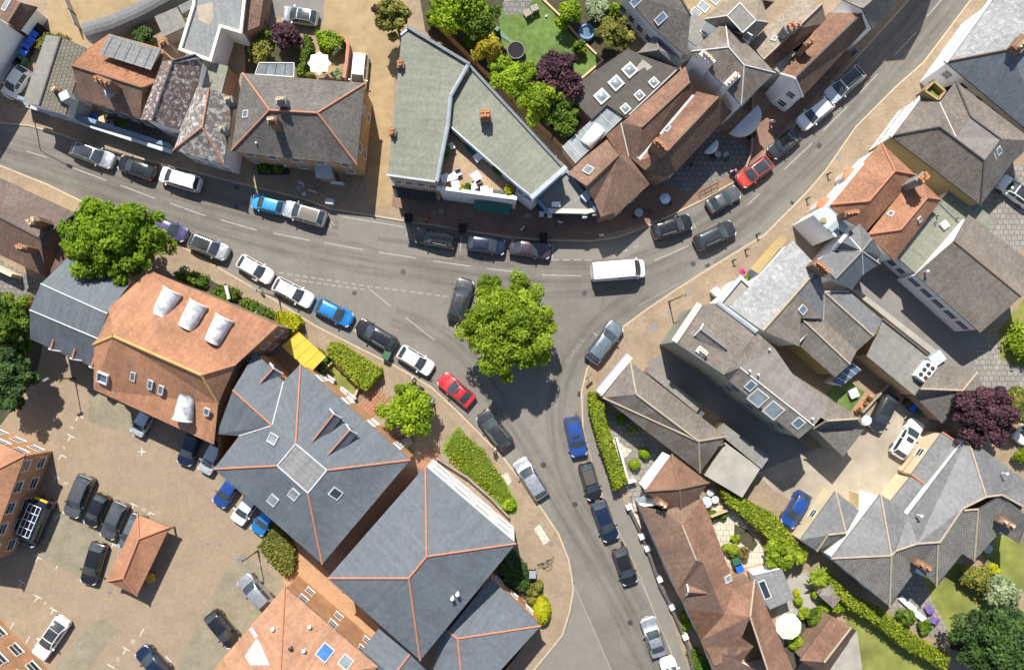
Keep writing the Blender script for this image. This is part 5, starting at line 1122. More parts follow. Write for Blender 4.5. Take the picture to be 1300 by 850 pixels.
# ---- markings, 4 mm above the road
def lane(line, w):
    g = [P(x, y, .0035) for x, y in line]; d = 0; g2 = []
    for i in range(len(g) - 1):
        p0, p1, p2, p3 = g[max(i - 1, 0)], g[i], g[i + 1], g[min(i + 2, len(g) - 1)]
        for k in range(5):
            t = k / 5; g2.append(.5 * ((2 * p1) + (p2 - p0) * t + (2 * p0 - 5 * p1 + 4 * p2 - p3) * t * t + (3 * p1 - p0 - 3 * p2 + p3) * t ** 3))
    V = []; F = []; uv = []; D = []
    for i, p in enumerate(g2):
        e = g2[min(i + 1, len(g2) - 1)] - g2[max(i - 1, 0)]; e.normalize(); s_ = Vector((-e.y, e.x, 0)) * (w / 2); V += [p + s_, p - s_]; d += (p - g2[i - 1]).length if i else 0; D.append(d)
    for i in range(len(g2) - 1): F.append((2 * i, 2 * i + 1, 2 * i + 3, 2 * i + 2)); uv.append([(D[i], 0), (D[i], 1), (D[i + 1], 1), (D[i + 1], 0)])
    tag(mesh('tyre_wear', V, F, 'tyre_wear', uv=uv), kind='structure')
lane([(-40, 168), (0, 178), (100, 206), (250, 250), (400, 288), (560, 318), (700, 329), (800, 320), (900, 275), (1000, 190), (1100, 90), (1200, -20)], 2.6)
lane([(0, 199), (100, 232), (250, 280), (400, 322), (560, 350), (700, 366), (810, 352), (910, 302), (1005, 225), (1105, 122), (1225, -15)], 2.6)
lane([(500, 400), (580, 440), (640, 520), (690, 600), (742, 690), (795, 785), (835, 880)], 2.6)
lane([(820, 370), (750, 420), (708, 500), (715, 590), (765, 690), (820, 790)], 2.4)
LINES = []
def dash(m, w, z, segs, name='road_marking'):
    q = MB(); V = []; 
    for x0, y0, x1, y1 in segs:
        p, r = P(x0, y0, z), P(x1, y1, z); e = (r - p).normalized(); s = Vector((-e.y, e.x, 0)) * (w / 2)
        q.add([p - s, r - s, r + s, p + s], [(0, 1, 2, 3)])
    return tag(q.build(name, m), kind='structure')
dash('line_white', .11, .008, [(92, 213, 135, 229), (153, 235, 197, 252), (216, 258, 261, 274), (280, 279, 326, 292), (347, 296, 393, 305), (412, 308, 461, 317), (481, 320, 528, 327.5), (550, 331, 597, 338), (618, 341, 666, 346), (688, 349, 737, 350), (830, 331, 874, 312), (949, 260, 964, 246), (996, 215, 1031, 182), (1045, 166, 1076, 135), (1092, 118, 1114, 94), (1136, 70, 1163, 41), (1177, 21, 1195, 0), (34, 192, 60, 200)])
segs = []
def dashes(x0, y0, x1, y1, n, f=.65):
    for i in range(n):
        a, c = i / n, (i + f) / n; segs.append((x0 + (x1 - x0) * a, y0 + (y1 - y0) * a, x0 + (x1 - x0) * c, y0 + (y1 - y0) * c))
dashes(354, 346, 466, 363, 11); dashes(374, 355, 466, 368, 10); dashes(466, 363, 573, 377, 10)
dash('line_worn', .17, .008, segs)
segs = []
dashes(700, 330, 757, 330, 4); dashes(778, 324, 818, 309, 3, .4); dashes(595, 318, 650, 326, 1, .1)
segs += [(434, 275, 513, 288), (467, 365, 496, 389), (514, 402, 552, 432), (420, 280, 424, 286), (417, 283, 421, 289), (519, 290, 516, 300), (586, 300, 584, 318), (640, 306, 640, 324), (702, 310, 701, 330), (880, 284, 884, 290), (753, 422, 758, 426)]
dash('line_white', .1, .008, segs)
dash('line_worn', .1, .009, [(727, 739, 742, 772), (742, 772, 776, 850)])
dash('line_worn', .09, .009, [(808, 727, 833, 781), (833, 781, 850, 818)])
dash('line_worn', .07, .009, [(810, 388, 905, 337), (905, 337, 985, 290), (985, 290, 1048, 222), (1093, 160, 1150, 108)])
# the painted word on the side road
cu = bpy.data.curves.new('lettering', 'FONT'); cu.body = 'STAPLES L'; cu.size = .62; cu.align_x = 'CENTER'; cu.align_y = 'CENTER'; cu.materials.append(M('line_worn')); cu.space_character = 1.15
o = link(bpy.data.objects.new('lettering', cu)); a, c = P(724, 456, 0), P(738, 436, 0); e = c - a
o.location = (a + c) / 2 + Vector((-.1, .05, .008)); o.rotation_euler = (0, 0, math.atan2(e.y, e.x)); tag(o, kind='structure')
# bay marks and numbers in the car park
def tmark(x, y, ang, kind='T', s=.45):
    c = P(x, y, .116); a = math.radians(ang); e = Vector((math.cos(a), math.sin(a), 0)); n = Vector((-e.y, e.x, 0)); h = .05
    L = []
    if kind in 'TX+': L.append((c - e * s, c + e * s))
    if kind == 'T': L.append((c, c - n * s * 1.4))
    if kind in 'X+': L.append((c - n * s, c + n * s))
    if kind == 'L': L += [(c, c + e * s * 1.4), (c, c - n * s * 1.4)]
    if kind == 'I': L.append((c - n * s, c + n * s))
    for p, r in L:
        d = (r - p).normalized(); t = Vector((-d.y, d.x, 0)) * h; bm_.add([p - t, r - t, r + t, p + t + Vector((0, 0, .0))], [(0, 1, 2, 3)])
        for v in bm_.V[-4:]: v.z = .116 + .0015 * (len(bm_.F) % 2)
bm_ = MB()
for x, y, a, k in ((96, 668, 62, '+'), (120, 679, 62, '+'), (144, 690, 62, '+'), (72, 656, 62, '+'), (124, 508, -25, 'L'), (141, 534, -25, 'L'), (165, 547, 35, 'T'), (100, 527, -30, 'L'), (90, 553, -30, 'T'), (78, 577, -30, 'L'), (71, 605, -30, 'T'), (74, 716, -28, 'T'), (48, 707, -28, 'T'), (48, 757, -28, 'T'), (68, 773, -28, 'T'), (28, 738, -28, 'T'), (120, 820, -28, 'L'), (160, 823, -28, 'T'), (284, 770, 45, 'T'), (312, 795, 45, 'I'), (214, 836, 45, 'I'), (180, 802, -28, 'I'), (15, 794, -28, 'I'), (35, 812, -28, 'I'), (141, 845, 60, 'I'), (170, 640, -25, 'T'), (190, 650, -25, 'L'), (320, 725, 50, 'I'), (346, 751, 50, 'I'), (180, 573, 0, '+')): tmark(x, y, a, k)
tag(bm_.build('bay_marking', 'bay_white'), kind='structure')
def wtext(s, x, y, ang, size, m='bay_white', z=.116, name='lettering'):
    cu = bpy.data.curves.new(name, 'FONT'); cu.body = s; cu.size = size; cu.align_x = 'CENTER'; cu.align_y = 'CENTER'; cu.materials.append(M(m))
    o = link(bpy.data.objects.new(name, cu)); o.location = P(x, y, z); o.rotation_euler = (0, 0, math.radians(ang)); tag(o, kind='structure')
for s, x, y, a in (('8', 135, 511, -25), ('9', 144, 519, -25), ('7', 153, 540, -25), ('6', 91, 542, 60), ('5', 81, 568, 60), ('10', 83, 613, -30), ('11', 134, 636, -30), ('12', 182, 646, -30), ('15', 295, 759, 45), ('17', 150, 837, 60), ('20', 169, 814, 60), ('4', 57, 765, -28), ('3', 89, 720, -28), ('2', 105, 806, -28), ('16', 330, 716, 45)): wtext(s, x, y, a, .5)
# hatched bay beside the hedge
dash('line_worn', .1, .116, [(57, 494, 32, 548), (32, 548, 20, 528), (38, 539, 27, 516), (44, 527, 33, 504), (50, 513, 39, 490), (57, 494, 46, 474)])
# ---- vehicles
# L, W, H, belt z, windscreen base, windscreen top, roof end, rear glass base (x from the middle, nose at +x), nose z
KIND = {
 'hatch':   (4.10, 1.80, 1.47, .93, 1.0, .12, -1.35, -1.88, .80),
 'small':   (3.65, 1.68, 1.50, .93, .95, .18, -1.2, -1.70, .82),
 'saloon':  (4.60, 1.84, 1.43, .92, .95, .02, -1.1, -1.80, .80),
 'coupe':   (4.30, 1.82, 1.32, .88, .70, -.15, -.95, -1.65, .76),
 'estate':  (4.65, 1.84, 1.47, .93, 1.10, .20, -1.68, -2.15, .80),
 'suv':     (4.50, 1.92, 1.66, 1.05, 1.15, .32, -1.60, -2.08, .95),
 'mpv':     (4.60, 1.87, 1.75, 1.05, 1.50, .65, -1.95, -2.20, .92),
 'van':     (5.70, 2.05, 2.35, 1.25, 2.25, 1.50, -2.70, -2.80, 1.12),
}
CACHE = {}
PAINTS = {'white': ((.74, .74, .73), 0, .3), 'silver': ((.42, .44, .46), .65, .32), 'pale': ((.5, .54, .57), .4, .32), 'grey': ((.12, .125, .135), .5, .32), 'black': ((.012, .012, .014), .0, .22), 'charcoal': ((.035, .038, .042), .4, .3),
          'navy': ((.012, .022, .055), .3, .25), 'blue': ((.02, .22, .56), .3, .3), 'royal': ((.02, .075, .3), .3, .3), 'skyblue': ((.035, .30, .62), .2, .3), 'red': ((.45, .02, .028), .1, .3), 'scarlet': ((.52, .055, .035), .1, .3), 'plum': ((.055, .04, .055), .4, .3), 'purple': ((.10, .085, .2), .4, .3), 'steel': ((.16, .2, .235), .5, .3), 'bronze': ((.25, .24, .22), .5, .35)}
for k, (c, me, ro) in PAINTS.items(): paint('paint_' + k, c, me, ro)
paint('paint_slot', (.5, .5, .5)); glassm('glass_roof', (.04, .047, .054), .16, .7); plain('roof_fabric', (.06, .055, .045), (.08, .075, .06), 8, .9); plain('roof_bronze', (.13, .115, .09), (.16, .14, .11), 3, .35)
def car_meshes(kind):
    if kind in CACHE: return CACHE[kind]
    L, Wd, Hh, bz, a, t, r, rb, nz = KIND[kind]; h = L / 2; w = Wd / 2; van = kind in ('van', 'mpv'); wr0 = w * (.88 if kind == 'van' else .745)
    B1 = (a - .3 + r) / 2 + .12
    X = sorted({round(x, 3) for x in (h, h - .02, h - .07, h - .16, h - .3, h - .5, (h + a) / 2, a, a - .05, (a + t) / 2, t + .06, t - .02, t - .2, B1 + .05, B1 - .05, (B1 + r) / 2, r + .06, r, (r + rb) / 2, rb + .05, rb, (rb - h) / 2 if rb > -h + .3 else rb - .03, -h + .3, -h + .14, -h + .06, -h + .02, -h)}, reverse=True)
    def plan(x):
        u, v = h - x, x + h; k = 1.0
        if u < .8: k = min(k, .50 + .50 * (1 - (1 - u / .8) ** 2.6) ** (1 / 2.2))
        if v < .55: k = min(k, .64 + .36 * (1 - (1 - v / .55) ** 2.6) ** (1 / 2.2))
        return w * k
    def top(x):
        if x >= a: f = (h - x) / (h - a); return nz - .16 * max(0, 1 - (h - x) / .16) ** 2 + (bz - nz + .03) * f ** .7
        if x >= t: f = (a - x) / (a - t); return bz + .03 + (Hh - .04 - bz - .03) * math.sin(f * math.pi / 2) ** .9
        if x >= r: f = (t - x) / (t - r); return Hh - .04 + .05 * math.sin(math.pi * min(1, f * .9 + .06))
        if x >= rb: f = (r - x) / (r - rb); return Hh - .02 + (bz + .02 - Hh + .02) * f ** 1.15
        return bz + .02 - .14 * max(0, 1 - (x + h) / .12) ** 2
    R = []; V = []
    for x in X:
        pw = plan(x); zt = top(x); gh = max(0, min(1, (zt - bz - .03) / (Hh - .06 - bz))); zb = .2 if .2 < h - x and x + h > .15 else .3
        belt = min(zt, bz) if gh <= 0 else bz
        s = [(pw * .92, zb), (pw * .985, zb + .14), (pw, .6 if zt > .8 else .5), (pw * .985, belt - .14), (pw * .945, belt - .03)]
        if gh <= 0: s += [(pw * .90, zt - .005), (pw * .82, zt + .006), (pw * .72, zt + .014), (pw * .4, zt + .03), (0, zt + .036)]
        else:
            wr = wr0 + (w * .90 - wr0) * (1 - gh) ** 1.2; wr = min(wr, pw * .9)
            s += [(pw * .915, bz + .02), (wr, zt - .05 * gh - .0), (wr * .90, zt - .012), (wr * .5, zt + .012), (0, zt + .02)]
        # windscreen and rear glass bow forward in the middle
        bow = lambda y: (.13 * (1 - (y / w) ** 2) if a - .06 <= x <= a + .01 else .07 * (1 - (y / w) ** 2) if t - .03 < x < a else 0) - (.07 * (1 - (y / w) ** 2) if r > x >= rb - .01 and not van else 0)
        full = s + [(-y, z) for y, z in s[-2::-1]]
        R.append([len(V) + i for i in range(19)]); V += [(x + bow(y), y, z) for y, z in full]
    reg = {'body': [], 'windscreen': [], 'rear_window': [], 'sideL': [], 'sideR': [], 'roof': []}
    for i in range(len(X) - 1):
        x0, x1 = X[i], X[i + 1]; xm = (x0 + x1) / 2
        for j in range(18):
            q = (R[i][j], R[i + 1][j], R[i + 1][j + 1], R[i][j + 1]); k = 'body'
            inner = 7 <= j <= 10; side = j in (5, 12)
            if inner and t + .05 < xm < a - .04: k = 'windscreen'
            elif inner and rb + .04 < xm < r - .0 and kind != 'van': k = 'rear_window'
            elif inner and r < xm < t: k = 'roof'
            elif side and r + .02 < xm < a - .3 and not (B1 - .05 < xm < B1 + .05) and not (kind == 'van' and xm < B1 + .8): k = 'sideL' if j == 5 else 'sideR'
            elif side and kind != 'van' and rb + .3 < xm <= r + .02 and kind in ('saloon', 'coupe', 'estate'): k = 'sideL' if j == 5 else 'sideR'
            reg[k].append(q)
        reg['body'].append((R[i][18], R[i + 1][18], R[i + 1][0], R[i][0]))
    reg['body'] += [tuple(R[0]), tuple(R[-1])[::-1]]
    def mk(name, V, F, mats, smooth=True):
        us = sorted({i for f in F for i in f}); ix = {k: n for n, k in enumerate(us)}
        me = bpy.data.meshes.new(name); me.from_pydata([tuple(V[i]) for i in us], [], [[ix[i] for i in f] for f in F])
        for m in mats: me.materials.append(M(m))
        me.update()
        if smooth:
            for p in me.polygons: p.use_smooth = True
            try: me.set_sharp_from_angle(angle=math.radians(42))
            except Exception: pass
        return me
    out = {'body': [mk('body', V, reg['body'] + reg['roof'], ['paint_slot'])], 'windscreen': [mk('windscreen', V, reg['windscreen'], ['glass_car'])],
           'side_window': [mk('side_window', V, reg[k], ['glass_car']) for k in ('sideL', 'sideR') if reg[k]]}
    out['rear_window'] = [mk('rear_window', V, reg['rear_window'], ['glass_car'])] if reg['rear_window'] else []
    xc = (t + r) / 2 + .05; VU = [(xc + (x - xc) * .94, y * .97, z + .016) for x, y, z in V]
    out['roof_panel'] = [mk('roof_panel', VU, reg['roof'], ['glass_roof'])]
    VS = [(x * .3 + .3 * t, y * .66, z + .03) for x, y, z in V]; out['sunroof'] = [mk('sunroof', VS, reg['roof'], ['glass_roof'])]
    def blk(x, y, z, sx, sy, sz, m, name, yaw=0):
        q = MB(); q.box((x, y, z), sx, sy, sz, yaw); return mk(name, q.V, q.F, [m], smooth=False)
    out['headlight'] = [blk(h - .27, s * plan(h - .27) * .84, top(h - .27) - .14, .34, .2, .14, 'glass_lens', 'headlight', -s * .75) for s in (-1, 1)]
    out['tail_light'] = [blk(-h + .13, s * plan(-h + .13) * .9, bz - .2, .18, .2, .2, 'lamp_red', 'tail_light', s * .7) for s in (-1, 1)]
    out['number_plate'] = [blk(h - .0, 0, .42, .03, .5, .11, 'plate_white', 'number_plate'), blk(-h + .0, 0, .55, .03, .5, .11, 'plate_yellow', 'number_plate')]
    out['door_mirror'] = [blk(a - .28, s * (w + .07), bz - .02, .13, .2, .13, 'paint_slot', 'door_mirror') for s in (-1, 1)]
    out['grille'] = [blk(h - .012, 0, .30, .04, w * .8, .2, 'plastic_black', 'grille')]
    q = MB()
    for s in (-1, 1): q.tube((t - .15, s * wr0 * .93, Hh + .02), (r + .15, s * wr0 * .93, Hh + .02), .03, 6)
    out['roof_rail'] = [mk('roof_rail', q.V, q.F, ['grey_metal'])]
    wh = []
    for x in (h - .82 - (.1 if kind == 'van' else 0), -h + .80 + (.1 if kind == 'van' else 0)):
        for s in (-1, 1):
            q = MB(); Rr = .36 if van or kind == 'suv' else .32; q.tube((x, s * (w - .20), Rr), (x, s * (w + .012), Rr), Rr, 16)
            m = MB(); m.tube((x, s * (w - .02), Rr), (x, s * (w + .02), Rr), Rr * .62, 12)
            wh.append((mk('tyre', q.V, q.F, ['rubber'], smooth=False), mk('rim', m.V, m.F, ['rim'], smooth=False)))
    out['wheel'] = wh
    CACHE[kind] = out; return out
def car(kind, col, front, rear, label, z=0.0, roof=None, rails=False, sun=False, sy=1.0, group='cars parked and driving in the streets', nm='parked_car', cat='car', grp=True, wide=1.0):
    L, Wd, Hh = KIND[kind][:3]
    f, r = P(front[0], front[1], z + .55), P(rear[0], rear[1], z + .55); e = f - r; c = (f + r) / 2
    ms = car_meshes(kind)
    o = empty(nm, (c.x, c.y, z), label, cat, group, math.atan2(e.y, e.x)); k = max(.88, min(1.14, e.length / L)); o.scale = (k, wide * (1 + (k - 1) * .3), 1)
    def put(name, me, parent, mt=None):
        x = link(bpy.data.objects.new(name, me), parent)
        if mt and me.materials and me.materials[0].name.startswith('paint_slot'):
            x.material_slots[0].link = 'OBJECT'; x.material_slots[0].material = M(mt)
        elif mt and mt.startswith('!'):
            x.material_slots[0].link = 'OBJECT'; x.material_slots[0].material = M(mt[1:])
        return x
    pm = 'paint_' + col
    body = put('body', ms['body'][0], o, pm)
    for n in ('windscreen', 'rear_window', 'side_window', 'headlight', 'tail_light', 'number_plate', 'door_mirror', 'grille'):
        for me in ms[n]: put(n, me, o, pm if n in ('door_mirror', 'rear_window') else None)
    for ty, ri in ms['wheel']: w_ = put('wheel', ty, o); put('rim', ri, w_)
    if roof: put('roof_panel', ms['roof_panel'][0], o, '!' + roof)
    if sun: put('sunroof', ms['sunroof'][0], o)
    if rails: put('roof_rail', ms['roof_rail'][0], o)
    return o
KZ = .0
car('estate', 'silver', (145.5, 207), (92.5, 187), 'silver estate car with dark roof, first of three parked below the brown row', roof='glass_roof')
car('hatch', 'black', (152, 205.5), (197, 222), 'black hatchback parked between the dark-roofed silver estate and the white people carrier')
car('mpv', 'white', (205, 221), (255.5, 236), 'white people carrier parked in front of the small hipped cottage')
car('small', 'skyblue', (320, 255), (361, 265.5), 'bright blue hatchback parked nose to tail with the silver bronze-roofed car')
car('suv', 'silver', (361, 264), (414, 279.5), 'silver car with bronze roof parked behind the bright blue hatchback', roof='roof_bronze')
car('estate', 'black', (527, 298), (578, 308), 'black estate car with red tail lamp parked outside the black awning', rails=True)
car('hatch', 'navy', (642, 315), (593, 308), 'navy hatchback parked between the black estate and the plum saloon')
car('saloon', 'plum', (699, 320), (647, 313), 'plum-brown saloon parked outside the navy corner shop')
car('van', 'white', (818, 341), (749.5, 346.5), 'tall white panel van driving along the main road past the junction', group='vans', nm='panel_van', cat='van')
van_ = [o for o in COL.objects if o.name == 'panel_van'][0]
for y in (-.62, -.37, -.12, .12, .37, .62): q = MB(); q.box((-.6, y, 2.34), 3.6, .05, .06 + .0 * y, 0); q.build('roof_rib', 'paint_white', van_, local=True)
car('suv', 'black', (877, 281), (828, 296), 'black estate-style car parked outside the brown corner house', rails=True)
car('coupe', 'grey', (937, 242.5), (898.5, 264), 'grey coupe parked in front of the metal handrail and paved forecourt')
car('suv', 'charcoal', (931, 288), (882.5, 311), 'dark grey estate driving beside the two pavement bollards', roof=None, rails=True)
car('hatch', 'scarlet', (938, 233.5), (977, 204.5), 'bright red hatchback with black roof parked on the hill', roof='glass_roof')
car('coupe', 'charcoal', (977, 197.5), (1011, 170), 'dark grey convertible parked uphill of the bright red hatchback', roof='roof_fabric')
car('suv', 'white', (1014.5, 160.5), (1053, 129), 'white hatchback parked just below the white gable end')
car('suv', 'pale', (1049, 127), (1092, 90), 'pale blue-silver car with dark roof, uppermost of those parked on the hill', roof='glass_roof', rails=True)
car('hatch', 'white', (1268, 228), (1308, 258), 'white hatchback with dark glass roof in the side yard of the wide grey-brown house', z=.11, roof='glass_roof')
car('suv', 'charcoal', (593, 354), (577, 408), 'charcoal car half hidden beneath the round junction tree')
car('suv', 'steel', (786, 409), (747.5, 460), 'blue-grey estate with pale roof bars waiting beside the lavender shop front', rails=True, roof=None)
car('suv', 'royal', (736, 579), (725, 528), 'royal blue car with roof panel parked beside the long clipped hedge', sun=True)
car('small', 'black', (756, 634), (742, 587), 'small black car with soft top, directly behind the royal blue car', roof='roof_fabric')
car('hatch', 'navy', (777, 686), (758, 635), 'dark navy hatchback with red tail lamps, second behind the royal blue car')
car('hatch', 'black', (801, 741), (785, 695), 'glossy black hatchback parked outside the brown terraced house')
car('coupe', 'silver', (821, 782), (837.5, 832), 'silver hatchback driving up the side road beside the brown terrace')
car('hatch', 'white', (845, 833), (861, 882), 'white car cut by the lower picture edge behind the silver hatchback')
car('estate', 'silver', (658, 582), (689, 631), 'silver estate parked at the kerb beside the bright green verge')
car('suv', 'charcoal', (611, 523), (645, 567), 'black estate with silver roof rails half in shade of the junction tree', rails=True)
car('coupe', 'red', (559.5, 478), (599, 511), 'red coupe with dark sunroof parked near the small bright tree', sun=True)
car('hatch', 'white', (549, 470), (507.5, 444.5), 'white hatchback parked between the red coupe and the black estate')
car('estate', 'black', (454, 411), (502, 440), 'black saloon parked between blue hatchback and white hatchback', rails=True)
car('hatch', 'blue', (447.5, 408), (402, 385.5), 'mid blue hatchback parked opposite the junction dashes')
car('estate', 'white', (397, 384), (349, 359), 'white estate with dark windscreen parked by the street lamp', rails=True)
car('hatch', 'white', (346, 354), (304, 330), 'white hatchback parked next to the curved bollard sign, ahead of the silver pickup') ['label'] = 'white hatchback with flat roof parked ahead of the silver car with black glass roof'
car('suv', 'silver', (290.5, 323), (242, 304), 'silver car with black glass roof nearest the big street tree', roof='glass_roof')
car('hatch', 'purple', (238, 300), (193, 282), 'purple hatchback mostly hidden under the big street tree')
Z = .112
G1 = 'cars in the car park'
car('small', 'pale', (173.5, 551), (191, 520), 'pale blue hatchback nosing out from under the orange hall roof', z=Z, group=G1)
car('hatch', 'navy', (233.5, 590), (250, 546), 'navy hatchback parked below the lone white barrel dormer', z=Z, group=G1)
car('small', 'pale', (259, 600), (281, 559), 'white-roofed pale hatchback at the corner of hall and slate building', z=Z, group=G1)
car('hatch', 'royal', (277, 641), (303, 603), 'royal blue car nose-in under the slate eaves, nearest the hall', z=Z, group=G1)
car('hatch', 'white', (300, 663), (326, 625), 'white car nose-in under the slate eaves between two blue cars', z=Z, group=G1)
car('hatch', 'blue', (325, 676), (351, 640), 'light blue car nose-in under the slate eaves by the clipped shrubs', z=Z, group=G1)
car('suv', 'grey', (91, 655), (112, 603), 'grey people carrier, first in the row of four beside the tiled shelter', z=Z, group=G1)
car('small', 'black', (114.5, 667), (133, 627), 'small black car between two grey cars in the car park row', z=Z, group=G1)
car('hatch', 'grey', (136, 683), (156, 637), 'mid grey hatchback third in the car park row', z=Z, group=G1)
car('hatch', 'steel', (159, 697), (179, 652), 'grey-blue hatchback half covered by the tiled shelter roof', z=Z, group=G1)
car('hatch', 'black', (112, 741), (128, 688), 'black hatchback parked alone in front of the tiled shelter', z=Z, group=G1)
car('saloon', 'white', (49, 833), (83, 784), 'white saloon with long dark glass roof by the sunlit brick block', z=Z, group=G1, roof='glass_roof')
car('suv', 'silver', (308, 731), (343, 770), 'silver car with ribbed roof partly under the pale orange roof', z=Z, group=G1, rails=True)
car('hatch', 'black', (300, 818), (267, 777), 'black hatchback pointing at the pale orange roof', z=Z, group=G1)
car('hatch', 'navy', (178, 822), (215, 860), 'navy hatchback cut by the lower picture edge in the car park', z=Z, group=G1)
v = car('van', 'navy', (36, 691), (61, 632), 'navy van with white ladder rack beside the tall brick block', z=Z, group='vans', nm='panel_van', cat='van')
q = MB(); L = KIND['van'][0]
for y in (-.7, -.25, .25, .7): q.tube((-2.3, y, 2.55), (1.3, y, 2.55), .035, 6)
for x in (-2.3, -1.4, -.5, .4, 1.3): q.tube((x, -.75, 2.58), (x, .75, 2.58), .035, 6)
for x in (-2.1, 1.1):
    for y in (-.72, .72): q.tube((x, y, 2.3), (x, y, 2.55), .03, 6)
q.build('roof_rack', 'white_paint', v, local=True)
q = MB(); q.box((-2.95, .1, 1.9), .22, 1.5, .22); q.build('ladder_guard', 'plastic_yellow', v, local=True)
car('hatch', 'charcoal', (1108, 546), (1132, 500), 'dark grey hatchback tucked beside the little green roof garden', z=Z, group='cars in the sandy yard')
car('estate', 'white', (1165, 533), (1137, 579), 'white estate with sunroof parked by the cream garage', z=Z, group='cars in the sandy yard', sun=True)
car('hatch', 'royal', (997, 667), (1022, 625), 'deep blue hatchback parked against the hipped cream annexe', z=Z, group='cars in the sandy yard')
car('small', 'white', (9, 124), (34, 87), 'white hatchback with black windscreen in the alley by the corrugated roof', z=Z)
car('hatch', 'silver', (359, 18), (404, 25), 'silver car with black roof on the dark forecourt by the purple bush', z=Z, roof='glass_roof')
car('mpv', 'white', (455, 112), (459, 72), 'white car with plain roof on the sandy lane beside the large hipped house', z=Z)
car('small', 'white', (1290, 560), (1318, 530), 'white car glimpsed at the picture edge behind the purple tree', z=Z)
# ---- planting
def leafmesh(name, p, n, size, val, mat, parent=None, core=None):
    """p (N,3) leaf centres, n (N,3) leaf normals, size (N,), val (N,) 0..1 tint"""
    N = len(p); n = n / np.maximum(np.linalg.norm(n, axis=1, keepdims=True), 1e-6)
    r = RNG.normal(size=(N, 3)); t = np.cross(n, r); t /= np.maximum(np.linalg.norm(t, axis=1, keepdims=True), 1e-6); b = np.cross(n, t)
    s = size[:, None]
    # a folded leaf spray: six corners, two quads
    tip = p + t * s; tail = p - t * s; dn = n * s * .28
    a1 = p + t * s * .25 + b * s * .62 - dn; a2 = p + t * s * .25 - b * s * .62 - dn
    a3 = p - t * s * .6 + b * s * .4 - dn; a4 = p - t * s * .6 - b * s * .4 - dn
    V = np.stack([tip, a1, a3, tail, a4, a2], 1).reshape(-1, 3)
    idx = np.arange(N)[:, None] * 6
    F = np.concatenate([idx + np.array([0, 1, 2, 3]), idx + np.array([0, 3, 4, 5])], 1).reshape(-1, 4)
    vv = np.repeat(val, 6)
    if core is not None:
        cv, cf, ctint = core; F2 = cf + len(V); V = np.concatenate([V, cv]); F = np.concatenate([F, F2]); vv = np.concatenate([vv, np.full(len(cv), ctint)])
    if parent is not None: V = V - np.array(wloc(parent))
    me = bpy.data.meshes.new(name); me.vertices.add(len(V)); me.vertices.foreach_set('co', V.astype(np.float32).ravel())
    me.loops.add(F.size); me.loops.foreach_set('vertex_index', F.astype(np.int32).ravel())
    me.polygons.add(len(F)); me.polygons.foreach_set('loop_start', np.arange(0, F.size, 4, dtype=np.int32))
    me.update(calc_edges=True)
    at = me.attributes.new('leaf', 'FLOAT', 'POINT'); at.data.foreach_set('value', vv.astype(np.float32))
    me.materials.append(M(mat))
    return link(bpy.data.objects.new(name, me), parent)
def lobes(c, rx, ry, rz, n, lr, seed):
    g = np.random.default_rng(seed); L = []
    for i in range(n):
        d = g.normal(size=3); d /= np.linalg.norm(d)
        if d[2] < -.35: d[2] *= -.5
        k = g.uniform(.35, .92)
        L.append((np.array(c) + d * k * np.array([rx, ry, rz]), lr * g.uniform(.65, 1.25) * min(rx, ry), g.uniform(.15, .85)))
    for i in range(n // 3):
        d = g.normal(size=3); d /= np.linalg.norm(d); L.append((np.array(c) + d * g.uniform(.15, .6) * np.array([rx, ry, rz * .9]) + np.array([0, 0, .12 * rz]), lr * g.uniform(1.1, 1.6) * min(rx, ry), g.uniform(.3, .75)))
    return L
def leaves_on(L, per, size, seed, up=.55):
    g = np.random.default_rng(seed); Pp = []; Nn = []; Sz = []; Vl = []
    for c, r, tint in L:
        m = int(per * g.uniform(.8, 1.2)); d = g.normal(size=(m, 3)); d /= np.linalg.norm(d, axis=1, keepdims=True)
        rr = r * g.uniform(.55, 1.08, size=(m, 1)); q = c + d * rr * np.array([1, 1, .8])
        Pp.append(q); nn = d * .7 + g.normal(size=(m, 3)) * .45; nn[:, 2] += up; Nn.append(nn)
        Sz.append(size * g.uniform(.6, 1.3, size=m)); Vl.append(np.clip(tint + g.normal(size=m) * .2, 0, 1))
    return np.concatenate(Pp), np.concatenate(Nn), np.concatenate(Sz), np.concatenate(Vl)
SEED = [100]
def tree(px, py, rx, ry, h, leaf, label, name='tree', cat='tree', n=46, per=230, size=.2, lr=.29, group=None, trunk=.2, bare=0.0):
    """px, py, rx, ry: the crown in photograph pixels; h: metres"""
    SEED[0] += 1; sd = SEED[0]
    zc = h * .62; c = P(px, py, zc); mpp = (H - zc) / FPX; RX, RY = rx * mpp, ry * mpp; RZ = h * .36
    base = Vector((c.x, c.y, 0)); o = empty(name, base, label, cat, group)
    L = lobes((c.x, c.y, zc), RX, RY, RZ, n, lr, sd)
    p, nn, sz, vl = leaves_on(L, per, size, sd + 1)
    leafmesh('crown', p, nn, sz, vl, leaf, o)
    q = MB(); g = random.Random(sd); top = Vector((c.x, c.y, zc + RZ * .25)); q.tube(base - Vector((0, 0, .1)), (c.x, c.y, h * .36), trunk, 10, 0, trunk * .72); q.tube((c.x, c.y, h * .36), top, trunk * .72, 8, 0, trunk * .25)
    for i, (lc, r, t) in enumerate(L[:16]):
        s = Vector((c.x, c.y, h * g.uniform(.3, .55))); e = Vector(lc); m = s.lerp(e, .55) + Vector((0, 0, .25))
        q.tube(s, m, trunk * .4, 6, 0, trunk * .25); q.tube(m, e, trunk * .25, 6, 0, trunk * .08)
    q.build('trunk', 'bark', o)
    return o
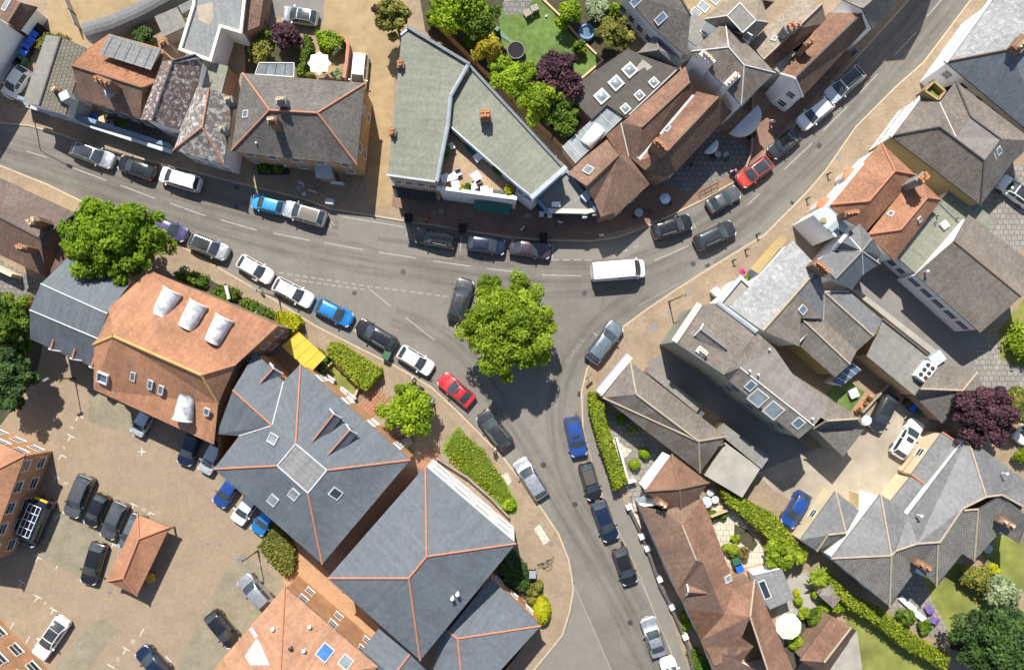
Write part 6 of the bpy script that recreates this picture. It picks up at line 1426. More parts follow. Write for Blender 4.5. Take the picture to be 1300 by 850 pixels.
def shrub(px, py, rx, ry, h, leaf, label, name='shrub', cat='shrub', n=14, per=90, size=.16, lr=.42, group=None, z0=.1):
    SEED[0] += 1; sd = SEED[0]; zc = h * .5 + z0; c = P(px, py, zc); mpp = (H - zc) / FPX
    L = lobes((c.x, c.y, zc), rx * mpp * .9, ry * mpp * .9, h * .42, n, lr, sd)
    p, nn, sz, vl = leaves_on(L, per, size, sd + 1); p[:, 2] = np.maximum(p[:, 2], z0 + .02)
    o = leafmesh(name, p, nn, sz, vl, leaf); tag(o, label, cat, group); return o
def clipped(px, py, rx, ry, h, leaf, label, name='clipped_shrub', cat='shrub', size=.12, dens=60, group=None, z0=.1):
    """smooth clipped dome of dense foliage"""
    SEED[0] += 1; g = np.random.default_rng(SEED[0]); c = P(px, py, h * .6); mpp = (H - h * .6) / FPX; a, b_ = rx * mpp, ry * mpp
    N = int(dens * (a * b_ * 4 + h * (a + b_) * 2) * 2.2); d = g.normal(size=(N, 3)); d[:, 2] = np.abs(d[:, 2]); d /= np.linalg.norm(d, axis=1, keepdims=True)
    p = np.array([c.x, c.y, z0]) + d * np.array([a, b_, h]) * g.uniform(.9, 1.02, size=(N, 1)); nn = d + g.normal(size=(N, 3)) * .4
    cv = []; cf = []; n1, n2 = 14, 6
    for i in range(n2 + 1):
        f = math.pi / 2 * i / n2
        for j in range(n1): t = 2 * math.pi * j / n1; cv.append((c.x + a * .92 * math.cos(t) * math.cos(f), c.y + b_ * .92 * math.sin(t) * math.cos(f), z0 + h * .92 * math.sin(f)))
    for i in range(n2):
        for j in range(n1): cf.append((i * n1 + j, i * n1 + (j + 1) % n1, (i + 1) * n1 + (j + 1) % n1, (i + 1) * n1 + j))
    o = leafmesh(name, p, nn, size * g.uniform(.6, 1.2, size=N), np.clip(g.normal(.55, .22, size=N), 0, 1), leaf, None, (np.array(cv), np.array(cf), .12)); tag(o, label, cat, group); return o
def inpoly(xy, poly):
    x, y = xy[:, 0], xy[:, 1]; ins = np.zeros(len(x), bool); n = len(poly)
    for i in range(n):
        (x1, y1), (x2, y2) = poly[i], poly[(i + 1) % n]
        cnd = ((y1 > y) != (y2 > y)); 
        with np.errstate(divide='ignore', invalid='ignore'): xi = (x2 - x1) * (y - y1) / (y2 - y1 + 1e-12) + x1
        ins ^= cnd & (x < xi)
    return ins
def hedge(pp, h, leaf, label, name='hedge', cat='hedge', size=.15, dens=38, rough=.12, group=None, tint=.5, z0=.1, patch=None):
    """pp: outline of the clipped top in photograph pixels"""
    SEED[0] += 1; g = np.random.default_rng(SEED[0]); q = [P(x, y, h) for x, y in pp]; poly = [(v.x, v.y) for v in q]
    if area(poly) < 0: poly = poly[::-1]
    xs, ys = zip(*poly); A = area(poly); per = sum(math.dist(poly[i], poly[(i + 1) % len(poly)]) for i in range(len(poly)))
    bb = (max(xs) - min(xs)) * (max(ys) - min(ys)); N = int(dens * bb)
    xy = np.stack([g.uniform(min(xs), max(xs), N), g.uniform(min(ys), max(ys), N)], 1); xy = xy[inpoly(xy, poly)]
    wob = np.sin(xy[:, 0] * 1.3) * np.cos(xy[:, 1] * 1.1 + 1) * .5 + np.sin(xy[:, 0] * 3.1 + xy[:, 1] * 2.3) * .3
    p1 = np.concatenate([xy, (h + wob * rough + g.normal(size=len(xy)) * rough * .5)[:, None]], 1); n1 = g.normal(size=p1.shape) * .45; n1[:, 2] += 1
    t1 = np.clip(tint + wob * .25 + g.normal(size=len(xy)) * .2, 0, 1)
    P2 = []; N2 = []
    for i in range(len(poly)):
        a, b_ = np.array(poly[i]), np.array(poly[(i + 1) % len(poly)]); L = np.linalg.norm(b_ - a); m = int(dens * L * h)
        if m < 1: continue
        f = g.uniform(size=(m, 1)); e = (b_ - a) / L; nr = np.array([e[1], -e[0]])
        xy2 = a + (b_ - a) * f + nr * g.normal(.02, rough * .6, size=(m, 1)); P2.append(np.concatenate([xy2, g.uniform(z0, h, size=(m, 1))], 1)); v = g.normal(size=(m, 3)) * .45; v[:, :2] += nr; v[:, 2] += .35; N2.append(v)
    p = np.concatenate([p1] + P2); nn = np.concatenate([n1] + N2); vl = np.concatenate([t1, np.clip(g.normal(tint, .22, size=len(p) - len(p1)), 0, 1)])
    ip = inset(poly, .12); k = len(ip)
    cv = np.array([(x, y, z0 - .1) for x, y in ip] + [(x, y, h - .12) for x, y in ip])
    tri = tessellate_polygon([[Vector((x, y, 0)) for x, y in ip]])
    cf = [(i, (i + 1) % k, k + (i + 1) % k, k + i) for i in range(k)] + [(k + t[0], k + t[1], k + t[2], k + t[2]) for t in tri]
    cf = [f for f in cf]
    # the inner mass uses quads only, so triangles are split through their middle
    quads = [f for f in cf if len(set(f)) == 4]; cvl = [tuple(v) for v in cv]
    for t in tri:
        A_, B_, C_ = (Vector(cvl[k + i]) for i in t); b0 = len(cvl); cvl += [tuple((A_ + B_) / 2), tuple((B_ + C_) / 2), tuple((C_ + A_) / 2), tuple((A_ + B_ + C_) / 3)]
        quads += [(k + t[0], b0, b0 + 3, b0 + 2), (b0, k + t[1], b0 + 1, b0 + 3), (b0 + 3, b0 + 1, k + t[2], b0 + 2)]
    o = leafmesh(name, p, nn, size * g.uniform(.6, 1.25, size=len(p)), vl, leaf, None, (np.array(cvl), np.array(quads), .1)); tag(o, label, cat, group); return o
TG = None
# big trees
tree(150, 304, 73, 62, 12, 'leaf_vivid', 'very large vivid green street tree overhanging slate mansard and main road', n=170, per=210, size=.17, lr=.155, trunk=.34)
tree(645, 413, 66, 74, 9.5, 'leaf_lime', 'big round lime-green tree standing alone in the middle of the junction', n=190, per=220, size=.155, lr=.15, trunk=.3)
tree(519, 521, 37, 35, 5.2, 'leaf_bright', 'small bright green tree on the pavement near the red coupe', n=44, per=187, size=.16, lr=.27, trunk=.14)
tree(580, 10, 46, 36, 7, 'leaf_bright', 'bright green tree at the top edge beside the garden shed', n=44, per=204, size=.18)
tree(606, 26, 28, 26, 6, 'leaf_green', 'mid green tree between the bright green top-edge tree and golden bush', n=30, per=187, size=.16)
shrub(620, 61, 22, 22, 5.6, 'leaf_gold', 'round golden-yellow flowering bush beside the trampoline', n=22, per=110, lr=.34)
tree(655, 100, 31, 29, 6, 'leaf_bright', 'bright green tree along the fence nearest the golden bush', n=30, per=204, size=.17, group='trees along the garden fence')
tree(684, 130, 32, 29, 6.4, 'leaf_lime', 'lime-tinged tree in the middle of the fence line beside the pub', n=30, per=204, size=.17, group='trees along the garden fence')
tree(713, 150, 26, 22, 5, 'leaf_green', 'darker green tree at the lower end of the garden fence', n=24, per=204, size=.16, group='trees along the garden fence')
tree(636, 88, 16, 14, 4.6, 'leaf_vivid', 'small vivid tree squeezed between fence and trampoline', n=20, per=187, size=.16, group='trees along the garden fence')
tree(709, 98, 32, 33, 6.5, 'leaf_purple', 'dark purple-leaved tree at the corner of the artificial lawn', n=54, per=204, size=.16, lr=.25)
for x, y, r, h, c, l in ((668, 118, 15, 3.4, 'leaf_bright', 'bright shrub filling the fence line between lime and bright trees'), (699, 145, 14, 3.2, 'leaf_lime', 'lime shrub filling the fence line above the polycarbonate lean-to'), (552, 22, 14, 3.0, 'leaf_green', 'green shrub at the head of the timber garden fence'), (600, 52, 10, 2.6, 'leaf_green', 'dark green shrub between golden bush and timber fence'), (735, 60, 9, 2, 'leaf_green', 'small green shrub below the blue hot tub'), (775, 15, 12, 3, 'leaf_bright', 'bright shrub between silvery bush and grey tiled house')): shrub(x, y, r, r, h, c, l, n=18, per=110)
shrub(722, 18, 18, 18, 3.6, 'leaf_bright', 'rounded bright green bush beside the round blue hot tub', n=22, per=110)
shrub(758, 12, 17, 19, 3.6, 'leaf_silver', 'pale silvery bush behind the round blue hot tub', n=22, per=110)
tree(779, 43, 25, 24, 5, 'leaf_olive', 'yellow-green small tree overhanging the dark felt roof by the hot tub', n=30, per=187, size=.16)
tree(500, 20, 27, 28, 7, 'leaf_olive', 'loose olive-green tree at the head of the sandy lane', n=26, per=80, size=.25, lr=.26)
shrub(480, 12, 8, 10, 2.5, 'leaf_purple', 'small dark red shrub under the olive tree by the sandy lane', n=10, per=60)
shrub(363, 46, 22, 24, 3.6, 'leaf_purple', 'large rounded purple bush beside the white octagonal parasol garden', n=34, per=110, lr=.3)
shrub(330, 66, 17, 18, 3, 'leaf_olive', 'yellow-green spiky shrub between purple bush and sunken yard', n=20, per=90)
shrub(333, 42, 12, 10, 2.4, 'leaf_green', 'dark green shrub behind the purple bush', n=12, per=90)
hedge([(400, 40), (420, 38), (436, 48), (432, 56), (415, 62), (404, 56)], 1.8, 'leaf_bright', 'curved bright hedge enclosing the white parasol garden')
shrub(429, 62, 8, 11, 1.8, 'leaf_silver', 'white-flowering shrub inside the parasol garden', n=12, per=60)
shrub(430, 95, 8, 8, 1.4, 'leaf_silver', 'pale variegated shrub at the parasol garden gatepost', n=10, per=60)
hedge([(386, 44), (392, 44), (397, 62), (390, 70), (385, 95), (378, 96)], 1.3, 'leaf_green', 'narrow dark hedge between purple bush and white parasol')
for x, y, l in ((380, 92, 'yellow-green clipped ball beside the glass lean-to'), (393, 96, 'little yellow-green shrub under the white parasol')): clipped(x, y, 7, 5, 1.1, 'leaf_olive', l)
hedge([(44, 52), (60, 42), (80, 44), (84, 48), (58, 55), (48, 64)], 1.2, 'leaf_olive', 'scrappy ivy hedge behind the corrugated roof', rough=.25)
shrub(182, 44, 16, 12, 1.8, 'leaf_dark', 'dark green ivy and shrub beside the weathered shed', n=14, per=70)
tree(1246, 527, 47, 38, 8, 'leaf_purple', 'broad dark purple tree overhanging the hipped grey store', n=70, per=204, size=.17, lr=.23)
tree(1286, 515, 30, 24, 6, 'leaf_olive', 'olive-yellow tree behind the broad purple tree', n=36, per=187, size=.16)
tree(1268, 815, 58, 50, 8, 'leaf_dark', 'large dark green tree filling the lower corner of the villa garden', n=70, per=204, size=.17, lr=.24)
shrub(1240, 732, 20, 18, 3, 'leaf_olive', 'dull olive rounded shrub at the corner of the villa lawn', n=22, per=100)
shrub(1272, 752, 26, 22, 3, 'leaf_silver', 'large silver-grey spiky shrub in the villa garden', n=26, per=70, size=.24)
shrub(1262, 722, 9, 8, 1.4, 'leaf_yellow', 'small yellow-green shrub between silver shrub and villa wall', n=10, per=60)
shrub(1222, 815, 14, 12, 2.2, 'leaf_purple', 'dark plum shrub at the edge of the large dark garden tree', n=12, per=80)
shrub(1150, 782, 14, 10, 1.6, 'leaf_green', 'grey-green shrub beside the garden loungers', n=14, per=80)
shrub(1174, 795, 9, 9, 1.4, 'leaf_green', 'small round shrub between loungers and hedge', n=10, per=80)
shrub(1300, 435, 24, 30, 2.4, 'leaf_lime', 'bright yellow-green shrub bed at the right edge by the barn', n=24, per=80)
shrub(1296, 578, 14, 12, 2, 'leaf_lime', 'yellow-green shrub behind the boundary wall of the villa', n=12, per=80)
tree(8, 412, 36, 42, 8, 'leaf_green', 'large green tree at the edge beside the slate mansard', n=60, per=204, size=.18, lr=.24)
tree(14, 480, 32, 46, 7, 'leaf_dark', 'dark shaded tree overhanging the hatched parking bay', n=54, per=204, size=.18, lr=.24)
shrub(32, 382, 12, 10, 2, 'leaf_olive', 'scrubby olive bush in the rear yard beside the mansard', n=12, per=70)
hedge([(415, 442), (420, 434), (431, 436), (482, 468), (483, 474), (464, 496), (454, 489), (416, 450)], 1.7, 'leaf_hedge', 'wide box-clipped bright hedge beside the yellow canopy', dens=46, rough=.06, tint=.62)
hedge([(749, 499), (757, 498), (766, 508), (768, 530), (783, 575), (797, 612), (780, 623), (773, 598), (760, 560), (749, 520)], 2.0, 'leaf_hedge', 'long clipped hedge bordering the pavement beside the royal blue car', dens=44, rough=.08, tint=.5)
hedge([(916, 622), (932, 628), (985, 655), (1012, 690), (1026, 702), (1022, 716), (1000, 712), (985, 690), (950, 660), (925, 640)], 2.2, 'leaf_hedge', 'long broad hedge between the blue car yard and the terrace gardens', dens=44, rough=.14, tint=.55)
tree(993, 701, 27, 21, 3.6, 'leaf_lime', 'loose bright bush at the lower end of the broad hedge', name='bush', cat='bush', n=34, per=100, size=.18, lr=.28, trunk=.1)
hedge([(1052, 734), (1060, 736), (1085, 760), (1122, 778), (1160, 808), (1208, 836), (1200, 850), (1150, 822), (1112, 792), (1075, 768), (1056, 750)], 2.2, 'leaf_hedge', 'long uneven hedge dividing olive lawn from the grey villa', dens=44, rough=.2, tint=.5)
hedge([(345, 672), (353, 668), (362, 682), (373, 700), (372, 726), (362, 732), (342, 712), (327, 694)], 1.2, 'leaf_olive', 'low clipped evergreen shrubs at the corner of car park and orange path', rough=.15)
hedge([(348, 397), (358, 395), (376, 400), (382, 410), (368, 425), (352, 414)], 1.7, 'leaf_yellow', 'dense wedge-shaped yellow-green topiary beside the orange hall', dens=60, rough=.05, tint=.35)
clipped(688, 777, 12, 18, 1.8, 'leaf_yellow', 'egg-shaped bright yellow clipped bush by the slate rear wing', dens=70)
for x, y, rx, ry, l in ((684, 744, 6, 8, 'flat-topped clipped olive shrub nearest the bicycle'), (672, 749, 5, 8, 'narrow clipped olive shrub next to the dark hedge'), (679, 753, 5, 4, 'tiny clipped olive shrub between two larger ones'), (676, 762, 8, 6, 'green clipped mound touching the yellow bush')): clipped(x, y, rx, ry, .9, 'leaf_olive', l, group='clipped shrubs by the slate rear wing')
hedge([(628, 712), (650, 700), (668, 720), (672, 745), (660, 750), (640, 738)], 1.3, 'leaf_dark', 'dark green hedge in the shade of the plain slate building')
for pg, l in (([(222, 346), (240, 345), (262, 352), (258, 366), (245, 376), (228, 364)], 'leafy shrub bed nearest the street tree beside the hall'), ([(262, 378), (280, 362), (302, 368), (302, 375), (292, 384), (276, 382)], 'rounded mid-green shrub bed beside the white-roofed sign'), ([(304, 384), (312, 378), (345, 396), (345, 408), (335, 408)], 'low blue-green shrub bed at the hall corner')): hedge(pg, .8, 'leaf_green', l, name='shrub_bed', cat='shrub bed', rough=.25, size=.16, group='shrub beds along the hall')
hedge([(395, 448), (404, 442), (418, 455), (410, 470), (402, 474)], .9, 'leaf_green', 'small shrub beside the yellow canopy steps', name='shrub', cat='shrub', rough=.2)
hedge([(565, 568), (581, 545), (600, 560), (615, 572), (640, 612), (655, 640), (650, 648), (620, 625), (585, 596), (572, 586)], .35, 'leaf_hedge', 'ground-cover planting on the verge beside the white bay windows', name='ground_cover', cat='planting', size=.12, dens=30, rough=.14, tint=.45)
shrub(646, 640, 10, 9, 1.1, 'leaf_bright', 'bright leafy clump at the pointed end of the verge', n=12, per=70)
for x, y, c, l in ((819, 576, 'leaf_bright', 'clipped green ball in the white-walled courtyard nearest the hedge'), (806, 590, 'leaf_lime', 'lime clipped ball in the white-walled courtyard nearest the porch')): clipped(x, y, 8, 7, 1.2, c, l)
shrub(790, 530, 8, 9, 1.6, 'leaf_green', 'dark shrub behind the trellis of the long hipped building', n=10, per=60); shrub(803, 546, 8, 6, 1.6, 'leaf_bright', 'bright climber on the trellis of the long hipped building', n=10, per=60)
for x, y, rx, ry, h, c, l in ((906, 655, 8, 7, 1.0, 'leaf_green', 'larger clipped green ball on the pale patio'), (918, 654, 6, 6, 1.0, 'leaf_green', 'smaller clipped green ball on the pale patio')): clipped(x, y, rx, ry, h, c, l)
shrub(933, 684, 7, 5, 1, 'leaf_lime', 'yellow-green mound beside the round brown bed', n=8, per=60); shrub(928, 697, 12, 9, 1.6, 'leaf_lime', 'yellow-flowered shrub above the blue-lidded bin', n=16, per=80); shrub(943, 702, 10, 9, 1.6, 'leaf_rust', 'rusty-twigged shrub beside the orange path', n=14, per=80)
shrub(1011, 752, 5, 6, .8, 'leaf_yellow', 'small golden shrub in the corner of the lead extension', n=8, per=60)
for x, y, rx, ry, c, l in ((1014, 763, 6, 6, 'leaf_bright', 'clipped ball below the golden shrub'), (1034, 755, 4, 6, 'leaf_bright', 'clipped oval at the side of the dark garden shed'), (1047, 772, 8, 7, 'leaf_bright', 'clipped mound in front of the dark garden shed')): clipped(x, y, rx, ry, 1.1, c, l)
shrub(1036, 784, 13, 11, 2.2, 'leaf_green', 'grey-green rounded tree-shrub beside the tiled garden building', n=20, per=90)
shrub(1020, 778, 8, 10, 1.5, 'leaf_lime', 'loose lime shrub beside the mint parasol', n=12, per=70); shrub(1064, 770, 11, 9, 1.4, 'leaf_bright', 'bright shrub between dark shed and tiled building', n=14, per=80); shrub(1010, 815, 14, 9, 1.3, 'leaf_lime', 'mixed shrub below the mint parasol', n=16, per=70)
hedge([(866, 777), (872, 773), (880, 790), (874, 803), (868, 798)], .7, 'leaf_bright', 'small front lawn hedge between white wall and terrace', rough=.1)
hedge([(873, 830), (884, 822), (905, 850), (905, 870), (884, 870)], .7, 'leaf_green', 'front garden hedge at the lower end of the terrace', rough=.12)
shrub(566, 190, 7, 10, 1.6, 'leaf_green', 'pale-flowered planter bush on the deck by the sage block', n=10, per=50, z0=5.45); shrub(630, 217, 8, 8, 1.5, 'leaf_green', 'green planter on the shaded edge of the deck', n=10, per=50, z0=5.45)
shrub(586, 238, 5, 4, .9, 'leaf_yellow', 'yellow-flowered planter by the middle white table', n=7, per=45, z0=5.45); shrub(594, 237, 6, 5, 1.0, 'leaf_green', 'green planter next to the yellow-flowered one', n=8, per=45, z0=5.45); shrub(646, 240, 6, 7, 1.3, 'leaf_yellow', 'yellow-flowered planter in the right-hand corner of the deck', n=8, per=45, z0=5.45)
for x, y, rx, ry, l in ((335, 213, 9, 7, 'shaded green bush left of the porch'), (352, 214, 10, 7, 'shaded shrub with white blooms before the hipped house')): shrub(x, y, rx, ry, 1.4, 'leaf_green', l, n=12, per=60)
bpy.data.objects['shrub']['cat_dummy'] = 0; del bpy.data.objects['shrub']['cat_dummy']
# tree fern
o = empty('tree_fern', P(1039, 733, 0), 'bright star-shaped tree fern beside the dark garden shed', 'tree fern'); c = P(1039, 732, 2.0)
q = MB(); q.tube((c.x, c.y, 0), c, .13, 8, 0, .16); q.build('trunk', 'bark', o)
q = MB(); g = random.Random(5)
for i in range(15):
    a = 2 * math.pi * i / 15 + g.uniform(-.1, .1); L = g.uniform(1.0, 1.5); d = Vector((math.cos(a), math.sin(a), 0)); s = Vector((-d.y, d.x, 0)); prev = None
    pts_ = []
    for k in range(7):
        t = k / 6; w = .2 * math.sin(math.pi * min(1, t * .8 + .15)); m = c + d * (L * t) + Vector((0, 0, .45 * math.sin(t * 2.2) - .25 * t * t)); pts_.append((m - s * w - Vector((0, 0, .05)), m, m + s * w - Vector((0, 0, .05))))
    for k in range(6):
        A, Bb = pts_[k], pts_[k + 1]; q.add([A[0], A[1], Bb[1], Bb[0]], [(0, 1, 2, 3)]); q.add([A[1], A[2], Bb[2], Bb[1]], [(0, 1, 2, 3)])
fr = q.build('fronds', 'leaf_lime', o); at = fr.data.attributes.new('leaf', 'FLOAT', 'POINT'); at.data.foreach_set('value', [.5 + .4 * math.sin(i) for i in range(len(fr.data.vertices))])

# ---- fences and walls
def wallrun(name, label, cat, line, h, th, m, z0=.0, cap=None, group=None):
    g = [P(x, y, 0) for x, y in line]; q = MB()
    for i in range(len(g) - 1):
        p, r = g[i], g[i + 1]; e = (r - p); L = e.length; e.normalize(); s = Vector((-e.y, e.x, 0))
        q.obox((p + r) / 2 + Vector((0, 0, z0 + h / 2 + .002 * (i % 2))), e * (L / 2 + th * .4), s * (th / 2), Vector((0, 0, h / 2)))
    if cap is None: o = q.build(name, m); return tag(o, label, cat, group)
    c = sum(g, Vector()) / len(g); o = empty(name, c, label, cat, group); q.build('wall', m, o); q = MB()
    for i in range(len(g) - 1):
        p, r = g[i], g[i + 1]; e = (r - p); L = e.length; e.normalize(); s = Vector((-e.y, e.x, 0))
        q.obox((p + r) / 2 + Vector((0, 0, z0 + h + .04 + .003 * (i % 2))), e * (L / 2 + th * .5), s * (th / 2 + .05), Vector((0, 0, .04)))
    q.build('coping', cap, o); return o
def fence(label, line, h, m='wood_fence', name='fence', group=None):
    g = [P(x, y, 0) for x, y in line]; c = sum(g, Vector()) / len(g); o = empty(name, c, label, 'fence', group); q = MB(); po = []
    for i in range(len(g) - 1):
        p, r = g[i], g[i + 1]; e = (r - p); L = e.length; e.normalize(); s = Vector((-e.y, e.x, 0)); n = max(1, round(L / 1.9))
        for k in range(n):
            a, b_ = p.lerp(r, k / n), p.lerp(r, (k + 1) / n); jt = random.uniform(-.03, .03)
            q.obox((a + b_) / 2 + Vector((0, 0, h / 2 + jt)), (b_ - a) / 2 * .94, s * .025, Vector((0, 0, h / 2))); po.append(a)
            q.obox((a + b_) / 2 + Vector((0, 0, h + jt + .03)), (b_ - a) / 2 * .94, s * .06, Vector((0, 0, .025)))
        po.append(r)
    q.build('panels', m, o)
    for a in po[:40]: MB().box((a.x, a.y, -.05), .11, .11, h + .15, 0).build('post', m, o)
    return o
fence('timber fence between garden trees and the sage-roofed wedge block', [U('T12', 870, 100), U('T12', 1100, 330), U('T12', 1275, 500), U('T13', 150, 610), U('T13', 235, 690), U('T13', 345, 805)], 1.9)
fence('weathered fence along the edge of the sandy plot', [(88, 0), (97, 20), (104, 38)], 1.6, 'wood_grey')
fence('brown fence behind the shaded yard of the flat annexe', [(320, 0), (322, 40)], 1.8)
wallrun('garden_wall', 'brick wall running beside the villa from the purple tree', 'wall', [(1195, 545), (1225, 565), (1270, 600), (1310, 628)], 1.7, .25, 'brick_brown', cap='ridge_brown')
wallrun('garden_wall', 'curved brick wall of the white parasol garden along the sandy lane', 'wall', [(436, 50), (445, 62), (443, 85), (440, 103)], 1.3, .25, 'brick_red', cap='ridge_terra')
wallrun('garden_wall', 'cream wall with white capping in front of the hipped annexe', 'wall', [U('ZJ', 275, 432), U('ZJ', 110, 640)], 1.4, .3, 'render_cream')
wallrun('garden_wall', 'sand-coloured wall with terracotta coping beside the white estate', 'wall', [U('ZJ', 865, 112), U('ZJ', 790, 120), U('ZJ', 640, 300)], 1.3, .25, 'render_cream', cap='ridge_terra')
wallrun('garden_wall', 'low cream wall below the dark brown hipped house', 'wall', [U('ZL', 0, 735), U('ZL', 145, 805)], 2.0, .35, 'render_cream')
wallrun('terrace_wall', 'low dark front wall with white piers along the brown terrace', 'wall', [U('ZH', 80, 415), U('ZH', 190, 640), U('ZI', 300, 270), U('ZI', 365, 390), U('ZI', 490, 680), U('ZI', 520, 850)], .7, .22, 'brick_brown', cap='ridge_dark')
o = bpy.data.objects['terrace_wall']
for x, y, t in ((97, 440, 'ZH'), (185, 640, 'ZH'), (222, 720, 'ZH'), (308, 238, 'ZI'), (390, 425, 'ZI'), (478, 625, 'ZI')):
    c = P(*U(t, x, y), .9); q = MB(); q.box((c.x, c.y, 0), .5, .5, .95, .4); q.box((c.x, c.y, .95), .6, .6, .08, .4); q.build('pier', 'white_paint', o)
wallrun('garden_wall', 'white rendered courtyard wall beside the long hedge', 'wall', [U('Gc', 180, 130), U('Gc', 310, 600), U('Gc', 380, 580)], 1.2, .18, 'render_white')
wallrun('garden_wall', 'short wooden screen between the terrace gardens', 'screen', [U('ZH', 632, 492), U('ZH', 735, 452)], 1.6, .1, 'wood_pale')
wallrun('raised_bed_edge', 'timber edging round the artificial lawn', 'edging', [U('G4', 580, 0), U('G4', 760, 170), U('G4', 960, 400), U('G4', 1230, 660), U('G4', 1010, 850)], .35, .2, 'wood_pale')
wallrun('verge_wall', 'low dark wall between white bay windows and the green verge', 'wall', [U('G5', 130, 170), U('G5', 460, 380), U('G5', 700, 590), U('G5', 900, 800)], .9, .16, 'brick_red')
wallrun('garden_wall', 'low wall round the sunken planted bed by the clipped hedge', 'wall', [(404, 478), (424, 459), (457, 490), (447, 514), (404, 478)], .7, .18, 'brick_orange')
wallrun('boundary_wall', 'low dark wall enclosing the paved forecourt by the red hatchback', 'wall', [U('ZA', 500, 640), (952, 193), (945, 214)], .8, .2, 'brick_brown')
wallrun('yard_wall', 'brick garden wall beside the little green roof garden', 'wall', [U('T34', 470, 395), U('T34', 595, 262)], .9, .2, 'brick_red')
# ---- street furniture
def lamp(base, head, h, label, m='dark_metal'):
    c = P(*base, 0); e = P(*head, h); o = empty('street_lamp', c, label, 'street lamp', 'street lamps'); q = MB()
    q.tube((c.x, c.y, -.05), (c.x, c.y, 1.2), .1, 10); q.tube((c.x, c.y, 1.2), (c.x, c.y, h - .2), .07, 8, 0, .05); q.build('pole', m, o)
    q = MB(); d = Vector((e.x - c.x, e.y - c.y, 0)); t = Vector((c.x, c.y, h - .2)); q.tube(t, Vector((c.x, c.y, h - .05)) + d * .5, .04, 8); q.tube(Vector((c.x, c.y, h - .05)) + d * .5, Vector((c.x, c.y, h)) + d, .04, 8); q.build('arm', m, o)
    q = MB(); q.box((c.x + d.x, c.y + d.y, h - .08), .7, .28, .16, math.atan2(d.y, d.x), 0, .8); k = q.build('lamp_head', 'grey_metal', o)
    q = MB(); q.box((c.x + d.x, c.y + d.y, h - .105), .5, .2, .03, math.atan2(d.y, d.x)); q.build('lens', 'glass_lens', k)
lamp((95.8, 480), (58, 481.5), 5.4, 'street lamp in the car park beside the dark shaded tree')
lamp((354.5, 378), (322, 367), 7.6, 'street lamp beside the yellow-green topiary and white estate')
lamp((849, 383), (874, 373), 7, 'street lamp on the pavement near the lavender shop')
lamp((42, 139), (34, 133), 6.5, 'street lamp against the corrugated low house')
lamp((328, 698), (304, 711), 5, 'street lamp leaning out over the car park from the clipped shrubs')
lamp((551, 512), (549, 508), 4.5, 'short lamp post at the edge of the small bright tree')
def simple(fn, name, label, cat, mats, group=None):
    q = MB(); fn(q); o = q.build(name, mats); return tag(o, label, cat, group)
def bollards():
    for x, y, l in ((1050, 222, 'black bollard closest to the orange tiled house'), (1023.5, 253, 'black bollard below the first, opposite the tan canopy end'), (946, 318, 'upper of two bollards beside the dark grey estate'), (930, 331, 'lower of two bollards beside the dark grey estate'), (960.5, 298, 'lone bollard by the kerb above the tan canopy')):
        c = P(x, y, .1); simple(lambda q: (q.lathe((c.x, c.y, .05), [(.11, 0), (.11, .15), (.08, .2), (.075, .85), (.1, .88), (.1, .95), (.05, 1.02)], 12), q.tube((c.x, c.y, .95), (c.x + .28, c.y + .1, .95), .05, 8)), 'bollard', l, 'bollard', 'black_paint', 'pavement bollards')
bollards()
def sign(x, y, label, h=2.2, plate=(.5, .6), ang=0, m='white_paint'):
    c = P(x, y, .1); o = empty('road_sign', (c.x, c.y, 0), label, 'sign', 'street signs'); MB().tube((c.x, c.y, 0), (c.x, c.y, h), .035, 8).build('pole', 'grey_metal', o)
    q = MB(); q.box((c.x, c.y, h - plate[1]), plate[0], .03, plate[1], math.radians(ang)); q.build('plate', m, o)
sign(746, 478, 'upright sign at the kerb behind the blue-grey estate', 1.6, (.9, .5), 40, 'plastic_black'); sign(331, 358, 'pole sign beside the white hatchback at the south kerb', 2.4, (.55, .55), -30)
sign(596, 568, 'thin sign post standing on the green verge', 2.0, (.1, .5), 0, 'dark_metal')
sign(761, 302, 'pole sign at the kerb below the brown corner house', 2.3, (.5, .5), 0); sign(731, 523, 'small red sign at the kerb above the royal blue car', .9, (.35, .3), 10, 'cloth_red')
def bin_(x, y, label, body, lid, z=.1, ang=0, h=1.05, group='wheelie bins', w=.55):
    c = P(x, y, h); o = empty('wheelie_bin', (c.x, c.y, z), label, 'bin', group); a = math.radians(ang)
    q = MB(); q.box((c.x, c.y, z), w * .82, w * .9, h - .1, a, 0, 1.2); q.build('bin_body', body, o)
    q = MB(); q.box((c.x, c.y, z + h - .1), w * 1.05, w * 1.18, .08, a, 0, .94); q.build('lid', lid, o)
    q = MB()
    for s in (-1, 1):
        d = Vector((math.cos(a), math.sin(a), 0)) * s * w * .5; n = Vector((-math.sin(a), math.cos(a), 0)) * w * .5; p = Vector((c.x, c.y, z + .1)) + d * .8 + n; q.tube(p, p + d * .25, .1, 10)
    q.build('wheel', 'rubber', o)
for x, y, l, bd, ld in ((49, 36, 'black wheelie bin at the top of the row by the outbuilding', 'plastic_black', 'plastic_black'), (44.5, 42, 'blue-lidded bin below the black one by the outbuilding', 'plastic_black', 'plastic_blue'), (39, 52, 'small blue-lidded bin in the middle of the row', 'plastic_black', 'plastic_blue'), (33, 59, 'blue-lidded bin above the lowest blue one', 'plastic_black', 'plastic_blue'), (30, 66, 'lowest blue-lidded bin of the row by the white wall', 'plastic_black', 'plastic_blue'), (26.5, 75, 'upper green bin at the bottom of the row', 'plastic_green', 'plastic_green'), (22, 79, 'lowest green bin beside the white hatchback', 'plastic_green', 'plastic_black')): bin_(x, y, l, bd, ld, ang=-35, w=.8)
